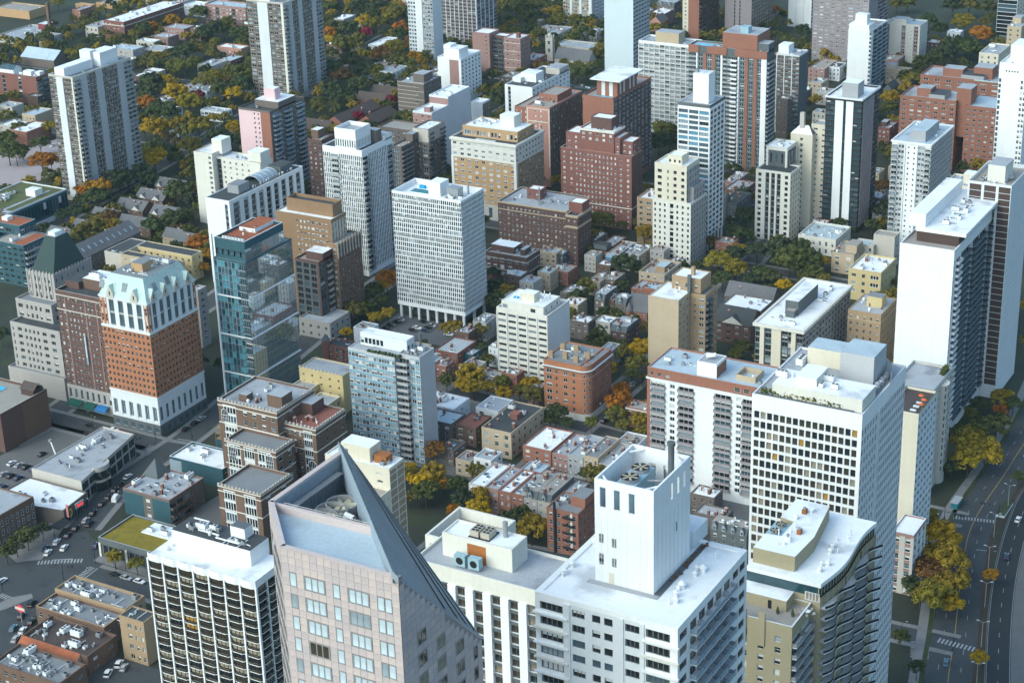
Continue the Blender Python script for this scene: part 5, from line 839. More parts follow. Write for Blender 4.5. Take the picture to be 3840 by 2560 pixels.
# tan-cream block above it
t = Bld('mansion_block', 'cream mansion block with cluttered roof behind the dark panelled tower', (-205,775,20,16)); t.tier(-205,775,20,16,0,78,'cream',[Wn(1,4,.35,.5)],[Wn(1,4,.3,.5)],3.2,roof='r_lgray'); t.box(-212,780,6,6,77,82,'cream','penthouse','r_white'); t.kit((-224,-206,776,790,77.3),12,3); t.done()
# ---------------------------------------------------------------- foreground row
# grey mid tower with ribbon glazing
g = G['f1']; x,y,w,d,z = g; gz = dict(st='pair', gl='pale', fr='white2', dep=.12, span='blue', strip='concrete'); t = Bld('office_tower', 'grey tower with banded pale glazing, blank side wall and roof garden', g)
t.tier(x-w*.71,y+.8,w*.29,d-.8,0,z-1.5,'concrete',[Wn(1,6,.9,.62,**gz)],None,2.9,roof='r_lgray',par=.4); t.tier(x-w*.30,y-1.2,w*.41,d,0,z-1,'concrete',[Wn(1,11,.9,.62,**gz)],[Wn(1,2,.2,.3)],2.9,roof='r_lgray',par=.3,name='front_wall'); t.tier(x,y+1.5,w*.30-.02,d-1.5,0,z,'concrete',[Ba(.55,1,'concrete','gray',2.2,gl='dark'),Wn(.45,2,.85,.62,**gz)],[Bl(.06),Wn(.1,1,.4,.3,gl='dark'),Bl(.84)],2.9,roof='r_gray',par=.4,name='stair_wall')
g2 = G['f1top']; t.tier(g2[0]-1,g2[1]+2.5,g2[2],g2[3]-2,z-1.6,z+4,'white2',[Wn(.5,6,.8,.6,st='plain',gl='dark'),Bl(.5)],[Wn(1,2,.6,.4)],4.,roof='r_white',par=.2,name='penthouse_wall',foot=False); b = MB(); b.cyl(w/2-4.6,d/2-3,.55,.55,z-.5,z+6,wm('slate'),8); b.cyl(w/2-4.6,d/2-3,.8,.8,z+6,z+6.4,wm('slate'),8); t.part(b,'flue'); t.kit((x-8,x-1,y+2,y+11,z-.4),4,3,kinds='a'); b = MB(); r = random.Random(3)
for i in range(10): px = -w*.2+i*1.6; b.box(px,px+r.uniform(.6,1.5),-d/2-.6,-d/2+r.uniform(.4,1.4),z-1.3,z-.6+r.random()*.6,mat('planting',(.04,.06,.02),var=.4))
o = t.part(b,'roof_planting'); o['kind'] = 'stuff'; t.done()
# round-cornered orange brick house
g = G['round']; x,y,w,d,z = g; t = Bld('apartment_house', 'orange brick apartment house with rounded corner and dark east side, centre', g, cat='building'); wr = dict(gl='dark', fr='white2', dep=.2); rr = 4.; BLDS.append((x-w,x,y,y+d,z))
t.tier(x-rr,y,w-rr,d,3.2,z,'brick_or',[Wn(.42,1,.55,.55,st='pair',**wr),Wn(.16,1,.5,.55,**wr),Bl(.1),Wn(.35,1,.45,.55,st='pair',**wr),Wn(.3,1,.4,.45,**wr),Bl(.1)],None,3.2,top=3.2,roof='r_gray',par=.5,foot=False); t.tier(x,y+rr,rr-.01,d-rr,3.2,z,'redbr2',None,[Wn(.3,2,.4,.5,**wr),Bl(.1),Wn(.3,2,.4,.5,**wr),Bl(.1),Wn(.3,2,.4,.5,**wr)],3.2,top=3.2,roof='r_gray',par=.5,name='east_wall',foot=False)
n = 8; arc = [(w/2-rr+rr*math.sin(math.pi/2*i/n), -d/2+rr-rr*math.cos(math.pi/2*i/n)) for i in range(n+1)]; b = MB()
for i in range(n): p,q = arc[i],arc[i+1]; b.face([(*p,3.2),(*q,3.2),(*q,z),(*p,z)],wm('brick_or'))
b.face([(w/2-rr,-d/2+rr,z-.5)]+[(*p,z-.5) for p in arc],rm('r_gray')); t.part(b,'corner_wall')
for j in range(6):
    for i in (2,5):
        p,q = arc[i],arc[i+1]; mx,my = (p[0]+q[0])/2,(p[1]+q[1])/2; a = math.atan2(q[1]-p[1],q[0]-p[0]); t.wins.append(((mx+.04*math.sin(a),my-.04*math.cos(a),3.2+3.2*j+1.7),a,.95,1.75,'sash','white2','dark'))
o = [(-w/2-.1,-d/2-.1)]+[(w/2-rr+(rr+.1)*math.sin(math.pi/2*i/n), -d/2+rr-(rr+.1)*math.cos(math.pi/2*i/n)) for i in range(n+1)]+[(w/2+.1,d/2+.1),(-w/2-.1,d/2+.1)]
b = MB(); b.prism(o,0,3.25,wm('offwhite')); t.part(b,'stone_base')
for zz,hh,ou,m in ((z-3.2,.5,.35,'slate'),(z-2.7,.35,.7,'white2'),(z-6,.3,.15,'salmon')):
    oo = [(-w/2-ou,-d/2-ou)]+[(w/2-rr+(rr+ou)*math.sin(math.pi/2*i/n), -d/2+rr-(rr+ou)*math.cos(math.pi/2*i/n)) for i in range(n+1)]+[(w/2+ou,d/2+ou),(-w/2-ou,d/2+ou)]; ii = [(-w/2+.1,-d/2+.1)]+[(w/2-rr+(rr-.1)*math.sin(math.pi/2*i/n), -d/2+rr-(rr-.1)*math.cos(math.pi/2*i/n)) for i in range(n+1)]+[(w/2-.1,d/2-.1),(-w/2+.1,d/2-.1)]
    b = MB(); b.prism(oo,zz,zz+hh,wm(m),cap=False); k = len(oo)
    for i in range(k): j = (i+1)%k; b.face([(*oo[i],zz+hh),(*oo[j],zz+hh),(*ii[j],zz+hh),(*ii[i],zz+hh)],wm(m))
    t.part(b,'cornice')
for px,py in ((-9,-7),(-3,-5.5),(3,-7),(6,-2),(-2,3),(-8,2)): b = MB(); b.box(px-1.1,px+1.1,py-.6,py+.6,z-.5,z+2.6,wm('tan')); t.part(b,'chimney')
t.kit((x-w+2,x-4,y+3,y+d-2,z-.5),12,3); t.done()
# white balcony building with brown roof band
g = G['balc']; x,y,w,d,z = g; t = Bld('balcony_building', 'white apartment slab with brown brick roof band and six balcony stacks', g); kb = dict(m='concrete', rail='purple', out=1.0, gl='balc', wf=.94)
k1 = lambda wt: Ba(wt,1,**kb); t.tier(x,y,w,d,0,z-4,'white',[Bl(.03,'redbr2'),k1(.13),Bl(.03),Wn(.05,1,.85,.62,st='pair',gl='std'),Bl(.02),k1(.14),Bl(.16),k1(.15),Bl(.03),Wn(.05,1,.85,.62,st='pair',gl='std'),k1(.09),k1(.13)],[Bl(1)],2.8,top=.8,bot=4,roof='r_gray',par=0)
t.tier(x,y+.5,w,d-.5,z-4.02,z,'redbr2',[Wn(.2,3,.5,.5,gl='pale'),Bl(.5),Wn(.3,4,.7,.6,gl='dark')],[Bl(1)],3.6,top=1.2,bot=.2,roof='r_blue',par=.5,cop='salmon',name='roof_band',foot=False); t.band(x,y,w,d,z-4.6,z-3.98,'white',.3); g2 = G['balcpent']; t.tier(g2[0],g2[1],g2[2],g2[3],z-.5,g2[4],'white',None,[Bl(1,'redbr2')],6,roof='r_lgray',par=.2,name='lift_tower',foot=False)
b = MB(); px,py = t.L(g2[0]-4,g2[1]+4); b.tube((px-2,py,g2[4]+.8),(px+1.5,py+1,g2[4]+1.6),.9,METAL_W,8); t.part(b,'duct'); b = MB(); px,py = t.L(g2[0]+7,g2[1]+2)
for (a0,a1,c0,c1) in ((0,8,0,.4),(0,8,8,8.4),(0,.4,.4,8),(7.6,8,.4,8)): b.box(px+a0,px+a1,py+c0,py+c1,z-.5,z+1.8,wm('tan_l'))
t.part(b,'light_well'); t.kit((x-w+2,x-w*.6,y+3,y+19,z-.5),5,3); t.kit((x-14,x-2,y+3,y+19,z-.5),5,5); t.done()
# gothic brown brick building
g = G['castle']; x,y,w,d,z = g; t = Bld('gothic_block', 'dark brown gothic brick block with white stone trim, arched windows and terraces', g); wgth = dict(st='quad', gl='dark', fr='white2', dep=.3, strip='brick_br', span='white2'); ws = dict(gl='std', fr='white2', dep=.2)
t.tier(x,y,w*.34,d,0,z,'brick_br',[Wn(.9,4,.5,.55,**ws),Wn(.5,1,.8,.8,**wgth),Bl(.12)],[Wn(1,4,.25,.35,gl='dark')],4.,top=1.6,roof='r_red',par=1.,cop='stone'); t.tier(x-w*.341,y+7,w*.26,d-7,0,z-3,'brick_br',[Wn(1,4,.5,.55,**ws)],None,4.,roof='r_red',par=.8,cop='stone',name='court_wall'); cT,cB,cF = G['castT'],G['castB'],G['castF']; dT = max(14,y+d-cT[1]); t.tier(cT[0],cT[1],cT[2],dT,0,cT[4],'brick_br',[Wn(.6,1,.6,.8,**wgth),Wn(1,4,.45,.5,**ws)],[Wn(1,4,.3,.4,**ws)],4.,top=1.8,roof='r_lgray',par=1.,cop='stone',name='tower_wall')
t.tier(cB[0],cB[1],cB[2],cT[1]-cB[1]-.02,0,cB[4],'brick_br',[Wn(.5,1,.8,.85,**wgth),Wn(.4,1,.8,.85,**wgth),Wn(.5,1,.8,.85,**wgth),Bl(.1)],[Wn(1,2,.4,.6,**ws)],5.2,top=1.2,roof='r_gray',par=1.2,cop='stone',name='bay_wall'); t.tier(cF[0],cF[1],cF[2],max(4,cB[1]-cF[1]-.02),0,cF[4],'brick_br',[Bl(.1),Wn(.5,1,.75,.8,**wgth),Bl(.15),Wn(.5,1,.75,.8,**wgth),Bl(.1)],[Wn(1,2,.3,.5,**ws)],4.2,top=1.4,roof='r_gray',par=1.2,cop='stone',name='terrace_wall'); fB = max(4,cB[1]-cF[1]-.02)
for bx in ((x,y,w*.34,d,z),(*cT[:3],dT,cT[4]),(*cB[:3],cT[1]-cB[1]-.02,cB[4]),(*cF[:3],fB,cF[4])):
    for k,zz in enumerate((bx[4]-.7,bx[4]-2.6,bx[4]-10)): t.band(*bx[:4],zz,zz+.35,'offwhite',.18,'string_course')
    b = MB(); lx,ly = t.L(bx[0],bx[1]); n = int(bx[2]/1.6)
    for i in range(n): b.box(lx-bx[2]+bx[2]*i/n,lx-bx[2]+bx[2]*(i+.5)/n,ly-.2,ly+.25,bx[4],bx[4]+.7,wm('stone'))
    n = int(bx[3]/1.6)
    for i in range(n): b.box(lx-.25,lx+.2,ly+bx[3]*i/n,ly+bx[3]*(i+.5)/n,bx[4],bx[4]+.7,wm('stone'))
    t.part(b,'battlement')
def archwin(cx,cz,wd_,hh,fy):
    b = MB(); n = 8; a = [(cx-wd_/2,cz),(cx+wd_/2,cz),(cx+wd_/2,cz+hh)]+[(cx+wd_/2*math.cos(math.pi*i/n),cz+hh+wd_/2*math.sin(math.pi*i/n)) for i in range(1,n)]+[(cx-wd_/2,cz+hh)]
    b.face([(p[0],fy-.05,p[1]) for p in a],GL['dark']); o = [(cx+(p[0]-cx)*1.14,cz+(p[1]-cz)*1.07-.1) for p in a]
    for i in range(len(a)): j = (i+1)%len(a); b.face([(o[i][0],fy-.16,o[i][1]),(o[j][0],fy-.16,o[j][1]),(a[j][0],fy-.16,a[j][1]),(a[i][0],fy-.16,a[i][1])],wm('white2'))
    for k in (-.25,0,.25): b.box(cx+k*wd_-.06,cx+k*wd_+.06,fy-.14,fy-.06,cz,cz+hh+wd_*.36,wm('white2'))
    for k in (.35,.7): b.box(cx-wd_/2,cx+wd_/2,fy-.15,fy-.07,cz+hh*k,cz+hh*k+.12,wm('white2'))
    t.part(b,'arched_window')
lx,ly = t.L(x,y); archwin(lx-2.6,11,3.4,5,ly); bx,by = t.L(cB[0],cB[1]); archwin(bx-3.2,cB[4]-8,3.2,4.6,by); archwin(bx-cB[2]+3.2,cB[4]-8,3.2,4.6,by); bx,by = t.L(cT[0],cT[1]); archwin(bx-cT[2]+3,cT[4]-9,3.,3.6,by)
t.box(cT[0]-1,cT[1]+5,7,7,cT[4]-1,cT[4]+4,'brick_br','stair_tower','r_lgray'); t.box(cT[0]-cT[2]*.6,cT[1]+4,4,4,cT[4]-1,cT[4]+2,'brick_br','penthouse','r_lgray'); t.box(x-9,y+11,7,8,z-1,z+4,'brick_dark','stair_tower','r_lgray'); t.kit((cT[0]-cT[2]+2,cT[0]-9,cT[1]+2,cT[1]+dT-2,cT[4]-1),7,3,kinds='avc'); t.kit((x-14,x-2,y+2,y+9,z-1),5,3,kinds='cv'); t.done()
# yellow building behind it
g = G['yel12']; x,y,w,d,z = g; t = Bld('yellow_block', 'yellow stucco courtyard building with battlements behind the gothic block', (x,y-22,w,34)); t.tier(x,y,w,12,0,z+4,'yellow',[Wn(1,5,.2,.3,gl='dark',fr='tan')],[Bl(1)],3.6,roof='r_lgray',par=.5,cop='stone'); t.tier(x-w*.55,y-22,w*.45,21.98,0,z-2,'yellow',None,[Wn(1,6,.4,.5,gl='dark')],3.4,roof='r_lgray',par=.7,cop='offwhite',name='west_wing'); t.tier(x+2,y-24,w*.45,19,0,z-3,'yellow',[Wn(1,4,.3,.5,gl='dark')],[Wn(1,5,.4,.5,gl='dark')],3.4,roof='r_lgray',par=.9,cop='offwhite',name='east_wing'); lx,ly = t.L(x,y); b = MB()
for i in range(12): b.box(lx-w+w*i/12,lx-w+w*(i+.5)/12,ly-.1,ly+.4,z+4,z+4.7,wm('stone'))
t.part(b,'battlement'); t.kit((x-w+1,x-w*.6,y-18,y-4,z-2.5),5,3,kinds='vsc'); t.kit((x-8,x-1,y-20,y-8,z-3.5),6,3,kinds='s'); t.done()
# striped brick block behind the slanted granite tower
g = G['tan29']; x,y,w,d,z = g; t = Bld('brick_tower', 'tan brick tower with pale grid lines peeping out behind the slanted granite tower', g); t.tier(x,y,w,d,0,z,'cream',[Bl(.7),Wn(.3,1,.3,.3)],[Pi(.06,'white2',.12),Bl(1,'tan'),Pi(.06,'white2',.12),Bl(1,'tan'),Pi(.06,'white2',.12)],3.,roof='r_white',par=.5,cop='white2')
for i in range(14): b = MB(); lx,ly = t.L(x,y); zz = z-3.-i*2.9; b.box(lx,lx+.1,ly+.35,ly+d-.35,zz,zz+.25,wm('white2'),bottom=True); t.part(b,'string_course')
t.box(x-9,y+2,12,7,z-.5,z+5,'cream','penthouse','r_white'); t.box(x-3,y+3,5,4,z-.5,z+2.4,RUST,'cooling_unit'); t.kit((x-8,x-1,y+1,y+8,z-.5),5,3,kinds='av'); t.tier(x-.01,y-8.02,w*.72,8,0,z-8,'cream',[Bl(1)],[Wn(1,3,.3,.3)],3.,roof='r_tan',par=.6,name='terrace_wall'); t.done()
# white gridded tower with the curved rear screen
g = G['grid93']; x,y,w,d,z = g; gw = dict(st='plain', gl='warm', fr='slate', dep=.25, strip='white', span='white'); t = Bld('grid_tower', 'white tower with grid of square bronze windows, roof garden and curved rear screen', g)
t.tier(x,y,w,d,0,z,'white',[Bl(.25),Wn(14,16,.78,.72,**gw),Bl(.45)],[Wn(.36,6,.5,.66,**dict(gw,strip='white2',span='white2',gl='dark')),Pi(.03,'white2',.25),Wn(.6,12,.62,.68,**dict(gw,strip='white2',span='white2',gl='dark'))],3.,top=4.6,bot=4,roof='r_lgray',par=.5,cop='white2'); lx,ly = t.L(x,y)
t.box(x-.8,y+1.8,w-6,11,z-.5,z+3.4,'offwhite','roof_storey','r_white'); g2 = G['gridP1']; t.box(g2[0],g2[1],g2[2],g2[3],z+3.2,g2[4]+.3,'offwhite','penthouse','r_white'); g2 = G['gridP3']; t.box(g2[0]-1,g2[1]+3,g2[2]+2,g2[3]+4,z-.4,g2[4]+1,'concrete','penthouse','r_blue'); b = MB(); n = 12; cv = [(lx-w*.55+w*.55*math.sin(math.pi/2*i/n), ly+d*.62+d*.38*math.cos(math.pi/2*i/n)) for i in range(n+1)]
for i in range(n): p,q = cv[i],cv[i+1]; b.face([(*p,z-.4),(*q,z-.4),(*q,z+3.5),(*p,z+3.5)],wm('white2')); b.face([(*q,z-.4),(*p,z-.4),(*p,z+3.5),(*q,z+3.5)],wm('white2'))
t.part(b,'curved_screen'); t.box(x-w*.5,y+d*.72,10,8,z-.4,z+5,'cream','penthouse','r_blue'); b = MB()
for i in range(8): b.cyl(lx-2.2-.3*(i%2),ly+14+i*1.9,.8,.8,z-.5,z+.9,METAL,10); b.cyl(lx-2.2-.3*(i%2),ly+14+i*1.9,1.,.5,z+.9,z+1.4,METAL,10)
t.part(b,'exhaust_fan'); b = MB(); r = random.Random(9)
for i in range(30): px = lx-w+1+i*.95; b.box(px,px+.8,ly+.5,ly+1.1,z-.5,z+.2,wm('slate'))
t.part(b,'planter'); LF = [mat('leaf_box',(.05,.07,.02),var=.4),mat('leaf_box_y',(.25,.2,.03),var=.4)]; b = MB()
for i in range(260):
    px = lx-w+2+r.random()**1.2*24; py = ly+1.2+r.random()*1.4; zz = z-.2+r.random()*1.6; s = .28; a = r.random()*3; b.face([(px+s*math.cos(a),py,zz-s),(px+s,py+s*math.sin(a),zz),(px-s*math.sin(a),py+s*.5,zz+s),(px-s,py-s*.4,zz)],LF[i%5==0])
o = t.part(b,'roof_planting'); o['kind'] = 'stuff'; t.kit((x-w+4,x-8,y+3,y+12,z+3.4),7,3,kinds='av'); t.kit((x-w+2,x-6,y+16,y+30,z-.5),6,5,kinds='avp'); t.done()
# slim cream tower and the stone building with the curved bay
g = G['slim94']; x,y,w,d,z = g; t = Bld('slim_tower', 'slim cream tower with dark roof deck right of the white gridded tower', g); t.tier(x,y,w+6,d+14,0,z,'cream',[Bl(1)],[Wn(1,6,.7,.6,st='pair',gl='blue',fr='white',span='white2',strip='white2')],3.,roof='r_brown',par=1.,cop='slate')
for i in range(6): b = MB(); b.box(-1.5,.6,-2+i*1.7,-1.2+i*1.7,z-1,z-.5,METAL_W if i%2 else wm('slate')); t.part(b,'sun_lounger')
for i,(px,py) in enumerate(((1.8,2),(1.5,6),(-.5,9))): b = MB(); b.cyl(px,py,.06,.06,z-1,z+1.2,METAL,5); b.cyl(px,py,1.1,.05,z+1.2,z+1.8,mat('parasol',(.6,.13,.03)),8); t.part(b,'parasol')
t.done()
t = Bld('bay_building', 'red brick building with white stone bays below the slim cream tower', (-164,556,8,14)); t.tier(-164,556,8,14,0,24,'brick_pink',[Wn(1,2,.5,.6,strip='stone')],[Wn(1,3,.6,.6,st='pair',gl='dark',strip='white2',span='stone')],3.1,roof='r_white',par=.6,cop='white2'); t.done()
g = G['stone95']; x,y,w,d,z = g; t = Bld('mansion_block', 'grey stone mansion block with curved bay column and planted roof near the lake drive', g); t.tier(x+1,y+2,16,d-2,0,z,'stone',[Wn(1,4,.3,.5)],[Wn(.5,4,.3,.5,gl='std'),Bl(.2),Wn(.3,2,.4,.5)],3.2,top=2,bot=5,roof='r_lgray',par=.9,cop='bluegray'); b = MB(); lx,ly = t.L(x+1,y+2+d*.58); n = 10
pr = [(lx+2.2*math.sin(math.pi*i/n),ly-3.4*math.cos(math.pi*i/n)) for i in range(n+1)]
for i in range(n): b.face([(*pr[i],0),(*pr[i+1],0),(*pr[i+1],z-2),(*pr[i],z-2)],wm('stone'))
b.face([(*p,z-2) for p in pr],wm('offwhite')); t.part(b,'curved_bay')
for j in range(12):
    for i in (2,4,6): p,q = pr[i],pr[i+1]; a = math.atan2(q[1]-p[1],q[0]-p[0]); t.wins.append((((p[0]+q[0])/2+.05*math.sin(a),(p[1]+q[1])/2-.05*math.cos(a),6.5+j*3.1),a,.8,2.,'sash','white2','dark'))
b = MB(); r = random.Random(5)
for i in range(220): px,py,zz = -1+r.random()*4*0-6*r.random()*.3+2, d/2-2-r.random()*6, z-.8+r.random()*2.2; s = .35; a = r.random()*6; b.face([(px+s*math.cos(a),py,zz-s),(px+s,py+s*math.sin(a),zz),(px-s*math.sin(a),py+s*.5,zz+s),(px-s,py-s*.4,zz)],LF[0])
o = t.part(b,'roof_planting'); o['kind'] = 'stuff'; t.done()
# black and white balcony tower
g = G['h1']; x,y,w,d,z = g; t = Bld('balcony_tower', 'tower with white ribs and dark bronze bay windows, lower left foreground', g, cap=300); mat('rail_w',(.62,.63,.64)); n = 7; bw = w/n; nf = 20; fh = 2.72; zt = z-2.6
BLDS.append((x-w,x,y,y+d,z)); b = MB(); m = wm('black'); b.face([(-w/2,-d/2+1.1,0),(w/2,-d/2+1.1,0),(w/2,-d/2+1.1,zt),(-w/2,-d/2+1.1,zt)],m); b.face([(w/2-1,-d/2+1.1,0),(w/2-1,d/2,0),(w/2-1,d/2,zt),(w/2-1,-d/2+1.1,zt)],m); b.face([(w/2,d/2,0),(-w/2,d/2,0),(-w/2,d/2,zt),(w/2,d/2,zt)],wm('white')); b.face([(-w/2,d/2,0),(-w/2,-d/2+1,0),(-w/2,-d/2+1,zt),(-w/2,d/2,zt)],wm('white')); t.part(b,'core_wall')
WB = [win_mesh('tri','black',k) for k in ('bronze','curtain','dark','curtain','bronze','dark','bronze')]+[win_mesh('tri','black','amber')]; rg = random.Random(11)
bb = MB(); wl = wm('white'); bb.face([(0,0,-.12),(bw*.2,-1.05,-.12),(bw*.8,-1.05,-.12),(bw,0,-.12),(bw,0,.14),(bw*.8,-1.05,.14),(bw*.2,-1.05,.14),(0,0,.14)][:4][::-1],wl)
for p,q in (((0,0),(bw*.2,-1.05)),((bw*.2,-1.05),(bw*.8,-1.05)),((bw*.8,-1.05),(bw,0))): bb.face([(*p,-.12),(*q,-.12),(*q,.14),(*p,.14)],wl); bb.face([(*p,.14),(*q,.14),(*q,.95),(*p,.95)],GL['bronze'])
bb.face([(0,0,.14),(bw*.2,-1.05,.14),(bw*.8,-1.05,.14),(bw,0,.14)],wl); BM = bb.mesh('balcony')
for j in range(nf):
    zz = zt-(j+1)*fh+.15
    for i in range(n):
        x0 = -w/2+i*bw; obj('balcony',BM,t.e,(x0,-d/2+1.05,zz)); k = rg.randrange(len(WB)-1) if rg.random() > .015 else len(WB)-1; obj('window',WB[k],t.e,(x0+bw/2,-d/2+.95,zz+1.45),0,(bw*.9,1,fh*.82))
    for i in range(3):
        y0 = -d/2+1.2+i*(d-1.4)/3; o = obj('balcony',BM,t.e,(w/2-.95,y0,zz),math.pi/2,((d-1.4)/3/bw,1,1)); obj('window',WB[rg.randrange(7)],t.e,(w/2-.85,y0+(d-1.4)/6,zz+1.45),math.pi/2,(4.6,1,fh*.82))
for i in range(n+1): px = -w/2+i*bw; b = MB(); b.box(px-.28,px+.28,-d/2+.35,-d/2+1.15,0,zt+.6,wl); t.part(b,'rib')
for i in range(1,4): py = -d/2+1.2+i*(d-1.4)/3; b = MB(); b.box(w/2-1.05,w/2-.3,py-.25,py+.25,0,zt+.6,wl); t.part(b,'rib')
b = MB()
for i in range(n):
    x0 = -w/2+i*bw; pr = [(x0,-d/2+.7),(x0+bw*.25,-d/2+.05),(x0+bw*.75,-d/2+.05),(x0+bw,-d/2+.7)]
    for p,q in zip(pr,pr[1:]): b.face([(*p,zt),(*q,zt),(*q,z),(*p,z)],wl)
    b.face([(*p,z-1.2) for p in pr],rm('r_white')); b.face([(*p,zt) for p in pr][::-1],wl)
b.face([(w/2-.2,-d/2+.7,zt),(w/2-.2,d/2,zt),(w/2-.2,d/2,z),(w/2-.2,-d/2+.7,z)],wl); b.face([(-w/2,-d/2+.7,zt),(w/2-.2,-d/2+.7,zt),(w/2-.2,d/2,zt),(-w/2,d/2,zt)][::-1],wl); t.part(b,'parapet'); b = MB(); b.face([(-w/2,-d/2+.7,z-1.21),(w/2-.2,-d/2+.7,z-1.21),(w/2-.2,d/2,z-1.21),(-w/2,d/2,z-1.21)],rm('r_white')); t.part(b,'roof')
g2 = G['h1box']; t.box(g2[0],g2[1],g2[2],g2[3]-1,z-1.2,g2[4]-.5,'white','plant_storey','r_dark'); b = MB(); lx,ly = t.L(g2[0],g2[1]); zz = g2[4]-.5; b.box(lx-11,lx-5.5,ly+5,ly+9,zz,zz+3.6,wl,wm('slate')); t.part(b,'stair_hut'); b = MB(); hz = zz+.5
pts = [(lx-28,ly+8.6),(lx-22,ly+8.6),(lx-22,ly+3),(lx-14,ly+3),(lx-14,ly+1.4),(lx-5,ly+1.4)]
for p,q in zip(pts,pts[1:]): b.tube((*p,hz),(*q,hz),.28,METAL_W,6)
t.part(b,'duct'); t.kit((g2[0]-28,g2[0]-14,g2[1]+1,g2[1]+8,zz),9,3,kinds='av'); t.kit((g2[0]-12,g2[0]-1,g2[1]+.5,g2[1]+4,zz),8,4,kinds='avp'); t.kit((x-w+2,x-w+8,y+4,y+14,z-1.2),4,3,kinds='v'); t.done()
# ---------------------------------------------------------------- slanted granite tower
xe,y0,w1,cx_,cy_,ax_,ay_,lx_,ly_,lz_,zt = G['omm']; t = Bld('granite_tower', 'pink granite tower with slanted metal roof and sunken fan court, bottom centre', at=(xe-15,y0+15)); BLDS.append((cx_,xe,y0,ay_,zt))
FC = t.L(xe,y0); FL = t.L(xe-w1,y0); CH = t.L(cx_,cy_); AP = t.L(cx_,ay_); LP = t.L(xe,ly_); GR = wm('granite'); ZL = lz_; ph = 3.9; NROW = 16; zb = zt-ph*NROW
# granite cladding: panels laid in courses with recessed joints; windows set flush
b = MB(); bw_ = MB(); JN = mat('joint_dark',(.27,.225,.215)); r = random.Random(2); PC = [mat('granite_%d'%i,c,var=.14,fine=2.2) for i,c in enumerate(((.46,.39,.385),(.42,.365,.37),(.49,.41,.395),(.445,.38,.385)))]
def wallpoly(p, q, f0, f1, m): b.face([(*p,0),(*q,0),(*q,f1),(*p,f0)], m)
for p,q,f0,f1 in ((FL,FC,zt,zt),(FC,LP,zt,ZL),(LP,AP,ZL,zt),(AP,CH,zt,zt),(CH,FL,zt,zt)): wallpoly(p,q,f0,f1,JN)
t.part(b,'wall')
PANM = []
for pc in PC:
    k = MB(); k.box(-.5,.5,-.05,0,-.5,.5,pc,bottom=True); PANM.append(k.mesh('panel'))
cnt = [0]; REST = {}
def clad(p, q, top, ncol, wins, gl):
    """one face: ncol panel columns, windows = list of (col0, col1) per storey"""
    L = math.dist(p,q); ux,uy = (q[0]-p[0])/L,(q[1]-p[1])/L; nx,ny = uy,-ux; a = math.atan2(uy,ux); pw = L/ncol; hh = ph/3
    ok = {(st,i) for st in range(1,NROW) for i,(c0,c1) in enumerate(wins) if zt-st*ph < top(c1/ncol)-1.2}
    for rr in range(NROW*3):
        z0 = zt-(rr+1)*hh; st, ro = rr//3, rr%3
        for c in range(ncol):
            u = (c+.5)*pw
            if z0+hh > top(u/L)+.05 or (ro < 2 and any((st,i) in ok and c0 <= c < c1 for i,(c0,c1) in enumerate(wins))): continue
            k = r.randrange(4); loc = (p[0]+ux*u,p[1]+uy*u,z0+hh/2); cnt[0] += 1
            if cnt[0] <= 300: obj('granite_panel',PANM[k],t.e,loc,a,(pw-.05,1,hh-.05))
            else: REST.setdefault(k,[]).append((loc,a,pw-.05,hh-.05))
    for st,i in sorted(ok): c0,c1 = wins[i]; uc = (c0+c1)/2*pw; t.wins.append(((p[0]+ux*uc+nx*.07,p[1]+uy*uc+ny*.07,zt-st*ph-hh),a,(c1-c0)*pw-.12,hh*2-.12,'tri' if c1-c0 > 2 else 'pair' if c1-c0 > 1 else 'plain','metal_gray',pick(gl,r)))
flat = lambda s: zt
clad(FL,FC,flat,16,[(1,2),(3,6),(7,8),(9,12),(13,14),(14,15)],'granS')
clad(FC,LP,lambda s: zt+(ZL-zt)*s,17,[(3,5),(7,9),(11,13),(15,16)],'granE')
clad(CH,FL,flat,11,[(1,10)],'granW')
k = MB()
for i,lst in REST.items():
    for loc,a,ww,hh in lst:
        cs,sn = math.cos(a),math.sin(a)
        def P(u,v,d): return (loc[0]+cs*u*ww-sn*d,loc[1]+sn*u*ww+cs*d,loc[2]+v*hh)
        k.face([P(-.5,-.5,-.05),P(.5,-.5,-.05),P(.5,.5,-.05),P(-.5,.5,-.05)],PC[i])
        k.face([P(-.5,.5,-.05),P(.5,.5,-.05),P(.5,.5,0),P(-.5,.5,0)],PC[i]); k.face([P(.5,-.5,-.05),P(.5,-.5,0),P(.5,.5,0),P(.5,.5,-.05)],PC[i])
o = t.part(k,'granite_panel'); o['kind'] = 'stuff'
# parapet, roof terrace, fan court
def lerp(p,q,s): return (p[0]+(q[0]-p[0])*s,p[1]+(q[1]-p[1])*s)
def strip(b,p,q,th,z0,z1,m):
    L = math.dist(p,q); ux,uy = (q[0]-p[0])/L,(q[1]-p[1])/L; nx,ny = -uy*th,ux*th
    p2,q2 = (p[0]+nx,p[1]+ny),(q[0]+nx,q[1]+ny); b.face([(*p,z1),(*q,z1),(*q2,z1),(*p2,z1)],m); b.face([(*p,z0),(*q,z0),(*q,z1),(*p,z1)],m); b.face([(*q2,z0),(*p2,z0),(*p2,z1),(*q2,z1)],m)
b = MB()
for p,q in ((FL,FC),(AP,CH),(CH,FL)): strip(b,p,q,.9,zt-2.5,zt+.15,PC[2])
M0 = (CH[0],CH[1]); MID = (FC[0]+(AP[0]-FC[0])*.36, FC[1]+(AP[1]-FC[1])*.36); strip(b,M0,MID,.7,zt-7,zt-.2,PC[2]); t.part(b,'parapet')
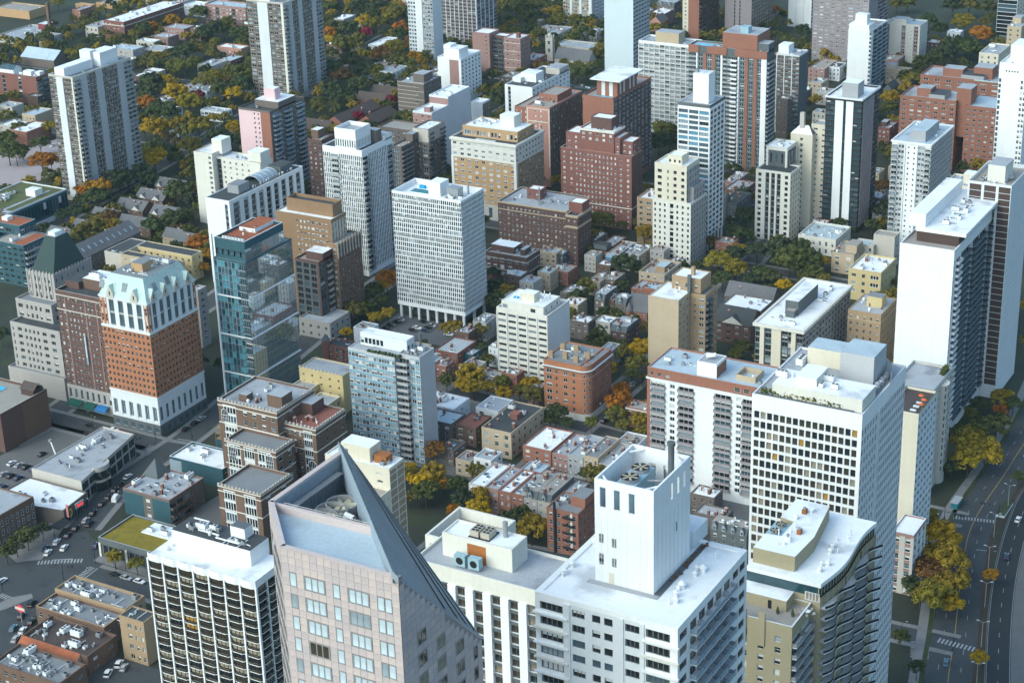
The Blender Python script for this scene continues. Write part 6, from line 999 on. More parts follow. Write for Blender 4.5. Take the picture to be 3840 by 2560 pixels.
b = MB(); b.face([(*FL,zt-1.6),(*FC,zt-1.6),(*MID,zt-1.6),(*M0,zt-1.6)],rm('r_blue')); t.part(b,'terrace_roof')
b = MB(); b.face([(*M0,zt-7),(*MID,zt-7),(*AP,zt-7)],rm('r_gray')); strip(b,(AP[0]+.9,AP[1]-.6),(CH[0]+.9,CH[1]),.05,zt-7,zt-.3,wm('bluegray')); t.part(b,'fan_court')
b = MB(); b.box(AP[0]+1.2,AP[0]+2.4,CH[1]+1.5,AP[1]-4,zt-2.6,zt-2.3,METAL,bottom=True); t.part(b,'catwalk')
b = MB()
for i in range(9):
    yy = CH[1]+1.5+i*2.1; b.tube((AP[0]+1.1,yy,zt-7),(AP[0]+1.1,yy,zt-.6),.06,METAL,4)
    if i < 8: b.tube((AP[0]+1.1,yy,zt-7),(AP[0]+1.1,yy+2.1,zt-.8),.05,METAL,4)
t.part(b,'scaffold')
for i,s in enumerate((.16,.4,.64)):
    q = lerp((M0[0]+7.2,M0[1]+2.2),(AP[0]+8.,AP[1]-8),s); b = MB(); n = 18; R_ = 2.6
    for j in range(n):
        a0,a1 = 2*math.pi*j/n,2*math.pi*(j+1)/n; P = lambda a,rr,zz: (q[0]+rr*math.cos(a),q[1]+rr*math.sin(a),zz)
        b.face([P(a0,R_+.15,zt-5.8),P(a1,R_+.15,zt-5.8),P(a1,R_+.15,zt-2.8),P(a0,R_+.15,zt-2.8)],METAL); b.face([P(a0,R_,zt-2.8),P(a0,R_+.15,zt-2.8),P(a1,R_+.15,zt-2.8),P(a1,R_,zt-2.8)],METAL); b.face([P(a1,R_,zt-5.8),P(a0,R_,zt-5.8),P(a0,R_,zt-2.8),P(a1,R_,zt-2.8)],METAL)
    b.face([(q[0]+R_*math.cos(2*math.pi*j/n),q[1]+R_*math.sin(2*math.pi*j/n),zt-5.6) for j in range(n)],DARK)
    fan = t.part(b,'cooling_fan'); b = MB()
    for j in range(8): a = 2*math.pi*j/8; c,s_ = math.cos(a),math.sin(a); b.face([(q[0]+.3*c+.2*s_,q[1]+.3*s_-.2*c,zt-3.5),(q[0]+2.4*c+.38*s_,q[1]+2.4*s_-.38*c,zt-3.7),(q[0]+2.4*c-.38*s_,q[1]+2.4*s_+.38*c,zt-3.3),(q[0]+.3*c-.2*s_,q[1]+.3*s_+.2*c,zt-3.3)],mat('fan_blade',(.45,.42,.30)))
    b.cyl(q[0],q[1],.5,.4,zt-3.9,zt-3.1,METAL,8); b.build('blade',fan)
b = MB()
for i in range(3): q = lerp((M0[0]+11.5,M0[1]+1.5),(AP[0]+10,AP[1]-9),i*.4); b.tube((q[0],q[1],zt-7),(q[0],q[1],zt-2.6),.45,METAL_W,8); b.tube((q[0],q[1],zt-2.6),(q[0]+2,q[1]-.5,zt-2.6),.45,METAL_W,8)
b.tube((M0[0]+4.3,M0[1]+3,zt-5.5),(M0[0]+4.6,M0[1]+8,zt-5.5),.5,METAL_W,8); t.part(b,'pipe')
# slanted roof: metal ribs and glass strips, ridge from the SE corner to the NW apex
SLM = mat('roof_metal',(.66,.71,.75),var=.14,rough=.5,metal=.05); A3 = np.array([*AP,zt]); F3 = np.array([*FC,zt]); L3 = np.array([*LP,ZL]); nrm = np.cross(L3-F3,A3-F3); nrm /= np.linalg.norm(nrm); nrm = nrm if nrm[2] > 0 else -nrm
b = MB(); b.face([tuple(F3+nrm*.02),tuple(L3+nrm*.02),tuple(A3+nrm*.02)],SLM); t.part(b,'slanted_roof')
def tri_pt(s,u): return F3+(L3-F3)*s+((A3+(0)*s)-(F3+(L3-F3)*0) - (L3-F3)*0 )*0 if False else (F3*(1-s)+L3*s)*(1-u)+A3*u
NS = 46; b = MB(); SLD = mat('roof_seam',(.36,.40,.43),rough=.5)
for i in range(NS):
    s = (i+.5)/NS; p,q = tri_pt(s,0),tri_pt(s,.995); dd = (L3-F3)/np.linalg.norm(L3-F3)*.13; e = nrm*.24
    b.face([tuple(p-dd+e),tuple(p+dd+e),tuple(q+e)],SLD); b.face([tuple(p+dd),tuple(q),tuple(q+e),tuple(p+dd+e)],SLD)
o = t.part(b,'standing_seam'); o['kind'] = 'stuff'
for s0,s1 in ((.52,.56),(.68,.715),(.80,.83),(.91,.94)):
    b = MB(); e = nrm*.3; b.face([tuple(tri_pt(s0,.02)+e),tuple(tri_pt(s1,.02)+e),tuple(tri_pt(s1,.9)+e),tuple(tri_pt(s0,.9)+e)],DARK); t.part(b,'glass_strip')
b = MB(); dv = A3-F3; sd = np.cross(nrm,dv); sd /= np.linalg.norm(sd); sd = -sd if sd@(L3-F3) > 0 else sd; e0 = np.array((0,0,.35)); LT = mat('ridge_cladding',(.50,.52,.54),var=.1)
b.face([tuple(F3+e0),tuple(A3+e0),tuple(A3+e0+sd*1.5),tuple(F3+e0+sd*1.5)],LT); b.face([tuple(F3+sd*1.5+e0),tuple(A3+sd*1.5+e0),tuple(A3+sd*1.5-np.array((0,0,7.2))),tuple(F3+sd*1.5-np.array((0,0,2)))],wm('bluegray')); b.face([tuple(F3),tuple(A3),tuple(A3+e0),tuple(F3+e0)],LT); b.face([tuple(F3+sd*1.5+e0),tuple(F3+e0),tuple(F3-np.array((0,0,1))),tuple(F3+sd*1.5-np.array((0,0,1)))],LT); b.face([tuple(F3+e0),tuple(F3+sd*1.5+e0),tuple(A3+sd*1.5+e0),tuple(A3+e0)],LT); t.part(b,'ridge_wall')
b = MB(); [b.box(FC[0]-12+i*1.1,FC[0]-11.3+i*1.1,FC[1]+2.4,FC[1]+3.1,zt-1.6,zt-1.45,RUST) for i in range(5)]; t.part(b,'rusty_grating'); b = MB()
for p,q in ((lerp(FL,FC,.08),lerp(FL,FC,.98)),(lerp(M0,MID,.1),lerp(M0,MID,.9))):
    for i in range(14): a = lerp(p,q,i/13); b.tube((a[0],a[1]+1.4,zt-1.6),(a[0],a[1]+1.4,zt-.4),.03,METAL_W,4)
    b.tube((p[0],p[1]+1.4,zt-.4),(q[0],q[1]+1.4,zt-.4),.035,METAL_W,4)
t.part(b,'railing'); t.done()
# ---------------------------------------------------------------- cream building with rooftop coolers
g = G['h3']; x,y,w,d,z = g; t = Bld('apartment_tower', 'cream tower with white ribs and blue rooftop coolers behind the slanted granite tower', g); rb = [q for i in range(7) for q in (Pi(.5,'white',.5),Wn(.6,1,.95,.7,st='pair',gl='bronze',fr='slate',dep=.5,span='slate',strip='white'))]; t.tier(x,y,w+8,d,0,z,'offwhite',rb,None,3.,top=4,roof='r_lgray',par=.7,cop='offwhite'); g2 = G['h3box']; bx,by,bw2,bd2,bz = g2; t.tier(bx,by,bw2,bd2,z-.7,bz,'offwhite',[Bl(.36),Bl(.27,'rust'),Bl(.37)],None,6,roof='r_white',par=.3,name='penthouse_wall',foot=False)
b = MB(); lx,ly = t.L(bx,by); b.box(lx-bw2*.66,lx-bw2*.36,ly+1.2,ly+bd2-1,bz-.29,bz-.1,DARK); t.part(b,'cooler_well')
for i in range(2):
    b = MB(); px = lx-bw2*.65+i*bw2*.155; b.box(px,px+bw2*.125,ly+1.6,ly+5,bz-.1,bz+1.3,mat('cooler_tan',(.42,.38,.32)))
    for a in (.3,.75):
        for c in (2.2,3.3,4.4): b.cyl(px+bw2*.125*a,ly+c,.42,.42,bz+1.3,bz+1.45,METAL,10,DARK)
    t.part(b,'cooler')
for i in range(2): b = MB(); px = lx-bw2*.72+i*3.7; b.box(px,px+2.9,ly-3.6,ly-1.9,z-.2,z+2.6,METAL_B,bottom=True); b.cyl(px+1.45,ly-2.7,.1,.1,z+2.6,z+2.7,METAL,6); k = 12; b.face([(px+1.45+.95*math.cos(2*math.pi*j/k),ly-3.62,z+1.2+.95*math.sin(2*math.pi*j/k)) for j in range(k)],DARK); t.part(b,'cooling_unit')
b = MB(); b.cyl(lx-4.5,ly+bd2-2,.6,.6,bz-.3,bz+3.6,METAL,10); t.part(b,'flue'); b = MB()
for i in range(24): b.box(lx-20+i*.62,lx-19.8+i*.62,ly-5,ly-4.3,z-.65,z-.5,METAL_W)
t.part(b,'roof_ladder'); t.tier(x+9.5,y+3,9.4,d+8,0,z-2.5,'offwhite',None,None,3,roof='r_tan',par=2.2,cop='offwhite',name='side_terrace',pw=.5); t.tier(x-24,y+17,16,16,0,z-4,'offwhite',[Wn(1,4,.4,.5)],None,3,roof='r_tan',par=2.8,cop='offwhite',name='rear_terrace',pw=.6); t.done()
# ---------------------------------------------------------------- white building with the square roof tower
g = G['h4']; x,y,w,d,z = g; t = Bld('apartment_tower', 'white building with tall white square roof tower, bottom right of centre', g); kf = dict(fr='slate', dep=.22, gl='slab'); fh = 3.0
S_ = [Bl(.03),Wn(.2,1,.92,.52,st='quad',**dict(kf,gl='std')),Pi(.05,'white2',.25),Wn(.13,1,.78,.5,st='tri',**dict(kf,gl='std',strip='white2',span='white2')),Bl(.03,'white2'),Wn(.09,1,.72,.5,st='plain',strip='white2',span='white2',**dict(kf,gl='dark')),Wn(.1,1,.66,.5,st='plain',strip='white2',span='white2',**dict(kf,gl='dark')),Bl(.03,'white2'),Pi(.04,'white2',.25),Wn(.13,1,.85,.5,st='tri',strip='white2',span='white2',**dict(kf,gl='dark')),Pi(.03,'white2',.25),Wn(.2,1,.92,.55,st='quad',**dict(kf,gl='dark')),Bl(.05)]
E_ = [Bl(.02),Wn(.12,1,.9,.55,st='tri',**dict(kf,gl='bronze')),Bl(.02),Ba(.6,5,'white2','bluegray',1.3,gl='bronze',wf=.85),Bl(.02),Wn(.2,2,.9,.55,st='pair',**dict(kf,gl='bronze')),Bl(.02)]
t.tier(x,y,w,d,z-60,z,'white',S_,E_,fh,top=.9,bot=0,roof='r_white',par=.35,cop='white',pw=1.1); t.box(x,y,w,d,0,z-60,'white','lower_wall')
for j in range(16):
    for a0,a1 in ((-.01,.24),(.76,1.012)): b = MB(); zz = z-1.-j*fh-fh*.97; b.box(-w/2+w*a0,-w/2+w*a1,-d/2-.55,-d/2,zz,zz+.28,wm('offwhite') if j%2 else wm('white'),bottom=True); t.part(b,'balcony_slab')
g2 = G['h4tow']; tx,ty,tw,td,tz = g2; lx,ly = t.L(tx,ty); zr = z-.35; hB = tz-7
b = MB()
for p,q in (((lx-tw,ly),(lx,ly)),((lx,ly),(lx,ly+td)),((lx,ly+td),(lx-tw,ly+td)),((lx-tw,ly+td),(lx-tw,ly))): b.face([(*p,zr),(*q,zr),(*q,hB),(*p,hB)],wm('white'))
b.face([(lx-tw,ly,hB),(lx,ly,hB),(lx,ly+td,hB),(lx-tw,ly+td,hB)],rm('r_gray')); t.part(b,'roof_tower')
for i in range(1,9): b = MB(); b.box(lx-tw+tw*i/9-.04,lx-tw+tw*i/9+.04,ly-.02,ly,zr,hB,wm('white2')); b.box(lx,lx+.02,ly+td*i/9-.04,ly+td*i/9+.04,zr,hB,wm('concrete')); t.part(b,'panel_joint')
# open screen above, with window slots cut through
b = MB(); m = wm('white'); th = .35
def screen(P, Wd, slots):
    xs = 0.
    for (a0,a1,c0,c1) in slots+[(1,1,0,0)]:
        P(xs*Wd,a0*Wd,hB,tz); 
        if a1 > a0: P(a0*Wd,a1*Wd,hB,hB+(tz-hB)*c0); P(a0*Wd,a1*Wd,hB+(tz-hB)*c1,tz)
        xs = a1
screen(lambda a,c,z0,z1: b.box(lx-tw+a,lx-tw+c,ly,ly+th,z0,z1,m,bottom=True),tw,[(.09,.19,.25,.8),(.33,.43,.25,.8),(.58,.68,.25,.8)]); screen(lambda a,c,z0,z1: b.box(lx-th,lx,ly+th+a*(td-2*th)/td,ly+th+c*(td-2*th)/td,z0,z1,m,bottom=True),td,[(.46,.52,.3,.75),(.64,.7,.3,.75),(.82,.88,.3,.75)]); screen(lambda a,c,z0,z1: b.box(lx-tw+a,lx-tw+c,ly+td-th,ly+td,z0,z1,m,bottom=True),tw,[(.3,.42,.1,.6),(.55,.67,.1,.6)]); screen(lambda a,c,z0,z1: b.box(lx-tw,lx-tw+th,ly+th+a*(td-2*th)/td,ly+th+c*(td-2*th)/td,z0,z1,m,bottom=True),td,[])
t.part(b,'roof_screen'); b = MB()
for p,q in (((lx-tw+.4,ly+2.4),(lx-tw+2.4,ly+.4)),((lx-2.4,ly+.4),(lx-.4,ly+3.)),((lx-.4,ly+td-2.4),(lx-2.4,ly+td-.4)),((lx-tw+2.4,ly+td-.4),(lx-tw+.4,ly+td-2.4))): b.tube((*p,tz-.5),(*q,tz-.5),.2,wm('white'),6)
t.part(b,'corner_brace'); b = MB(); b.box(lx-tw+2.4,lx-tw+6,ly+3,ly+11.4,hB,hB+5.2,METAL_B); ct = t.part(b,'cooling_tower')
for yy in (5.1,9.2):
    b = MB(); b.cyl(lx-tw+4.2,ly+yy,1.6,1.6,hB+5.2,hB+5.9,METAL,16,DARK)
    for j in range(6): a = math.pi*j/3; c,s_ = math.cos(a),math.sin(a); b.face([(lx-tw+4.2+.2*c+.15*s_,ly+yy+.2*s_-.15*c,hB+5.94),(lx-tw+4.2+1.45*c+.25*s_,ly+yy+1.45*s_-.25*c,hB+5.94),(lx-tw+4.2+1.45*c-.25*s_,ly+yy+1.45*s_+.25*c,hB+5.94),(lx-tw+4.2+.2*c-.15*s_,ly+yy+.2*s_+.15*c,hB+5.94)],mat('fan_blade2',(.38,.34,.26)))
    b.build('fan',ct)
b = MB(); b.cyl(lx-1.6,ly+td-4.5,.55,.55,hB,tz+4.2,wm('slate'),10); b.cyl(lx-1.6,ly+td-4.5,.75,.75,tz+3.7,tz+4.3,wm('slate'),10); t.part(b,'flue'); b = MB(); b.tube((lx-tw+6,ly+5,hB+3.4),(lx-3,ly+5.4,hB+3.4),.22,METAL,6); b.tube((lx-tw+6,ly+8,hB+4.2),(lx-3,ly+9,hB+4.2),.22,METAL,6)
for i in range(5): b.box(lx-4.6,lx-1,ly+2+i*1.1,ly+2.3+i*1.1,hB,hB+.7,METAL)
t.part(b,'pipe')
for (a,zz,ww,hh,kd) in ((.11,hB-4.2,.95,1.9,'dark'),(.33,hB-4.6,.95,1.9,'dark'),(.11,hB-8,.95,1.9,'dark'),(.33,hB-8.4,.95,1.9,'dark'),(.11,zr+4.2,.9,1.4,'pale')): t.wins.append(((lx-tw+tw*a,ly-.03,zz),0.,ww,hh,'plain','white2',kd))
t.wins.append(((lx+.03,ly+td*.62,hB-4),math.pi/2,.7,2.,'plain','white2','dark')); b = MB(); b.box(lx-tw*.76,lx-tw*.68,ly-.05,ly,zr,zr+2.3,wm('cream')); t.part(b,'door'); b = MB(); b.box(lx-tw-1.2,lx+1.2,ly-1.2,ly-.02,zr,zr+.12,wm('gray')); b.box(lx+.02,lx+1.2,ly-.01,ly+td+6,zr,zr+.12,wm('slate')); t.part(b,'walkway')
b = MB(); r = random.Random(8)
for i in range(60): py = ly+5+r.random()*16; px = lx+.5+r.random()*.9; zz = zr+.12+r.random()*.5; s = .3; a = r.random()*6; b.face([(px+s*math.cos(a),py,zz-s*.3),(px+s,py+s*math.sin(a),zz),(px-s*math.sin(a),py+s*.5,zz+s*.6),(px-s,py-s*.4,zz)],mat('dry_plant',(.09,.05,.03),var=.5))
t.part(b,'climbing_plant'); t.kit((x-w+.6,x-w+2.8,y+2,y+26,z-.35),8,3,kinds='v'); t.kit((x-7,x-2,y+4,y+27,z-.35),7,6,kinds='v'); b = MB(); b.box(lx-6,lx-.5,ly+td+3,ly+td+9,zr,zr+3.2,wm('white2')); t.part(b,'roof_hut'); t.done()
# ---------------------------------------------------------------- tan brick tower with wavy balconies
g = G['h5']; x,y,w,d,z = g; t = Bld('apartment_tower', 'tan brick tower with wavy grey balconies and white roof, lower right', g); TB = mat('tan_brick',(.33,.285,.19),var=.16,fine=2.5,streak=.3); gl5 = G['h5low']; lx,ly = t.L(x,y); BLDS.append((x-w,x,y,y+d,z))
# main volume with a wavy east side
NW = 26; wav = lambda s: .75*math.sin(s*math.pi*2.1-.6)+1.4*s
E5 = [(lx+wav(i/NW)-1.2, ly+d*1.25*i/NW) for i in range(NW+1)]; out = [(lx-w,ly)]+E5+[(lx-w,ly+d*1.25)]
b = MB(); b.prism(out,0,z-3.4,TB,cap=False); b.prism(out,z-.9,z+.2,wm('white'),rm('r_white')); b.face([(*p,z-.9) for p in out][::-1],wm('white')); t.part(b,'wall')
b = MB(); ins = [(lx-w,ly)]+[(p[0]-.5,p[1]) for p in E5]+[(lx-w,ly+d*1.25)]; b.prism(ins,z-3.4,z-.9,GL['teal'],cap=False); t.part(b,'glazed_storey'); b = MB()
for i in range(NW): p,q = E5[i],E5[i+1]; b.box(p[0]-.55,p[0]-.35,p[1]-.12,p[1]+.12,z-3.4,z-.9,TB)
t.part(b,'mullion')
BM5 = []
for j in range(24):
    zz = z-6.4-j*3.; b = MB(); o2 = [(p[0]+1.25+.9*math.sin(i*.75),p[1]) for i,p in enumerate(E5)]
    for i in range(NW):
        p,q,p2,q2 = E5[i],E5[i+1],o2[i],o2[i+1]; b.face([(*p2,zz),(*q2,zz),(*q2,zz+.28),(*p2,zz+.28)],wm('white2')); b.face([(*p,zz+.28),(*p2,zz+.28),(*q2,zz+.28),(*q,zz+.28)],wm('concrete')); b.face([(*p,zz),(*q,zz),(*q2,zz),(*p2,zz)],wm('concrete')); b.face([(*p2,zz+.28),(*q2,zz+.28),(*q2,zz+.95),(*p2,zz+.95)],GL['dark'])
    t.part(b,'balcony')
    for i in range(1,NW,2): p,q = E5[i],E5[i+1]; a = math.atan2(q[1]-p[1],q[0]-p[0]); t.wins.append((((p[0]+q[0])/2+.03,(p[1]+q[1])/2,zz+1.6),a,1.1,2.2,'pair','slate','dark'))
# front wing: brick piers, windows, terrace
fx,fy,fw_,fd,fz = gl5; MATS['TB'] = TB; t.tier(fx-2.2,fy,fw_,y-fy-.02,0,fz-1.2,TB,[Bl(.05),Wn(1.5,4,.36,.55,st='sash',gl='blind',fr='white2',dep=.25),Bl(.12)],[Ba(.9,2,'white2','metal_gray',1.2,gl='blind')],3.0,top=2.6,bot=0,roof='r_tan',par=1.1,cop='white2',name='front_wall')
px,py = t.L(fx-2.2,fy); b = MB()
for a in (.12,.35,.6): b.box(px-fw_*(1-a)-.8,px-fw_*(1-a)+.8,py-.3,py+.3,fz-8,fz+.6,TB,bottom=True)
t.part(b,'brick_pier'); b = MB(); b.box(lx-w-1,lx-8,ly-5,ly-.02,fz-2.3,z-3.4,TB,rm('r_white')); t.part(b,'terrace_room'); b = MB(); b.box(lx-12.5,lx-11.6,ly-5.04,ly-4.98,fz-2.3,fz-.1,DARK); t.part(b,'door'); b = MB()
for i,(ax,ay) in enumerate(((-6,-6),(-9.5,-6.4))): b.cyl(lx+ax,ly+ay,.35,.4,fz-2.3,fz-1.7,wm('slate'),8); b.cyl(lx+ax,ly+ay,.5,.05,fz-1.7,fz-.2,LF[0],8)
t.part(b,'potted_shrub'); b = MB(); b.cyl(lx-3.4,ly-3.6,.8,.8,fz-1.5,fz-1.42,METAL_W,12); b.cyl(lx-3.4,ly-3.6,.08,.08,fz-2.3,fz-1.5,METAL,6); t.part(b,'terrace_table')
for i in range(5): a = 2*math.pi*i/5; b = MB(); b.box(lx-3.4+1.5*math.cos(a)-.28,lx-3.4+1.5*math.cos(a)+.28,ly-3.6+1.5*math.sin(a)-.28,ly-3.6+1.5*math.sin(a)+.28,fz-1.9,fz-1.8,wm('gray'),bottom=True); b.box(lx-3.4+1.75*math.cos(a)-.28,lx-3.4+1.75*math.cos(a)+.28,ly-3.6+1.75*math.sin(a)-.05,ly-3.6+1.75*math.sin(a)+.05,fz-1.8,fz-1.3,wm('gray'),bottom=True); t.part(b,'terrace_chair')
t.wins.append(((lx-3.6,ly-.04,fz+.4),0.,3.6,2.2,'quad','white2','curtain'))
# bent rooftop block and cooling tower
g2 = G['h5box']; bx,by,bw2,bd2,bz = g2; px,py = t.L(bx,by); ol = [(px-bw2,py),(px,py),(px+.6,py+bd2*.62),(px-1.6,py+bd2*1.55),(px-bw2+.2,py+bd2*1.55),(px-bw2+.2,py+bd2*.95),(px-bw2*.62,py+bd2*.9),(px-bw2*.62,py+bd2*.45),(px-bw2,py+bd2*.42)]; b = MB(); b.prism(ol,z+.2,bz,TB,rm('r_white')); t.part(b,'roof_block'); b = MB(); b.box(px-bw2-.4,px-bw2*.66,py+bd2*.48,py+bd2*.86,z+.2,bz-.6,METAL_B); ct = t.part(b,'cooling_tower')
for k in (.57,.77):
    b = MB(); cx,cy = px-bw2*.85,py+bd2*k; b.cyl(cx,cy,1.3,1.3,bz-.6,bz,METAL,14,DARK)
    for j in range(6): a = math.pi*j/3; c,s_ = math.cos(a),math.sin(a); b.face([(cx+.2*c+.12*s_,cy+.2*s_-.12*c,bz+.03),(cx+1.2*c+.2*s_,cy+1.2*s_-.2*c,bz+.03),(cx+1.2*c-.2*s_,cy+1.2*s_+.2*c,bz+.03),(cx+.2*c-.12*s_,cy+.2*s_+.12*c,bz+.03)],MATS['fan_blade2'])
    b.build('fan',ct)
for (ax,ay) in ((.42,.38),(.3,.62),(.55,1.2)): b = MB(); cx,cy = px-bw2*ax,py+bd2*ay; b.box(cx-.5,cx+.5,cy-.7,cy+.7,bz,bz+1.1,RUST if ay != .38 else METAL_W); b.cyl(cx,cy,.4,.4,bz+1.1,bz+1.6,METAL,8); t.part(b,'exhaust_fan')
t.kit((bx-bw2+1,bx-1,by+1,by+bd2*1.4,bz),8,3,kinds='v'); t.kit((x-7,x-1,y+3,y+d,z+.2),8,4,kinds='v'); t.done()
# ---------------------------------------------------------------- row houses and low blocks
def house(label, c, wall, roof, nS=3, nE=3, name='row_house', fh=3.1, kit=4, cop=None, gl='std', kinds='avcs', mans=None, bay=None, turret=None, pent=None, par=.5, wf=.42, hf=.52, band=None, cat='house', ydepth=None, E=None, S=None):
    x,y,w,d,h = G[c] if isinstance(c, str) else c
    d = max(d, ydepth or 8.)
    t = Bld(name, label, (x,y,w,d), cat=cat); kw = dict(gl=gl, fr='white2', dep=.16)
    rf = t.tier(x,y,w,d,0,h,wall,S or ([Wn(1,nS,wf,hf,**kw)] if nS else [Bl(1)]),E or ([Wn(1,nE,.35,.5,**kw)] if nE else [Bl(1)]),fh,.8,.4,roof,par,cop=cop)
    if band: t.band(x,y,w,d,h-.9,h-.45,band,.22)
    if mans:     # steep slate front with dormers
        b = MB(); b.face([(-w/2,-d/2-.15,h-.2),(w/2,-d/2-.15,h-.2),(w/2,-d/2+1.5,h+2.4),(-w/2,-d/2+1.5,h+2.4)],wm('slate')); b.face([(w/2,-d/2-.15,h-.2),(w/2,d/2-1,h-.2),(w/2,d/2-1,h+2.4),(w/2,-d/2+1.5,h+2.4)],wm('slate')); b.face([(-w/2,-d/2+1.5,h+2.4),(w/2,-d/2+1.5,h+2.4),(w/2,d/2-1,h+2.4),(-w/2,d/2-1,h+2.4)],anym(roof)); b.face([(-w/2,d/2-1,h-.2),(-w/2,-d/2-.15,h-.2),(-w/2,-d/2+1.5,h+2.4),(-w/2,d/2-1,h+2.4)],wm('slate')); t.part(b,'mansard_roof')
        for i in range(mans):
            px = -w/2+w*(i+.5)/mans; b = MB(); m = wm('bluegray'); b.box(px-.7,px+.7,-d/2-.35,-d/2+1.2,h,h+1.7,m); b.face([(px-.85,-d/2-.45,h+1.7),(px+.85,-d/2-.45,h+1.7),(px,-d/2-.45,h+2.9)],m); b.face([(px+.85,-d/2-.45,h+1.7),(px+.85,-d/2+1.4,h+1.7),(px,-d/2+1.4,h+2.9),(px,-d/2-.45,h+2.9)],wm('slate')); b.face([(px-.85,-d/2+1.4,h+1.7),(px-.85,-d/2-.45,h+1.7),(px,-d/2-.45,h+2.9),(px,-d/2+1.4,h+2.9)],wm('slate')); dm = t.part(b,'dormer'); obj('window',win_mesh('pair','white','dark'),dm,(px,-d/2-.38,h+.85),0,(1.,1,1.4))
        rf = (*rf[:4],h+2.4)
    if bay:      # projecting bay window
        n = 6; px,rr = -w/2+w*bay, min(1.6,w*.22); pr = [(px-rr*math.cos(math.pi*i/n),-d/2-rr*.8*math.sin(math.pi*i/n)) for i in range(n+1)]; b = MB()
        for i in range(n): b.face([(*pr[i],0),(*pr[i+1],0),(*pr[i+1],h-1),(*pr[i],h-1)],anym(wall))
        b.face([(*p,h-1) for p in pr],anym(roof)); t.part(b,'bay')
        for j in range(max(1,int(h/fh)-0)):
            for i in (1,3,4): p,q = pr[i],pr[i+1]; a = math.atan2(q[1]-p[1],q[0]-p[0]); t.wins.append((((p[0]+q[0])/2+.04*math.sin(a),(p[1]+q[1])/2-.04*math.cos(a),1.6+j*fh),a,math.dist(p,q)*.7,1.7,'sash','white2','dark'))
    if turret:
        px,py,rr,hh,m = turret; b = MB(); b.cyl(px,py,rr,rr,0,h+hh*.4,anym(wall),10); b.cyl(px,py,rr*1.15,.05,h+hh*.4,h+hh,anym(m),10); t.part(b,'turret')
    if pent: a0,a1,c0,c1,hh,m,tp = pent; xx,yy,ww,dd = sub((x,y,w,d),a0,a1,c0,c1); t.box(xx,yy,ww,dd,rf[4],rf[4]+hh,m,'penthouse',tp)
    if kit: t.kit(rf,kit,len(label),kinds=kinds)
    t.done(); return t
# middle blocks
house('tan stucco house with pale roof behind the dark brick house','h01','tan_l','r_lgray',3,2); house('small dark house with black balcony between stucco house and brown apartment house','h02','slate','r_lgray',2,2,kit=2); house('narrow grey-brown house with long pale roof left of the conservatory row','h03','brick_gb','r_blue',1,4,ydepth=13)
house('red row house with black attic and white window grid, leftmost of the conservatory row','r1','brick_red','r_lgray',2,5,mans=None,pent=(0,1,0,.25,3,'slate','r_dark'),wf=.7); t = house('row house with turquoise conservatory on its upper floor','r2','tan_l','r_lgray',3,0,kit=5); x,y,w,d,h = G['r2']; b = MB(); b.box(-w/2+.3,w/2-.3,-d/2-2.2,-d/2-.02,h-3.6,h-1.2,GL['blue']); b.face([(-w/2+.3,-d/2-2.2,h-1.19),(w/2-.3,-d/2-2.2,h-1.19),(w/2-.3,-d/2,h),(-w/2+.3,-d/2,h)],GL['pale']); b.box(-w/2,w/2,-d/2-2.3,-d/2-.02,0,h-3.6,wm('tan_l')); t.part(b,'conservatory')
house('white-fronted row house with pale roof, third of the conservatory row','r3','white2','r_lgray',2,2,kit=4); house('tan row house with white bay at the end of the conservatory row','r4','tan_l','r_lgray',2,4,kit=5,S=[Wn(1,2,.8,.6,st='quad',gl='pale',strip='white',span='white')])
house('low cream-roofed house left of the dome-shaped green tree','h05','tan_l','r_tan',2,3,kit=3); house('dark brick house with cream roof just left of the round green tree','h06','brick_gb','r_tan',2,4,kit=3); house('cream house with high parapet and cluttered roof at the foot of the beige tower','h07','tan_l','r_tan',4,4,kit=8,par=1.4,pent=(.45,.8,.3,.7,3,'tan','r_blue')); house('small pink-tan house below the cream parapet house','h08','tan_l','r_tan',2,3,kit=3); house('red-walled house with pale roof in front of the cream parapet house','h09','redbr2','r_lgray',3,2,kit=5); house('red brick house with blue-grey roof left of the tan tower','h10','redbr2','r_blue',1,2,kit=4)
house('slate mansard house with paired dormer, leftmost of three','m1','brick_gb','r_lgray',2,3,mans=1,kit=5); house('brown row house between the two slate mansard houses','m2','brick_br','r_lgray',2,2,kit=4); house('slate mansard house with paired dormer beside the red turret house','m3','brick_gb','r_lgray',2,2,mans=1,kit=4)
x,y,w,d,h = G['h11']; t = gable('turret_house','red brick house with steep grey roof and round turret left of the tan tower',x,y,w,d+4,h,6.5,'redbr2','r_shingle','x',1,S=[Wn(1,3,.35,.5)],E=[Wn(1,2,.3,.4)]); b = MB(); b.cyl(-w/2+1.6,-d/2-1.6,1.9,1.9,0,h,wm('redbr2'),12); b.cyl(-w/2+1.6,-d/2-1.6,2.2,.05,h,h+4.2,rm('r_shingle'),12); t.part(b,'turret')
house('house with wavy white roof right of the cream mid-rise','h12','brick_gb','r_white',3,2,kit=5); house('dark mansard house behind the round-cornered orange house','h14','brick_dark','r_lgray',2,3,mans=1,kit=5); house('low house with skylit white roof behind the round-cornered orange house','h15','stone','r_white',2,2,kit=5,kinds='s')
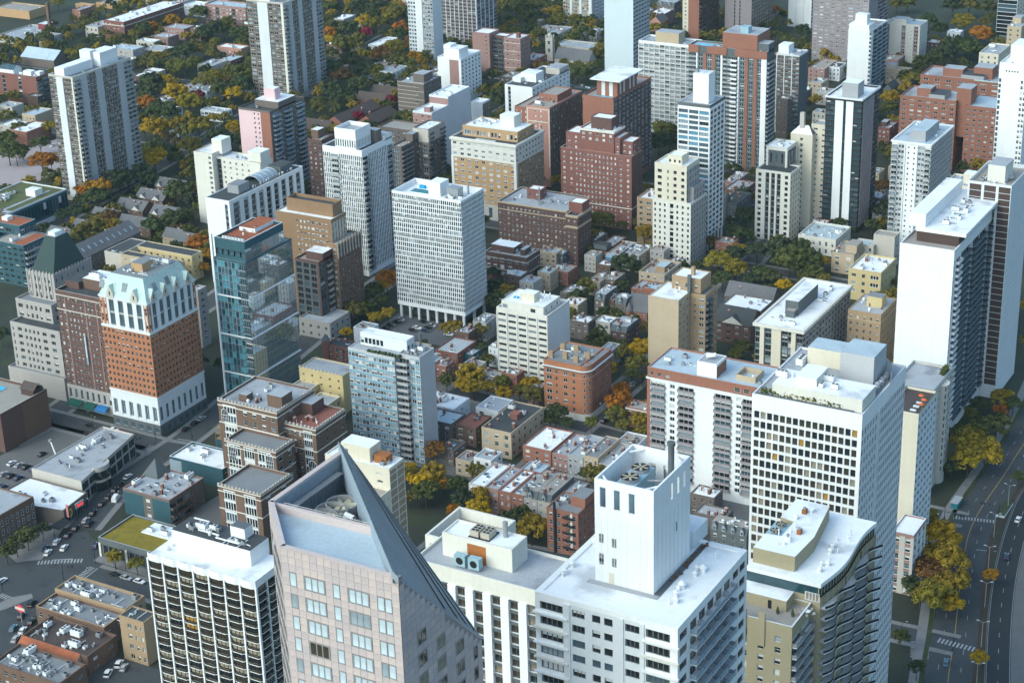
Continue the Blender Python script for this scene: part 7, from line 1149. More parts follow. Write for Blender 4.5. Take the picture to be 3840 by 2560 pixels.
# round the car park
t = house('red brick hall with white-striped flat roof beside the car park','f6','brick_red','r_lgray',3,4,kit=3); x,y,w,d,h = G['f6']; b = MB()
for i in range(7): b.box(-w/2+1+i*1.5,-w/2+1.25+i*1.5,-d/2+.6,d/2-.6,h-.5,h-.4,METAL_W)
t.part(b,'roof_rib'); house('small dark teal house with glass pyramid skylight beside the striped roof','f6b','teal','r_lgray',0,1,kit=1); house('brick house with stepped roof below the striped hall','f6d','redbr2','r_lgray',2,2,kit=3); house('bay-fronted brown house with wavy pale cornice behind the yellow trees','f6e','brick_br','r_tan',4,2,bay=.5,kit=4,band='bluegray'); house('white round-ended building with tan roof behind the grey tower','curv','white2','r_tan',0,2,kit=3); house('red brick corner house with slate turret left of the grey tower','redturr','brick_red','r_dark',3,2,turret=(-5.6,-4,1.9,5,'slate'),bay=.7,kit=3)
# flats right of the wood
house('tan flats with roof terrace and blue-green bay in front of the grey stone mansion','tA','tan_l','r_tan',2,3,kit=4,pent=(.5,1,.2,.7,4,'tan_l','r_tan')); house('windowless grey-tan block behind the tan flats','tB','stone','r_tan',0,1,kit=0,name='stage_block'); house('flats with sloping pale blue glass roof beside the grey-tan block','tC','stone','r_blue',3,1,kit=1)
gable('tudor_house','dark brown half-timbered house with steep black roof right of the tan tower',-300,737,18,14,10,6,'brick_dark','r_dark','x',1,S=[Wn(1,4,.4,.45,st='pair')],E=[Wn(1,3,.3,.4)],dorm=1); house('white-roofed rear wing behind the half-timbered house',(-301,752,20,16,12),'brick_gb','r_white',3,4,kit=5); gable('gabled_house','house with long grey slate roof beside the wood, right of the tan tower',-303,770,24,12,9,6,'brick_gb','r_shingle','x',2,S=[Wn(1,4,.3,.4)],E=[Wn(1,2,.3,.4)])
# far right
house('tan-red row house in the far cluster under the blue-grey tower','s1','brick_pink','r_tan',3,5,kit=5); house('pale row house with dark roof right of the tan-red row house','s2','white2','r_dark',3,3,kit=3); house('beige house with red chimneys between the white slab and black glass tower','s3','tan_l','r_lgray',3,4,kit=6); house('grey flats with pale roof just left of the black glass tower','s4','stone','r_lgray',3,3,kit=3); house('cream top storey and grey roof left of the black glass tower','s5','cream','r_lgray',3,3,kit=3,name='apartment_block',cat='building'); gable('gabled_house','dark house with pitched black roof right of the white balcony tower',*G['s6'][:3],14,7,4,'slate','r_dark','y',1,S=[Wn(1,3,.3,.4)],E=[Wn(1,4,.3,.4)]); house('dark house with green roof among trees right of the cream slab','s6b','brick_dark','r_lgray',3,2,kit=3); house('low white house under the trees, upper right','s6c','white2','r_white',3,2,kit=3)
house('brick house with white roof right of the blank tower, top','s7','brick_pink','r_white',3,4,kit=5); gable('gabled_house','salmon gabled house right of the blank tower',*G['s8'][:3],13,7,5,'salmon','r_shingle','y',1,S=[Wn(1,2,.3,.4)]); house('dark slate-roofed house right of the blank tower, at the top edge','s9','brick_gb','r_lgray',4,3,mans=2,kit=4)
for k,l in (('r5','first'),('r6','second'),('r7','third'),('r8','fourth')): house('%s house of the far grey-roofed row behind the church'%l,k,'stone','r_lgray',3,3,kit=6)
t = house('dark stone house with black cone spire left of the blue and white tower','s10','slate','r_dark',2,3,turret=(2.5,-4,2.2,9,'slate'),kit=3); house('dark green flat-roofed hall behind the red tower with the cap','s11','green','r_dark',3,0,kit=2); house('low red church hall in front of the nave','s12','redbr2','r_white',4,1,kit=3)
house('grey-roofed row house right of the blue and white tower','q1','brick_pink','r_lgray',2,4,kit=6); house('pale-roofed house with red chimneys between blue-white and cream towers','q2','brick_red','r_lgray',2,4,kit=8,kinds='cvs'); house('narrow red gabled house beside the stilts of the blue and white tower','q3','brick_red','r_lgray',1,3,kit=4); house('dark gothic stone house under the trees right of the stilts',(-371,888,9,20,13),'slate','r_dark',2,4,kit=2,turret=(-2,-9,1.6,7,'slate'))
house('small brick house with white cornice between orange street tree and balcony slab','c3a','redbr2','r_tan',3,2,kit=2,band='white2',gl='blind'); house('white-roofed house with red chimneys at the foot of the balcony slab','c3b','brick_gb','r_white',3,3,kit=5,kinds='cv'); house('house with pale blue roof left of the white gridded tower','n1','brick_gb','r_lgray',4,2,kit=7,kinds='cv'); house('dark mansard row with white dormers left of the white gridded tower','n2','slate','r_tan',4,1,mans=4,kit=7,kinds='vs')
# gabled garden townhouses
for i,(x,y,w,d,ax,dm,l) in enumerate(((-681,797,20,11,'x',3,'farthest grey-roofed townhouse row below the concrete slab tower'),(-678,776,20,12,'x',2,'grey-roofed townhouse row with white chimney below the concrete slab tower, second from back'),(-677,757,20,12,'x',2,'grey-roofed townhouse row in the middle of the garden group'),(-648,756,23,11,'x',3,'townhouse row with three white gables left of the cream weathered building'),(-680,738,19,11,'x',2,'grey-roofed townhouse row left of the long hipped roof'),(-653,735,24,11,'x',0,'long plain grey pitched roof in the garden group'),(-679,718,16,11,'x',0,'townhouse with red end wall beside dark conifers'),(-682,703,18,11,'x',2,'townhouse pair with white gables nearest the teal school'))):
    gable('townhouse_row',l,x,y,w,d,5.5,4.2,'brick_br','r_shingle',ax,3,dorm=dm,S=[Wn(1,5,.35,.45,gl='blind')],E=[Wn(1,2,.3,.4)],group='gabled garden townhouses')
gable('gabled_house','pink house with slate roof and brick chimneys left of the orange tree',-612,722,14,10,7,4.5,'salmon','r_shingle','x',2,S=[Wn(1,4,.3,.4)],E=[Wn(1,2,.3,.4)]); gable('gabled_house','grey-roofed cream house with chimney left of the pink house',-627,727,11,9,6.5,4,'tan_l','r_shingle','x',1,S=[Wn(1,3,.3,.4)])
for x,y,w,d,ax,l in ((-672,951,14,44,'y','long dark brown pitched roof running away among red shrubs'),(-676,1004,22,11,'x','short dark brown pitched roof behind the long one'),(-679,1022,20,11,'x','farthest dark brown pitched roof by the grey brick mid-rise'),(-654,960,13,28,'y','dark brown pitched roof with skylight left of the party wall building'),(-674,936,20,10,'x','nearest dark brown pitched roof right of the pink tower')): gable('pitched_house',l,x,y,w,d,5,4.6,'redbr2','r_brown',ax,1,S=[Wn(1,2,.2,.3,gl='dark')],E=[Wn(1,5,.2,.3,gl='dark')],group='brown-roofed townhouses')
# yellow courtyard flats and the long mansard row
t = Bld('courtyard_flats','yellow and tan courtyard flats with black flat roofs behind the orange tower',(-589,680,48,22)); t.tier(-589,680,37,6,0,14,'tan_l',[Wn(.4,1,.2,.4),Bl(.6,'stone'),Wn(1.4,7,.35,.45,gl='dark')],[Bl(1)],3.2,roof='r_dark',par=.4); t.tier(-590,693,37,8.5,0,14,'yellow',[Wn(1,9,.35,.45,gl='dark')],[Wn(1,2,.3,.5)],3.2,roof='r_dark',par=.4,cop='stone',name='rear_wall'); t.tier(-626.02,680,11,21.5,0,14,'stone',[Bl(1)],None,3.2,roof='r_dark',par=.4,name='west_wall'); t.kit((-636,-592,681,685,13.6),6,3,kinds='s'); t.done()
t = gable('mansard_row','long building with skylit grey slate roof behind the grey stepped tower',-647,675,15,45,10,5.5,'brick_gb','r_shingle','y',4,E=[Wn(1,10,.35,.5,gl='dark')],cat='building',fh=4); b = MB()
for i in range(9): yy = -20+i*4.8; b.face([(5.6,yy,12.2),(5.6,yy+1.3,12.2),(3.6,yy+1.3,13.66),(3.6,yy,13.66)],GL['pale'])
t.part(b,'skylight')
# rows north and south of the tree-lined street
for x0,w,l,wl,rf,hh,k in ((-322,13,'red brick house with scalloped white roof, left end of the northern row','redbr2','r_white',9.5,6),(-314.5,7,'row house with pale roof and brick chimneys, second of the northern row','brick_pink','r_lgray',9,6),(-307.5,7,'grey-rendered row house with roof terrace, third of the northern row','gray','r_lgray',10,5),(-301,6.3,'taller tan house with black balcony, fourth of the northern row','tan_l','r_gray',11,4),(-293,7.6,'pale-roofed house at the right end of the northern row','stone','r_lgray',9,5)): house(l,(x0,584,w,20,hh),wl,rf,3,3,kit=k,kinds='cvas',gl='blind')
for i,(x0,w,l,wl,rf,hh,kw) in enumerate(((-329.5,7.2,'grey stone house with bay and white roof, left end of the southern row','stone','r_white',10.5,dict(bay=.3)),(-323.5,5.8,'dark-windowed brick house, second of the southern row','brick_pink','r_lgray',10.5,{}),(-318,5.3,'red brick house with white sashes, third of the southern row','redbr2','r_white',10.5,{}),(-312.4,5.4,'orange-red brick house with paired windows, fourth of the southern row','redbr2','r_lgray',10.5,{}),(-306.5,5.7,'stone house with dark conical turret in the southern row','graystone','r_tan',10.5,dict(turret=(-2.4,-8.6,1.3,5,'slate'),mans=1)),(-300.6,5.7,'stone house with curved gable right of the conical turret','stone','r_tan',10.5,dict(mans=1)),(-294.2,6.2,'grey-roofed house left of the fire-escape block','brick_gb','r_lgray',11,{}))): house(l,(x0,544,w,20,hh),wl,rf,2,0,kit=6,kinds='cvss',gl='blind',**kw)
t = house('red brick block with black fire escapes and tall flue, centre bottom',(-280.5,528,13,14,18),'redbr2','r_gray',4,4,name='fire_escape_block',cat='building',kit=4,gl='dark',pent=(.55,1,.4,1,4,'redbr2','r_gray')); b = MB()
for j in range(5):
    zz = 3+j*3.1; b.box(.5,5,-8.2,-7.05,zz,zz+.12,wm('black'),bottom=True); b.box(.5,5,-8.2,-8.14,zz+.12,zz+1,wm('black'),bottom=True); b.tube((.8,-7.6,zz),(4.6,-7.6,zz+3.1),.12,wm('black'),4)
t.part(b,'fire_escape'); b = MB(); b.cyl(-3,-7.5,.55,.55,0,21,wm('black'),8); t.part(b,'flue'); b = MB(); [b.box(3.2,4.1,-7.12,-7.02,3.2+j*3.1,5.3+j*3.1,wm('white')) for j in range(5)]; t.part(b,'door')
# rear yards between the rows
for i,(x,y,w,d,hh,wl,rf,l) in enumerate(((-349,566,7,9,7,'tan_l','r_gray','tan coach house with black deck left of the rear yards'),(-340,567,8,9,9,'white2','r_lgray','grey-white coach house with rooftop cabin in the rear yards'),(-331,566,6,8,5,'brick_red','r_tan','small brick coach house with tan roof behind the southern row'),(-318,568,9,8,8,'gray','r_blue','grey rendered coach house with pale roof in the rear yards'),(-307,567,6,7,6,'tan_l','r_white','tan coach house near the white roof tower'),(-360,571,7,10,7,'brick_gb','r_dark','dark coach house beside the grey tower'))): house(l,(x,y,w,d,hh),wl,rf,2,2,kit=3)
house('white-roofed house with stepped rear beside the grey tower',(-377,600,17,13,10),'white2','r_white',2,3,kit=5); house('dark brick house with blue-grey roof in front of the white-roofed one',(-371,588,14,11.5,9.5),'brick_gb','r_blue',3,3,kit=4); house('brown deck house between grey roof and black roof',(-360.5,590,10,13,9),'brick_br','r_red',2,3,kit=3); house('pale grey ridged-roof house behind the brown deck',(-358,604.5,11,13,11),'white2','r_lgray',2,3,kit=4); t = house('long block with black roof, red roof hut and tan side wall',(-342,587,14,28,12),'tan_l','r_dark',3,6,kit=6,cat='building',pent=(.45,.7,.45,.6,2.4,'brick_red','r_red'))
# ---------------------------------------------------------------- lower left
def poly(name,label,pts,h,wall,roof,par=.6,cat='building'):
    cx = sum(p[0] for p in pts)/len(pts); cy = sum(p[1] for p in pts)/len(pts); t = Bld(name,label,at=(cx,cy),cat=cat); q = [(p[0]-cx,p[1]-cy) for p in pts]; b = MB(); b.prism(q,0,h,anym(wall),cap=False); i_ = [(p[0]*(1-.6/max(1,math.hypot(*p))),p[1]*(1-.6/max(1,math.hypot(*p)))) for p in q]
    for i in range(len(q)): j = (i+1)%len(q); b.face([(*q[i],h),(*q[j],h),(*i_[j],h),(*i_[i],h)],anym(wall)); b.face([(*i_[j],h-par),(*i_[i],h-par),(*i_[i],h),(*i_[j],h)],anym(wall))
    t.part(b,'wall'); b = MB(); b.face([(*p,h-par) for p in i_],anym(roof)); t.part(b,'roof'); xs = [p[0] for p in pts]; ys = [p[1] for p in pts]; BLDS.append((min(xs),max(xs),min(ys),max(ys),h)); t.q = q; return t
def shopwin(t,p,q,z0,z1,n,kind='dark',fr='slate'):
    L = math.dist(p,q); ux,uy = (q[0]-p[0])/L,(q[1]-p[1])/L; a = math.atan2(uy,ux)
    for i in range(n): u = L*(i+.5)/n; t.wins.append(((p[0]+ux*u+uy*.05,p[1]+uy*u-ux*.05,(z0+z1)/2),a,L/n*.86,z1-z0,'tri',fr,kind))
t = poly('store','large store with grey flat roof, stone walls and curved glass corner, lower left',[(-501,478.5),(-475,478.5),(-484.5,521.5),(-501,521.5)],10,'stone','r_lgray'); shopwin(t,t.q[1],t.q[2],5.4,8.6,8); shopwin(t,t.q[1],t.q[2],.4,4.6,8); t.kit((-498,-486,482,518,9.4),12,3,kinds='aaav'); b = MB(); n = 10; px,py = -478.6-t.c[0],493-t.c[1]; pr = [(px+3.4*math.sin(math.pi*i/n)*1.0+.3,py-4.5*math.cos(math.pi*i/n)) for i in range(n+1)]
for i in range(n): b.face([(*pr[i],0),(*pr[i+1],0),(*pr[i+1],8.6),(*pr[i],8.6)],GL['dark']); b.face([(*pr[i],8.6),(*pr[i+1],8.6),(*pr[i+1],10.6),(*pr[i],10.6)],wm('stone')); b.face([(*pr[i],3.9),(*pr[i+1],3.9),(pr[i+1][0]+.05,pr[i+1][1],5),(pr[i][0]+.05,pr[i][1],5)],wm('stone'))
b.face([(*p,10.1) for p in pr],rm('r_lgray')); t.part(b,'curved_bay'); t.done()
t = poly('restaurant','low restaurant with white roof, red neon sign and awning terrace, lower left',[(-503,456),(-469.5,461.5),(-471.5,477.5),(-502,477.5)],6.5,'brick_gb','r_white'); shopwin(t,t.q[1],t.q[2],.4,3.6,4); t.kit((-498,-476,462,475,5.9),5,3,kinds='aap'); q0,q1 = t.q[1],t.q[2]; NEON = mat('neon_red',(.75,.03,.03)); NEON.node_tree.nodes['Principled BSDF'].inputs['Emission Color'].default_value = (1,.05,.05,1); NEON.node_tree.nodes['Principled BSDF'].inputs['Emission Strength'].default_value = .5
b = MB(); b.box(q0[0]-.2,q0[0]+.25,q0[1]+6.6,q0[1]+11.2,3.9,6.2,wm('gray'),bottom=True); sg = t.part(b,'sign_board'); b = MB(); r = random.Random(1)
for i in range(8): yy = q0[1]+7.2+i*.45; b.box(q0[0]+.26,q0[0]+.34,yy,yy+.3,4.5+.12*math.sin(i*2),5.5+.12*math.cos(i),NEON,bottom=True)
b.build('lettering',sg); b = MB(); b.box(q0[0]+.3,q0[0]+1.3,q0[1]+1.2,q0[1]+1.5,3.2,8.6,mat('sign_pink',(.55,.22,.2)),bottom=True); sg = t.part(b,'blade_sign'); b = MB(); n = 14; cy,cz = q0[1]+2.3,4.9
for i in range(n):
    a0,a1 = -math.pi*.55+math.pi*1.1*i/n,-math.pi*.55+math.pi*1.1*(i+1)/n; P = lambda a,rr: (q0[0]+1.35,cy+rr*math.cos(a),cz+rr*1.6*math.sin(a)); b.face([P(a0,.7),P(a0,1.1),P(a1,1.1),P(a1,.7)],mat('sign_yellow',(.70,.50,.02)))
b.build('crescent_emblem',sg); b = MB(); b.face([(q0[0]+.1,q0[1]-9,3.8),(q0[0]+4.5,q0[1]-8,2.9),(q0[0]+4.3,q0[1]-.5,2.9),(q0[0]+.1,q0[1]-.5,3.8)],wm('black')); t.part(b,'awning'); t.done()
t = poly('corner_building','three-storey dark brick corner building with white window surrounds, left edge',[(-505,430),(-479,432),(-478,455.5),(-504,455.5)],13.5,'brick_br','r_lgray'); q0,q1 = t.q[1],t.q[2]; L = math.dist(q0,q1)
for j in range(3):
    for i in range(9): t.wins.append(((q0[0]+(q1[0]-q0[0])*(i+.5)/9+.05,q0[1]+(q1[1]-q0[1])*(i+.5)/9,2.4+j*3.7 if j else 2.2),math.pi/2,1.25,2.3,'sash','white','dark'))
t.kit((-502,-482,434,452,13),5,3); t.done()
t = Bld('parking_block','dark brown brick block with rooftop pool and pale deck, left edge',(-536,499,40,28)); rf = t.tier(-536,499,40,28,0,18,'brick_dark',[Bl(1)],[Bl(.45),Bl(.55,'brick_br')],4,roof='r_tan',par=1.2,cop='stone'); b = MB(); b.box(-12,2,1,9,16.8,17.1,wm('white2'),GL['pool']); t.part(b,'pool'); b = MB(); b.box(12,19,7,13,16.8,19.5,wm('brown_p')); b.face([(11.6,6.6,19.5),(19.6,6.6,19.5),(19.6,10,22),(11.6,10,22)],rm('r_brown')); b.face([(19.6,13.4,19.5),(11.6,13.4,19.5),(11.6,10,22),(19.6,10,22)],rm('r_brown')); t.part(b,'roof_hut'); b = MB(); b.tube((3,-11,17.2),(7,-11,17.2),1.1,mat('blue_tarp'),8); t.part(b,'covered_bar'); t.done()
t = Bld('flats','grey-roofed flats with dark pyramid corner roof and rear porches, lower left',(-432,480,23,21)); rf = t.tier(-432,480,23,21,0,11,'brick_gb',[Bl(.45,'teal'),Wn(.2,1,.5,.5,gl='blind'),Bl(.4,'teal')],[Ba(.6,3,'brick_br','brick_br',1.3),Bl(.1),Wn(.3,2,.3,.4)],3.2,roof='r_lgray',par=.6,cop='salmon'); b = MB(); p = [(-12.5,2),(-4.5,2),(-4.5,10.5),(-12.5,10.5)]
for i in range(4): j = (i+1)%4; b.face([(*p[i],10.6),(*p[j],10.6),(-8.5,6.2,17)],wm('slate'))
t.part(b,'pyramid_roof'); t.kit(rf,14,3,kinds='cavs'); t.done()
t = Bld('shed_store','low store with white roof and long blue wall, left of the gothic block',(-433,514,27,15)); rf = t.tier(-433,514,27,15,0,8.5,'teal',[Bl(.22,'bluegray'),Bl(.78)],[Wn(1,3,.5,.5)],4,roof='r_white',par=.7,cop='white2'); t.kit(rf,8,3,kinds='aav'); t.done()
t = Bld('bank_pavilion','low glazed pavilion with yellow-green planted roof, lower left',(-402,449,39,20)); rf = t.tier(-402,449,39,20,0,8.2,'slate',[Pi(.06,'offwhite',.2),Wn(.8,1,.95,.9,st='quad',gl='dark',fr='slate')]*3+[Pi(.06,'offwhite',.2)],[Bl(1)],7,top=2.2,bot=.2,roof='r_moss',par=.7,cop='gray'); b = MB(); b.box(-8,19,1,9,7.5,7.8,rm('r_white')); t.part(b,'plant_deck')
for i in range(6): obj('air_conditioner',KIT['a'][i%3],t.e,(-5+i*3.4,3+(i%2)*3,7.8),0,(1,1,1))
b = MB()
for i in range(12): b.tube((-8+i*2.2,1,7.8),(-8+i*2.2,1,9),.04,METAL,4)
b.tube((-8,1,9),(17,1,9),.05,METAL,4); t.part(b,'railing'); t.done()
for x,y,w,d,hh,wl,rf_,l,k in ((-396,411.5,32,10.5,9.5,'tan','r_gray','long tan-walled restaurant with crowded grey roof at the crossing',16),(-396,400.5,31,10.5,8.5,'brick_br','r_gray','restaurant with orange brick parapets and rooftop ducts, second from the crossing',14),(-390,385,29,15,7.5,'brick_br','r_brown','restaurant with brown roof, coolers and rust-red roof slope, third from the crossing',14),(-386,367,29,13,8.5,'brick_br','r_gray','kitchen block crowded with rooftop boxes in the lower left corner',22)):
    t = Bld('restaurant',l,(x,y,w,d)); rf = t.tier(x,y,w,d,0,hh,wl,[Wn(.6,4,.5,.5,gl='dark'),Bl(.6)],[Wn(1,2,.3,.4)],4,roof=rf_,par=1.1,cop='ochre' if 'orange' in l else None); t.kit(rf,k,3,kinds='aaavp')
    if 'rust-red' in l: b = MB(); b.face([(-w/2,-d/2-3.2,hh-2.6),(w/2-3,-d/2-3.2,hh-2.6),(w/2-3,-d/2,hh+.1),(-w/2,-d/2,hh+.1)],rm('r_rust')); b.face([(w/2-3,-d/2-3.2,0),(w/2-3,-d/2,0),(w/2-3,-d/2,hh+.1),(w/2-3,-d/2-3.2,hh-2.6)],wm('stone')); b.face([(-w/2,-d/2-3.2,0),(w/2-3,-d/2-3.2,0),(w/2-3,-d/2-3.2,hh-2.6),(-w/2,-d/2-3.2,hh-2.6)],wm('stone')); t.part(b,'roof_slope')
    t.done()
t = Bld('brick_walkup','narrow four-storey tan brick walk-up with black roof, left of the white-ribbed tower',(-376,398.5,10.5,7)); t.tier(-376,398.5,10.5,7,0,17,'tan',[Bl(.3),Wn(.4,1,.5,.45,st='pair'),Wn(.6,2,.4,.45)],[Bl(1)],3.6,roof='r_dark',par=.4); t.kit((-385,-377,400,404,16.6),3,3); t.done()
house('low shed with pale blue roof in the parking yard',(-357,372,17,9,4.5),'brick_br','r_blue',0,0,kit=2,name='yard_shed'); house('small tan shed with grey roof beside the parking yard',(-345,377,9,7,5),'tan','r_lgray',0,0,kit=2,name='yard_shed')
# round neon sign on the second restaurant
t = Bld('round_sign','round red and white restaurant sign above the parked cars, lower left',at=(-432.5,398.5),cat='sign'); b = MB(); n = 20; b.face([(1.7*math.cos(2*math.pi*i/n),-.15,7+1.5*math.sin(2*math.pi*i/n)) for i in range(n)],mat('sign_red',(.55,.06,.08))); b.face([(1.7*math.cos(2*math.pi*i/n),.15,7+1.5*math.sin(2*math.pi*i/n)) for i in range(n)][::-1],MATS['sign_red']); t.part(b,'disc'); b = MB(); b.box(-2.2,2.2,-.25,-.16,6.55,7.6,mat('sign_cream',(.62,.48,.42)),bottom=True); t.part(b,'name_band'); b = MB(); b.box(-.12,.12,-.1,.1,0,5.6,METAL); t.part(b,'post')
# ---------------------------------------------------------------- ground, streets, water
def sheet(name, pts, z, m, kind='structure', label=None, cat=None):
    b = MB(); b.face([(p[0],p[1],z) for p in pts], m); o = b.build(name); o['kind'] = kind; return o
GRD = mat('soil_lawn',(.032,.036,.026),var=.35,scale=.03,fine=.5,stain=((.035,.05,.02),.06,.52,.8)); ASP = mat('asphalt',(.052,.057,.062),var=.16,scale=.05,fine=.8,stain=((.032,.034,.037),.12,.56,.6)); ASD = mat('asphalt_new',(.024,.029,.033),var=.14,scale=.05,fine=.8); PAV = mat('pavement',(.19,.185,.185),var=.14,scale=.3,fine=1.5,stain=((.12,.115,.115),.25,.58,.5)); PNT = mat('road_paint',(.30,.31,.32),var=.2,fine=3); PNY = mat('road_paint_yellow',(.40,.26,.08),var=.25,fine=3); LAW = mat('lawn',(.04,.055,.02),var=.4,fine=.8); CON = mat('yard_concrete',(.12,.122,.125),var=.16,scale=.2,stain=((.1,.1,.1),.2,.58,.6))
sheet('ground',[(-6000,-2000),(6000,-2000),(6000,9000),(-6000,9000)],0,GRD)
def ribbon(name, line, half, z, m, close=True):
    """flat strip along a centre line"""
    L = np.array(line,float); T = np.gradient(L,axis=0); T /= np.linalg.norm(T,axis=1)[:,None]; N = np.stack([-T[:,1],T[:,0]],1)
    if isinstance(half,(int,float)): half = (-half,half)
    A,B = L+N*half[0], L+N*half[1]; b = MB()
    for i in range(len(L)-1): b.face([(*A[i],z),(*A[i+1],z),(*B[i+1],z),(*B[i],z)][::-1] if half[0] > half[1] else [(*B[i],z),(*A[i],z),(*A[i+1],z),(*B[i+1],z)],m)
    o = b.build(name); o['kind'] = 'structure'; return o
def smooth(pts, n=8):
    P = np.array(pts,float); out = []
    for i in range(len(P)-1):
        p0,p1,p2,p3 = P[max(i-1,0)],P[i],P[i+1],P[min(i+2,len(P)-1)]
        for k in range(n): s = k/n; out.append(.5*((2*p1)+(-p0+p2)*s+(2*p0-5*p1+4*p2-p3)*s*s+(-p0+3*p1-3*p2+p3)*s**3))
    out.append(P[-1]); return np.array(out)
INNER = smooth([(-104,400),(-121,450),(-135,505),(-143,540),(-154,585),(-160,620),(-160.5,670),(-163,730),(-175,830),(-200,960)])
OUTER = smooth([(-85,400),(-103,450),(-120,510),(-133,560),(-141,600),(-146,640),(-146.5,670),(-149,730),(-160,830),(-182,960)])
STATE = smooth([(-462,462),(-468,480),(-474,500),(-476,545),(-484,600),(-497,700),(-504,780),(-508,900),(-512,1100)]); ASTOR = smooth([(-331,470),(-331,560),(-331,640),(-333,720),(-338,800),(-348,900),(-360,1100)]); DEAR = smooth([(-545,540),(-560,640),(-575,760),(-590,900),(-605,1100)]); CLARK = smooth([(-700,500),(-712,640),(-722,740),(-745,900),(-790,1200)])
EW = [([(-436,437.5),(-400,437.5),(-340,438),(-250,440)],4.7),([(-620,533),(-540,533),(-480,532)],6),([(-470,560),(-420,557),(-395,555)],3.5),([(-400,636),(-330,627),(-240,621)],4.),([(-140,532),(-250,526),(-330,519)],4.5),([(-163,618),(-230,618)],4.),([(-520,835),(-430,835),(-350,833),(-270,830)],4.5),([(-620,930),(-500,930),(-350,930)],4.5),([(-900,880),(-760,870),(-600,860)],5),([(-1000,1000),(-800,1010),(-620,1040)],5),([(-800,1130),(-640,1110),(-560,1100)],5)]
STREETS = []; FILL = []
def street(name, line, half, side=2.6, z=.004):
    line = np.array(line,float); STREETS.append((line,half+side)); k = len(STREETS)*.004
    for s in (-1,1): ribbon('pavement',line,(s*half,s*(half+side)) if s > 0 else (s*(half+side),s*half),.06+k,PAV); ribbon('kerb',line,(s*half-.08,s*half+.08),.13+k,CON)
    ribbon(name,line,half+.05,.004+k*.5,ASP)
street('street',STATE,5.6); street('street',ASTOR,4.6); street('street',DEAR,5); street('street',CLARK,6)
for i,(l,h) in enumerate(EW): street('street',smooth(l,4),h,2.4,.008)
# the crossing at lower left is one wide sheet
sheet('road_crossing',[(-476,415),(-466,400),(-452,385),(-432,372),(-424,384),(-433,405),(-436,431),(-436,444),(-444,452),(-459,462),(-468,452),(-492,432)],.06,ASP); sheet('pavement',[(-441,445),(-400,444.5),(-400,449),(-441,449)],.20,PAV); sheet('pavement',[(-478,436),(-466,431),(-459,437),(-463,448),(-470,462),(-478,460)],.215,PAV); sheet('traffic_island',[(-450,411),(-445,416.5),(-442.5,414.5),(-446,404),(-450,398),(-452,401)],.14,PAV); sheet('parking_yard',[(-396,366),(-340,362),(-340,399),(-390,398)],.016,ASP); sheet('forecourt',[(-512,525),(-486,525),(-486,530),(-560,530),(-534,505),(-512,505)],.016,PAV)
sheet('yard',[(-540,465),(-503,465),(-503,526),(-534,526),(-536,498)],.028,CON); sheet('yard',[(-434,468),(-391,468),(-391,486),(-413,500),(-431,513)],.028,CON)
# lakeside drives
ribbon('lake_drive',OUTER,4.0,.02,ASD); ribbon('inner_drive',INNER,7.6,.016,ASP); STREETS.append((INNER,12)); STREETS.append((OUTER,7)); ribbon('pavement',INNER,(9.2,12.4),.12,PAV); ribbon('grass_verge',INNER,(7.6,9.2),.1,LAW); ribbon('grass_verge',(INNER[:]),(-10.2,-7.6),.1,mat('bark_mulch',(.05,.035,.025),var=.4)); ribbon('barrier_kerb',OUTER,(4.0,4.3),.35,CON); ribbon('shoulder',OUTER,(-16,-4.),.012,CON); ribbon('edge_line',OUTER,(3.6,3.75),.026,PNT); ribbon('edge_line',OUTER,(-3.75,-3.6),.026,PNT); ribbon('centre_line',INNER,(-.1,.12),.022,PNY)
def dash(line, off, z, m, on=3, gap=6, w=.09, i0=0):
    """lane marks: each dash its own piece"""
    seg = np.linalg.norm(np.diff(line,axis=0),axis=1); cum = np.concatenate([[0],np.cumsum(seg)]); s = i0
    while s+on < cum[-1]:
        p = np.array([np.interp(s,cum,line[:,k]) for k in (0,1)]); q = np.array([np.interp(s+on,cum,line[:,k]) for k in (0,1)]); d = (q-p)/np.linalg.norm(q-p); n = np.array([-d[1],d[0]]); p,q = p+n*off,q+n*off
        b = MB(); b.face([(*(p-n*w),z),(*(q-n*w),z),(*(q+n*w),z),(*(p+n*w),z)],m) if False else b.face([(*(p+n*w),z),(*(p-n*w),z),(*(q-n*w),z),(*(q+n*w),z)],m); o = b.build('lane_mark',LANE); s += on+gap
LANE = empty('lane_marking',(0,0,0)); LANE['kind'] = 'structure'
for off in (0.,): dash(OUTER,off,.026,PNT,3,7)
dash(INNER,-3.6,.022,PNT,3,8); dash(INNER,3.6,.022,PNT,3,8)
ZEB = empty('zebra_crossing',(0,0,0)); ZEB['kind'] = 'structure'
def zebra(p, q, n, wid, frac=.5, z=.075):
    p = np.array(p,float); q = np.array(q,float); d = (q-p)/np.linalg.norm(q-p); L = np.linalg.norm(q-p); nn = np.array([-d[1],d[0]])*wid/2
    for i in range(n): a = p+d*L*i/n; c = p+d*L*(i+frac)/n; b = MB(); b.face([(*(a-nn),z),(*(c-nn),z),(*(c+nn),z),(*(a+nn),z)],PNT); b.build('zebra_bar',ZEB)
zebra((-146.5,532.5),(-133.5,532.2),10,3); zebra((-151.5,528.6),(-148.5,518.5),9,6) ; zebra((-168,618.5),(-152.5,622),14,2.4); zebra((-458.9,434.7),(-444.4,443.7),14,2.8); zebra((-437.4,433.4),(-438.2,441.6),8,2.6); zebra((-454.9,410.6),(-446.9,410.2),7,2.6); zebra((-483.2,538.4),(-471.4,540.2),13,2.6); zebra((-482.6,523.4),(-484.4,531.9),8,2.4)
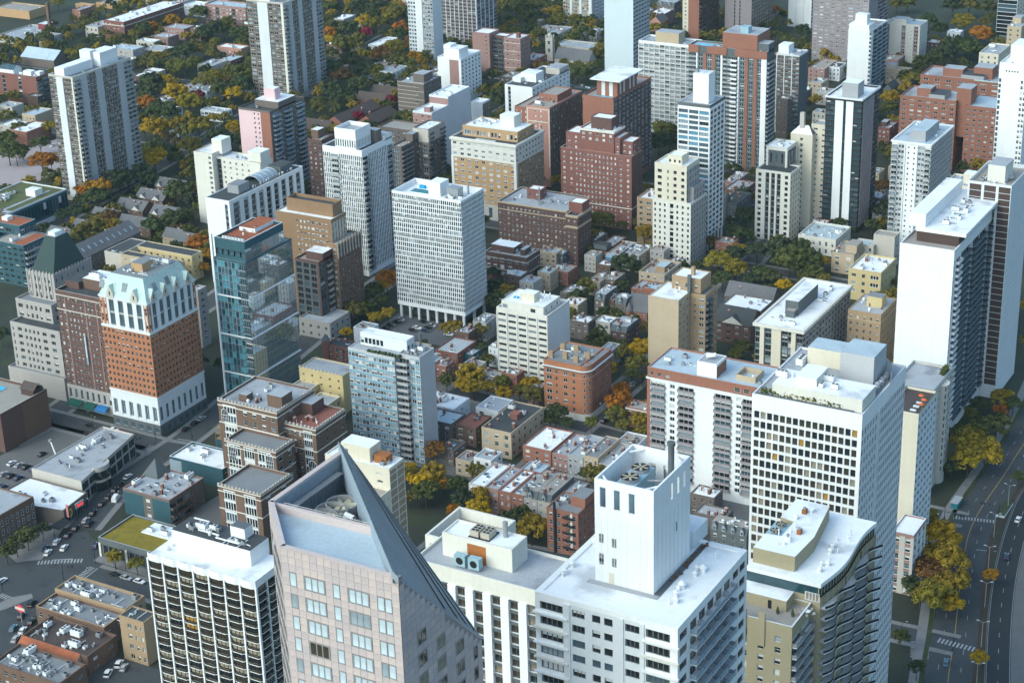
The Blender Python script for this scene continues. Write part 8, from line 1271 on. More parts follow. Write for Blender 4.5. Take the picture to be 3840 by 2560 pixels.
for p,q in (((-455.5,438.6),(-449,442.8)),((-435.2,434),(-435.8,441.5)),((-479,541.6),(-471.5,542.6)),((-146,600),(-153,598))): 
    p = np.array(p); q = np.array(q); d = (q-p)/np.linalg.norm(q-p); n = np.array([-d[1],d[0]])*.25; b = MB(); b.face([(*(p-n),.075),(*(q-n),.075),(*(q+n),.075),(*(p+n),.075)],PNT); b.build('stop_line',ZEB)
# car park behind the white slab, plazas, garden pool
sheet('car_park',[(-470,676),(-428,676),(-428,699),(-470,702)],.02,mat('asphalt_pale',(.10,.105,.115),var=.12,scale=.1,stain=((.09,.09,.1),.15,.58,.5))); sheet('plaza',[(-850,780),(-790,770),(-770,830),(-835,860)],.02,mat('sand_court',(.34,.29,.30),var=.08)); sheet('pool_deck',[(-352,905),(-330,892),(-326,925),(-350,930)],.02,PAV)
b = MB(); b.face([(-347,908,.06),(-338,903,.06),(-338,917,.06),(-346,920,.06)],MATS['pool_green']); o = b.build('garden_pool'); o['kind'] = 'structure'
sheet('alley',[(-395,566),(-340,563),(-285,566),(-285,583),(-340,584),(-395,586)],.012,CON); sheet('yard',[(-420,600),(-345,618),(-345,650),(-420,650)],.01,CON); sheet('yard',[(-292,540),(-235,520),(-220,600),(-285,600)],.01,CON)
# filler houses of the outer blocks
FH = random.Random(77)
for (x0,x1,y0,y1),n in (((-1060,-770,860,1340),120),((-770,-560,1050,1340),34),((-470,-370,1080,1340),22),((-445,-340,640,840),150),((-335,-245,840,1010),40),((-300,-232,515,612),60),((-420,-345,598,690),40)):
    for _ in range(n):
        k_ = 1. if x0 < -460 else .66; w,d,h = FH.uniform(8,15)*k_,FH.uniform(10,20)*k_,FH.uniform(6.5,10.5); x,y = FH.uniform(x0,x1),FH.uniform(y0,y1)
        if (-475 < x < -424 and 670 < y < 705) or any(b[0]-2.5*k_**3 < x and x-w < b[1]+2.5*k_**3 and b[2]-2.5*k_ < y+d and y < b[3]+2.5*k_ for b in BLDS) or any(np.min(np.hypot(l[:,0]-x+w/2,l[:,1]-y-d/2)) < hh+d*.5 for l,hh in STREETS): continue
        c = FH.choice(('brick_br','brick_pink','stone','tan_l','brick_gb','redbr2','graystone','white2')); cn = {'brick_br':'brown brick','brick_pink':'rose brick','stone':'grey stone','tan_l':'tan','brick_gb':'dark brick','redbr2':'red brick','graystone':'grey','white2':'white'}[c]
        t = Bld('garden_house','x'+str(len(BLDS)),(x,y,w,d),cat='house',group='low houses among the trees'); rf = t.tier(x,y,w,d,0,h,c,[Wn(1,3,.35,.45)],[Wn(1,4,.3,.45)],3.1,.8,.4,FH.choice(('r_lgray','r_gray','r_white','r_lgray','r_tan','r_blue')),.5); t.kit(rf,4,len(BLDS),kinds='avcs'); t.done(); FILL.append((t.e,cn+' low flat-roofed house',x-w/2,y+d/2,h))
TREES = [(-1122.6,1142.5,3.8,'Y'),(-1114.7,1145.8,3.8,'Y'),(-1105.3,1147.4,3.8,'Y'),(-1092.2,1146.3,4.3,'G'),(-1035.2,1097.1,3.2,'G'),(-1031.1,1102.8,3.2,'Y'),(-1030.5,1115.2,3.6,'Y'),(-1031.3,1129.1,3.2,'Y'),(-1029.8,1138.0,3.2,'Y'),(-1029.6,1148.6,3.7,'Y'),(-1029.9,1161.2,3.7,'Y'),(-1029.7,1172.0,3.7,'Y'),(-1027.7,1183.6,4.2,'Y'),(-1007.7,1039.8,5.2,'D'),(-1017.5,1039.2,3.5,'M'),(-958.6,1084.7,3.9,'G'),(-957.2,1094.9,5.3,'D'),(-961.0,1108.6,4.4,'O'),(-956.6,1130.0,4.5,'O'),(-939.9,1131.1,4.4,'G'),(-948.8,1153.6,6.3,'D'),(-898.8,1120.3,8.5,'M'),(-900.1,1107.9,6.9,'D'),(-903.4,1102.5,5.2,'D'),(-876.1,1110.6,6.8,'D'),(-881.0,1054.9,8.3,'D'),(-885.7,1048.8,5.0,'D'),(-899.7,1035.4,2.5,'G'),(-835.1,1030.1,3.0,'O'),(-843.8,1027.4,2.8,'O'),(-836.7,1043.7,2.8,'O'),(-849.2,1011.0,6.4,'M'),(-864.3,1017.3,4.8,'M'),(-880.2,1021.8,3.7,'M'),(-854.4,1029.8,4.5,'M'),(-846.4,987.7,3.9,'Y'),(-851.3,974.9,5.5,'D'),(-831.5,959.1,6.2,'D'),(-842.4,957.0,4.6,'D'),(-820.8,963.4,4.6,'D'),(-841.3,949.6,2.7,'O'),(-815.9,927.5,5.3,'O'),(-811.3,953.2,6.8,'Y'),(-799.8,932.6,2.6,'Y'),(-786.1,936.8,7.1,'G'),(-810.2,984.0,7.7,'G'),(-812.5,996.5,5.8,'G'),(-803.0,998.7,3.9,'B'),(-799.9,962.0,4.2,'R'),(-777.0,972.2,4.9,'Y'),(-798.2,1007.9,7.8,'D'),(-780.2,987.8,6.9,'D'),(-785.9,973.1,6.1,'D'),(-796.8,919.1,5.9,'D'),(-785.5,914.2,5.5,'D'),(-767.6,878.4,7.8,'Y'),(-778.9,881.7,3.9,'Y'),(-743.3,893.0,6.7,'G'),(-747.8,884.0,4.9,'G'),(-748.3,926.2,3.6,'G'),(-750.1,939.0,2.9,'G'),(-729.1,909.2,3.9,'Y'),(-752.1,872.8,3.9,'B'),(-741.8,869.7,3.1,'B'),(-722.4,856.8,6.5,'G'),(-739.0,845.4,5.5,'M'),(-726.1,872.8,2.8,'Y'),(-725.9,827.5,6.1,'Y'),(-731.4,848.5,4.1,'D'),(-719.7,881.4,5.6,'D'),(-707.8,879.1,4.8,'D'),(-787.0,795.5,8.5,'O'),(-787.4,803.8,4.1,'O'),(-818.4,827.9,4.6,'M'),(-822.2,804.1,6.0,'M'),(-817.0,804.9,4.2,'D'),(-821.3,815.2,3.5,'M'),(-841.5,863.0,3.7,'G'),(-847.1,829.0,4.3,'D'),(-961.6,1016.2,4.2,'G'),(-960.4,995.7,2.5,'G'),(-717.6,767.8,7.4,'O'),(-733.7,778.1,3.9,'O'),(-715.1,782.9,6.5,'D'),(-719.7,795.8,4.6,'D'),(-707.6,755.2,6.1,'D'),(-720.6,754.8,3.5,'D'),(-707.3,736.2,4.1,'D'),(-711.5,730.0,3.5,'D'),(-708.9,711.2,2.8,'D'),(-762.7,779.4,3.7,'D'),(-671.9,783.3,6.4,'D'),(-663.5,782.3,3.8,'D'),(-683.0,739.4,4.0,'B'),(-692.3,740.8,2.8,'M'),(-679.1,718.7,4.9,'M'),(-679.7,708.7,4.3,'M'),(-646.6,732.1,5.4,'D'),(-643.0,743.6,6.1,'D'),(-643.1,752.9,4.3,'D'),(-640.3,730.5,3.0,'D'),(-607.4,719.4,5.0,'O'),(-597.6,712.6,3.2,'O'),(-589.2,700.4,2.6,'O'),(-715.3,802.5,5.3,'D'),(-705.2,800.1,3.9,'D'),(-635.2,757.0,2.2,'D'),(-619.5,584.6,3.2,'D'),(-866.4,1212.0,5.4,'M'),(-865.8,1232.8,3.6,'D'),(-841.1,1224.8,6.7,'D'),(-828.3,1226.0,6.7,'D'),(-801.6,1216.8,6.6,'M'),(-811.8,1240.5,4.0,'O'),(-812.9,1190.1,5.2,'Y'),(-796.8,1179.5,5.6,'G'),(-799.5,1205.4,4.8,'G'),(-774.7,1180.9,4.7,'O'),(-765.0,1162.5,4.6,'D'),(-774.1,1208.6,7.3,'G'),(-758.8,1183.9,5.5,'B'),(-814.5,1139.9,5.1,'O'),(-798.6,1121.2,5.0,'Y'),(-804.7,1153.6,6.4,'D'),(-792.0,1158.4,3.8,'R'),(-777.0,1134.2,3.2,'R'),(-779.1,1108.9,8.2,'M'),(-773.3,1114.3,5.7,'M'),(-779.6,1163.6,3.8,'D'),(-737.4,1110.8,6.9,'G'),(-733.1,1135.4,8.2,'B'),(-714.5,1123.4,4.4,'M'),(-736.1,1094.2,6.0,'B'),(-714.0,1103.3,4.4,'O'),(-719.1,1086.6,6.3,'M'),(-708.3,1081.3,5.5,'M'),(-748.1,1071.5,8.5,'D'),(-757.0,1098.4,4.4,'G'),(-724.6,1055.8,8.5,'D'),(-717.9,1057.9,5.4,'G'),(-728.8,1034.7,6.9,'B'),(-744.1,1043.6,6.2,'D'),(-707.0,1019.7,6.8,'M'),(-710.9,1014.7,5.3,'D'),(-698.8,1041.1,5.3,'D'),(-716.6,1003.4,6.0,'D'),(-705.3,993.3,4.4,'D'),(-697.8,997.7,3.3,'M'),(-718.2,978.6,3.0,'Y'),(-712.1,980.1,4.1,'M'),(-678.8,998.2,3.1,'Y'),(-675.3,977.1,3.0,'R'),(-676.9,988.5,2.2,'R'),(-672.4,1009.6,3.1,'R'),(-674.2,1006.9,2.2,'G'),(-684.8,964.3,2.3,'O'),(-601.6,1028.9,5.4,'D'),(-615.3,1060.0,2.6,'D'),(-686.3,1264.6,7.4,'Y'),(-691.8,1260.3,3.3,'Y'),(-671.1,1245.1,5.1,'G'),(-657.0,1248.9,4.7,'M'),(-649.7,1264.0,2.2,'O'),(-642.8,1261.6,2.2,'O'),(-673.1,1201.7,2.7,'Y'),(-680.8,1212.4,3.8,'D'),(-666.7,1205.5,4.2,'M'),(-638.4,1202.8,4.1,'M'),(-630.3,1210.2,5.8,'M'),(-646.8,1168.9,2.8,'R'),(-623.0,1125.4,3.5,'B'),(-585.8,1112.6,8.5,'M'),(-584.3,1103.2,6.1,'D'),(-597.9,1166.1,4.4,'M'),(-599.9,1178.8,4.4,'G'),(-581.3,1140.3,4.3,'D'),(-594.6,1255.8,3.8,'G'),(-581.8,1265.3,2.4,'Y'),(-694.0,1236.3,8.5,'D'),(-702.4,1280.1,7.9,'D'),(-718.2,1269.3,7.0,'D'),(-695.5,1294.6,5.3,'D'),(-484.7,1046.6,3.9,'O'),(-469.6,1006.1,6.8,'M'),(-463.8,986.0,5.3,'D'),(-461.4,996.5,4.0,'D'),(-533.3,1346.6,3.9,'O'),(-487.2,1285.9,4.6,'D'),(-452.2,1395.7,4.9,'M'),(-445.6,1402.4,4.9,'M'),(-408.5,1399.8,7.9,'D'),(-397.2,1404.5,8.5,'M'),(-382.1,1402.7,7.0,'D'),(-385.3,1350.6,8.5,'G'),(-363.3,1318.2,7.4,'O'),(-370.6,1276.2,8.5,'D'),(-357.5,1271.7,8.5,'D'),(-370.0,1254.6,6.3,'D'),(-373.5,1243.4,5.5,'D'),(-378.2,1231.7,4.7,'D'),(-370.6,1187.2,4.9,'G'),(-369.0,1135.8,4.7,'Y'),(-363.8,1118.5,3.9,'M'),(-396.9,1330.7,4.6,'D'),(-412.6,1353.7,4.7,'D'),(-378.0,1195.9,4.2,'D'),(-430.7,845.5,4.7,'M'),(-438.1,848.4,3.3,'M'),(-405.4,844.5,3.8,'Y'),(-390.2,788.6,5.0,'D'),(-364.9,842.7,3.2,'B'),(-356.9,856.9,4.6,'D'),(-363.2,882.3,4.7,'D'),(-379.5,916.6,4.3,'D'),(-347.7,810.3,5.5,'G'),(-337.3,806.6,4.9,'G'),(-349.0,838.5,3.4,'Y'),(-346.8,829.1,3.9,'D'),(-337.5,835.5,5.1,'D'),(-325.9,811.6,3.8,'D'),(-326.5,802.0,3.0,'D'),(-339.4,795.4,3.8,'D'),(-391.8,740.5,4.2,'D'),(-390.0,732.4,2.9,'M'),(-372.5,731.5,2.9,'D'),(-367.2,732.5,2.9,'D'),(-427.2,771.3,2.5,'D'),(-358.4,734.5,2.2,'D'),(-326.9,838.9,5.6,'D'),(-316.0,826.2,6.4,'D'),(-310.4,834.5,5.6,'D'),(-320.7,853.6,4.0,'D'),(-317.6,807.2,3.8,'D'),(-309.1,800.4,3.0,'Y'),(-304.6,844.0,2.5,'Y'),(-310.3,823.9,3.9,'D'),(-302.3,824.1,3.3,'D'),(-314.9,965.7,4.1,'B'),(-303.3,930.2,4.5,'D'),(-299.7,902.5,3.3,'D'),(-489.4,720.8,4.1,'O'),(-489.3,715.6,3.0,'Y'),(-487.9,706.7,3.5,'M'),(-479.7,700.8,2.9,'D'),(-493.3,731.8,2.5,'O'),(-487.6,700.2,3.0,'D'),(-479.9,680.2,4.2,'M'),(-468.9,679.6,2.9,'Y'),(-466.7,686.8,2.9,'Y'),(-419.3,698.1,3.1,'M'),(-434.7,735.2,4.0,'D'),(-426.1,720.3,4.0,'D'),(-448.2,756.5,3.0,'D'),(-473.1,660.6,2.2,'Y'),(-479.8,691.3,2.9,'M'),(-392.3,638.3,4.3,'Y'),(-390.6,629.7,2.9,'Y'),(-396.6,652.1,2.7,'M'),(-400.1,631.5,2.9,'D'),(-385.2,629.9,3.3,'Y'),(-380.5,633.3,2.9,'Y'),(-371.5,631.9,2.6,'Y'),(-376.4,640.4,2.9,'M'),(-366.9,568.5,3.5,'B'),(-369.9,553.2,2.4,'Y'),(-364.3,546.0,2.2,'Y'),(-355.9,548.1,4.1,'Y'),(-357.4,543.9,3.2,'Y'),(-351.2,535.7,4.2,'D'),(-354.1,533.8,3.0,'D'),(-350.4,547.1,2.4,'O'),(-344.7,548.6,3.0,'D'),(-330.9,544.5,3.4,'Y'),(-329.0,537.0,3.1,'Y'),(-335.5,537.3,3.4,'D'),(-335.9,532.1,2.2,'Y'),(-405.2,669.8,2.7,'D'),(-396.3,660.3,2.7,'M'),(-364.2,643.3,3.6,'Y'),(-356.8,632.8,4.2,'M'),(-366.2,637.0,2.6,'M'),(-339.4,620.1,3.9,'D'),(-340.0,616.4,2.7,'D'),(-333.3,618.3,2.3,'D'),(-323.9,622.9,2.3,'M'),(-325.5,655.1,3.3,'O'),(-320.5,641.8,4.2,'O'),(-316.7,632.1,3.4,'G'),(-310.9,626.4,2.5,'M'),(-306.3,632.6,2.8,'Y'),(-301.8,625.4,2.4,'G'),(-336.3,695.9,4.4,'Y'),(-331.8,683.1,3.9,'G'),(-341.9,692.8,3.5,'M'),(-348.0,699.4,3.0,'D'),(-330.0,674.0,2.5,'D'),(-325.0,674.6,2.2,'D'),(-296.6,720.0,3.5,'D'),(-297.9,714.3,2.7,'M'),(-304.6,580.7,2.2,'D'),(-300.3,528.1,4.3,'Y'),(-308.5,536.1,3.3,'D'),(-313.0,533.1,3.0,'D'),(-324.7,531.3,3.6,'Y'),(-334.9,530.1,2.3,'O'),(-177.4,717.0,3.8,'G'),(-172.0,714.5,2.8,'D'),(-175.6,707.9,2.4,'O'),(-171.5,688.1,4.8,'D'),(-177.3,677.2,3.9,'M'),(-173.5,660.9,6.7,'G'),(-167.7,657.9,4.9,'Y'),(-172.6,652.3,4.9,'G'),(-185.3,683.5,2.3,'D'),(-152.5,652.1,2.2,'D'),(-177.4,647.2,2.6,'D'),(-172.8,602.7,3.3,'G'),(-163.3,585.7,5.3,'Y'),(-156.2,569.7,5.9,'Y'),(-158.8,560.8,5.2,'B'),(-149.7,555.3,5.1,'Y'),(-152.0,545.7,5.1,'G'),(-158.2,548.4,3.4,'D'),(-147.0,547.0,3.4,'Y'),(-140.9,574.2,2.2,'O'),(-129.4,520.2,2.2,'Y'),(-155.9,521.4,2.2,'D'),(-145.5,505.9,2.2,'D'),(-169.8,569.3,2.5,'D'),(-468.3,440.1,3.2,'D'),(-468.5,434.4,2.8,'D'),(-468.4,448.3,2.4,'D'),(-467.4,428.0,2.5,'D'),(-429.1,443.8,2.4,'G'),(-418.5,443.7,2.4,'G')]
# ---------------------------------------------------------------- trees: x, y, crown radius, colour letter
LEAF = mat('leaf',var=.45,rough=.7,objcol=True,scale=.5,fine=1.8,spec=.2); BARK = mat('bark',(.06,.045,.035),var=.3)
TCOL = {'Y':((.33,.21,.012),(.28,.19,.02),(.38,.24,.01)),'G':((.17,.14,.02),(.14,.125,.025),(.2,.155,.018)),'O':((.34,.13,.012),(.32,.16,.014),(.28,.1,.014)),'D':((.056,.072,.028),(.075,.082,.028),(.05,.066,.032)),'M':((.10,.10,.024),(.125,.108,.026),(.08,.095,.03)),'B':((.13,.07,.025),(.16,.075,.02),(.10,.07,.03)),'R':((.20,.012,.045),(.17,.02,.03),(.22,.015,.05))}
def crown(seed, nl, nq, q):
    """leaf sprays on many uneven lobes through the crown's volume (unit radius)"""
    r = np.random.default_rng(seed); vs = []; fs = []
    L = r.normal(size=(nl,3)); L /= np.linalg.norm(L,axis=1)[:,None]; L[:,2] = np.where(L[:,2] < -.35,-L[:,2]*.6,L[:,2]); L *= (r.uniform(.30,.92,nl)**.6)[:,None]; L[:,2] *= .85; R_ = r.uniform(.17,.34,nl)
    for c,rr in zip(L,R_):
        D = r.normal(size=(nq,3)); D /= np.linalg.norm(D,axis=1)[:,None]; D[:,2] = np.abs(D[:,2])*.9-.25; P = c+D*rr*r.uniform(.75,1.15,(nq,1))
        U = np.cross(D,r.normal(size=(nq,3))); U /= np.linalg.norm(U,axis=1)[:,None]+1e-9; V = np.cross(D,U); s = r.uniform(.6,1.2,(nq,1))*q; U *= s; V *= s*.8
        for p,u,v,d in zip(P,U,V,D*q*.35): b = len(vs); vs += [tuple(p-u-v-d),tuple(p+u-v),tuple(p+u+v-d),tuple(p-u+v)]; fs.append((b,b+1,b+2,b+3))
    me = bpy.data.meshes.new('crown'); me.from_pydata(vs,[],fs); me.materials.append(LEAF); me.update(); return me
CROWNS = [crown(i,46,60,.062) for i in range(7)]
def trunk(seed):
    r = random.Random(seed); b = MB(); b.cyl(0,0,.055,.035,0,.62,BARK,7)
    for i in range(5): a = i*1.3+r.random(); b.tube((0,0,.42+.04*i),(.5*math.cos(a),.5*math.sin(a),.9+.1*r.random()),.016,BARK,5)
    return b.mesh('trunk')
TRUNKS = [trunk(i) for i in range(3)]
from bpy_extras.object_utils import world_to_camera_view
_M = np.array(_cam().inverted())
def pix(p):
    v = _M @ np.array((*p,1.)); return (.5+v[0]/-v[2]*6956.5/3840, .5-v[1]/-v[2]*6956.5/2560)
NAMES = {'Y':'yellow','G':'yellow-green','O':'orange','D':'dark green','M':'olive green','B':'russet brown','R':'crimson'}
STOP = {'with','behind','in','at','among','left','right','beside','cut','between','below','above','on','and','along','just','tucked','round','by','under','near','peeping','crowded','running'}
LM = []
for o in list(SC.objects):
    if o.parent is None and o.get('group') != 'low houses among the trees' and 'category' in o.keys() and o.get('category') in ('building','church','school','house'):
        wds = []
        for wv in o['label'].replace(',',' ,').split():
            if (wv in STOP and len(wds) > 1) or wv == ',': break
            wds.append(wv)
            if len(wds) == 5: break
        LM.append((o.location.x,o.location.y,' '.join(wds)))
def near_label(x, y, z, noun):
    px = pix((x,y,z)); best = min(LM,key=lambda l: (l[0]-x)**2+(l[1]-y)**2); q = pix((best[0],best[1],8)); dx,dy = (px[0]-q[0])*1.5, px[1]-q[1]
    rel = ('left of' if dx < 0 else 'right of') if abs(dx) > abs(dy) else ('in front of' if dy > 0 else 'behind')
    return '%s %s the %s' % (noun,rel,best[2])
_pend = {}; ORD = ['first','second','third','fourth','fifth','sixth','seventh','eighth','ninth','tenth','eleventh','twelfth','thirteenth','fourteenth','fifteenth']
def settle():
    """number look-alikes that share a phrase from left to right in the photo"""
    for lab, lst in _pend.items():
        lst.sort(key=lambda t: t[0])
        for i,(px,o) in enumerate(lst): o['label'] = lab if len(lst) == 1 else lab+', %s from left' % (ORD[i] if i < 15 else str(i+1)+'th')
    _pend.clear()
FS = {f[0].name for f in FILL}
for e,nm,x,y,z in FILL: _pend.setdefault(near_label(x,y,z,nm),[]).append((pix((x,y,z))[0],e))
settle(); RT = random.Random(21)
def inside(x, y, m=0.): return any(b[0]-m < x < b[1]+m and b[2]-m < y < b[3]+m for b in BLDS)
TREES.sort(key=lambda t: -t[2]/math.hypot(t[0],t[1])); EXTRA = TREES[300:]; TREES = TREES[:300]
for (x,y,r,c) in TREES:
    r = min(r*1.4,8.6)
    for _ in range(12):          # a crown measured over a wall stands just off it
        if not inside(x,y,.4): break
        y -= 1.2; x += .5
    hh = r*(1.5 if c in 'YGO' else 1.35); zc = 2.2+r*.95; t = empty('tree',(x,y,0)); tag(t,None,'tree','street and garden trees')
    big = 'large ' if r > 6 else 'small ' if r < 3.4 else ''; _pend.setdefault(near_label(x,y,zc,big+NAMES[c]+' tree'),[]).append((pix((x,y,zc))[0],t))
    k = obj('crown',RT.choice(CROWNS),t,(0,0,zc),RT.random()*6.28,(r,r,r*RT.uniform(.8,1.05))); col = RT.choice(TCOL[c]); j = RT.uniform(.85,1.18); k.color = (col[0]*j,col[1]*j,col[2],1); obj('trunk',RT.choice(TRUNKS),t,(0,0,0),RT.random()*6.28,(r*.9,r*.9,zc/.85))
settle()
# the rest of the canopy, past the three hundred nearest: one mass
CL = [crown(50+i,26,32,.092) for i in range(3)]; mass = MB(); LFM = [mat('leaf_mass_%d'%i,c,var=.45,scale=.5,fine=1.8,rough=.7,spec=.2) for i,c in enumerate(((.052,.066,.026),(.085,.088,.026),(.14,.12,.026),(.24,.165,.02)))]
CA = []
for me in CL: co = np.empty(len(me.vertices)*3); me.vertices.foreach_get('co',co); CA.append(co.reshape(-1,3))
def onroad(x, y): return any(np.min(np.hypot(l[:,0]-x,l[:,1]-y)) < h_-.5 for l,h_ in RDS)
RDS = [(np.array([np.array([np.interp(s,np.linspace(0,1,len(l)),l[:,k]) for k in (0,1)]) for s in np.linspace(0,1,160)]),h_) for l,h_ in STREETS]
AREAS = [((-1050,-520,700,1350),3000),((-520,-380,800,1350),260),((-440,-180,640,1000),300),((-420,-240,500,720),110),((-380,-200,1000,1480),420),((-640,-500,560,720),30)]
TV = []; TF = []; TM = []; placed = [(t[0],t[1],t[2]*1.3) for t in TREES]
for (x0,x1,y0,y1),n in AREAS:
    for _ in range(n):
        x,y = RT.uniform(x0,x1),RT.uniform(y0,y1); r = RT.uniform(3.2,6.)
        if inside(x,y,r*.55) or onroad(x,y): continue
        p = pix((x,y,5))
        if not (-.03 < p[0] < 1.03 and -.05 < p[1] < 1.03) or any((x-a)**2+(y-b)**2 < ((r+c)*.5)**2 for a,b,c in placed): continue
        if -850 < x < -770 and 770 < y < 860: continue
        placed.append((x,y,r)); k = RT.randrange(3); a = RT.random()*6.28; cs,sn = math.cos(a),math.sin(a); V = CA[k]*r; V = np.stack([V[:,0]*cs-V[:,1]*sn+x,V[:,0]*sn+V[:,1]*cs+y,V[:,2]*.95+2.+r*.9],1); base = sum(len(q) for q in TV); TV.append(V); nq = len(V)//4; TF.append((np.arange(nq*4).reshape(-1,4)+base)); TM.append(np.full(nq,RT.choice((0,0,1,1,2,2,3))))
V = np.concatenate(TV); Fq = np.concatenate(TF); me = bpy.data.meshes.new('distant_canopy'); me.from_pydata(V.tolist(),[],Fq.tolist())
for m in LFM: me.materials.append(m)
me.polygons.foreach_set('material_index',np.concatenate(TM).astype(np.int32)); me.update(); o = obj('distant_canopy',me); tag(o,'mixed green canopy filling the gardens between the houses','foliage',kind='stuff')
# ---------------------------------------------------------------- thin autumn haze
HAZE = bpy.data.materials.new('haze_air'); HAZE.use_nodes = True; _n = HAZE.node_tree; _n.nodes.clear(); _o = _n.nodes.new('ShaderNodeOutputMaterial'); _v = _n.nodes.new('ShaderNodeVolumePrincipled'); _v.inputs['Color'].default_value = (.60,.86,.92,1); _v.inputs['Density'].default_value = .000035; _v.inputs['Anisotropy'].default_value = .2; _n.links.new(_v.outputs[0],_o.inputs['Volume'])
b = MB(); b.box(-6100,6100,-2100,9100,-1,345,HAZE,bottom=True); o = b.build('haze'); tag(o,'thin bluish autumn haze over the whole district','haze',kind='stuff')
CARS = [(-474.2,504.0,'w','s'),(-465.5,486.6,'v','s'),(-472.5,497.0,'k','s'),(-471.0,492.2,'k','s'),(-469.2,486.1,'k','s'),(-467.8,480.7,'k','s'),(-466.0,473.5,'k','s'),(-464.5,467.6,'g','s'),(-461.4,465.9,'K','s'),(-463.7,460.9,'k','s'),(-462.5,455.1,'k','s'),(-462.8,449.3,'w','s'),(-457.1,447.1,'w','s'),(-460.1,441.5,'w','s'),(-462.8,443.6,'b','s'),(-447.3,453.8,'b','s'),(-426.1,440.2,'k','e'),(-421.0,440.2,'g','e'),(-415.1,440.4,'w','e'),(-460.9,417.9,'w','n'),(-439.6,410.6,'K','s'),(-437.0,402.5,'k','s'),(-433.7,395.0,'t','s'),(-429.7,395.5,'w','s'),(-428.1,390.2,'g','s'),(-431.0,401.2,'k','s'),(-385.2,394.3,'W','s'),(-384.7,388.2,'W','s'),(-382.3,393.3,'g','s'),(-520.9,534.3,'k','e'),(-508.8,535.7,'w','e'),(-503.4,535.4,'r','e'),(-496.2,534.3,'k','e'),(-481.6,561.3,'g','n'),(-481.4,556.5,'k','n'),(-481.1,550.1,'k','n'),(-520.4,504.0,'k','n'),(-464.1,691.0,'k','e'),(-464.4,693.9,'g','e'),(-464.7,686.2,'k','e'),(-464.4,681.8,'k','e'),(-452.2,696.7,'k','e'),(-446.7,694.0,'g','e'),(-446.3,691.2,'k','e'),(-445.9,687.6,'b','e'),(-451.9,685.5,'k','e'),(-451.5,688.7,'w','e'),(-433.2,693.7,'w','e'),(-433.5,688.3,'w','e'),(-139.8,519.5,'t','l'),(-145.3,626.5,'w','l'),(-141.5,597.1,'b','l'),(-324.3,635.4,'k','n'),(-330.2,674.3,'g','n'),(-329.1,671.0,'g','n'),(-364.6,860.1,'w','e'),(-357.1,856.2,'g','e'),(-825.9,847.0,'w','n'),(-811.6,916.9,'k','n'),(-475.0,637.1,'k','n'),(-330.9,547.4,'w','n'),(-530,474,'k','n'),(-526,474,'w','n'),(-518,474,'k','n'),(-514,474,'b','n'),(-510,474,'k','n'),(-530,483,'k','n'),(-522,483,'g','n'),(-518,483,'k','n'),(-514,483,'b','n'),(-510,483,'k','n'),(-526,492,'w','n'),(-522,492,'g','n'),(-518,492,'k','n'),(-514,492,'b','n'),(-371.0,366,'w','n'),(-367.8,366,'k','n'),(-364.6,366,'g','n'),(-361.4,366,'w','n'),(-516,527.6,'k','e'),(-509,527.6,'g','e'),(-502,527.6,'w','e'),(-495,527.6,'k','e')]
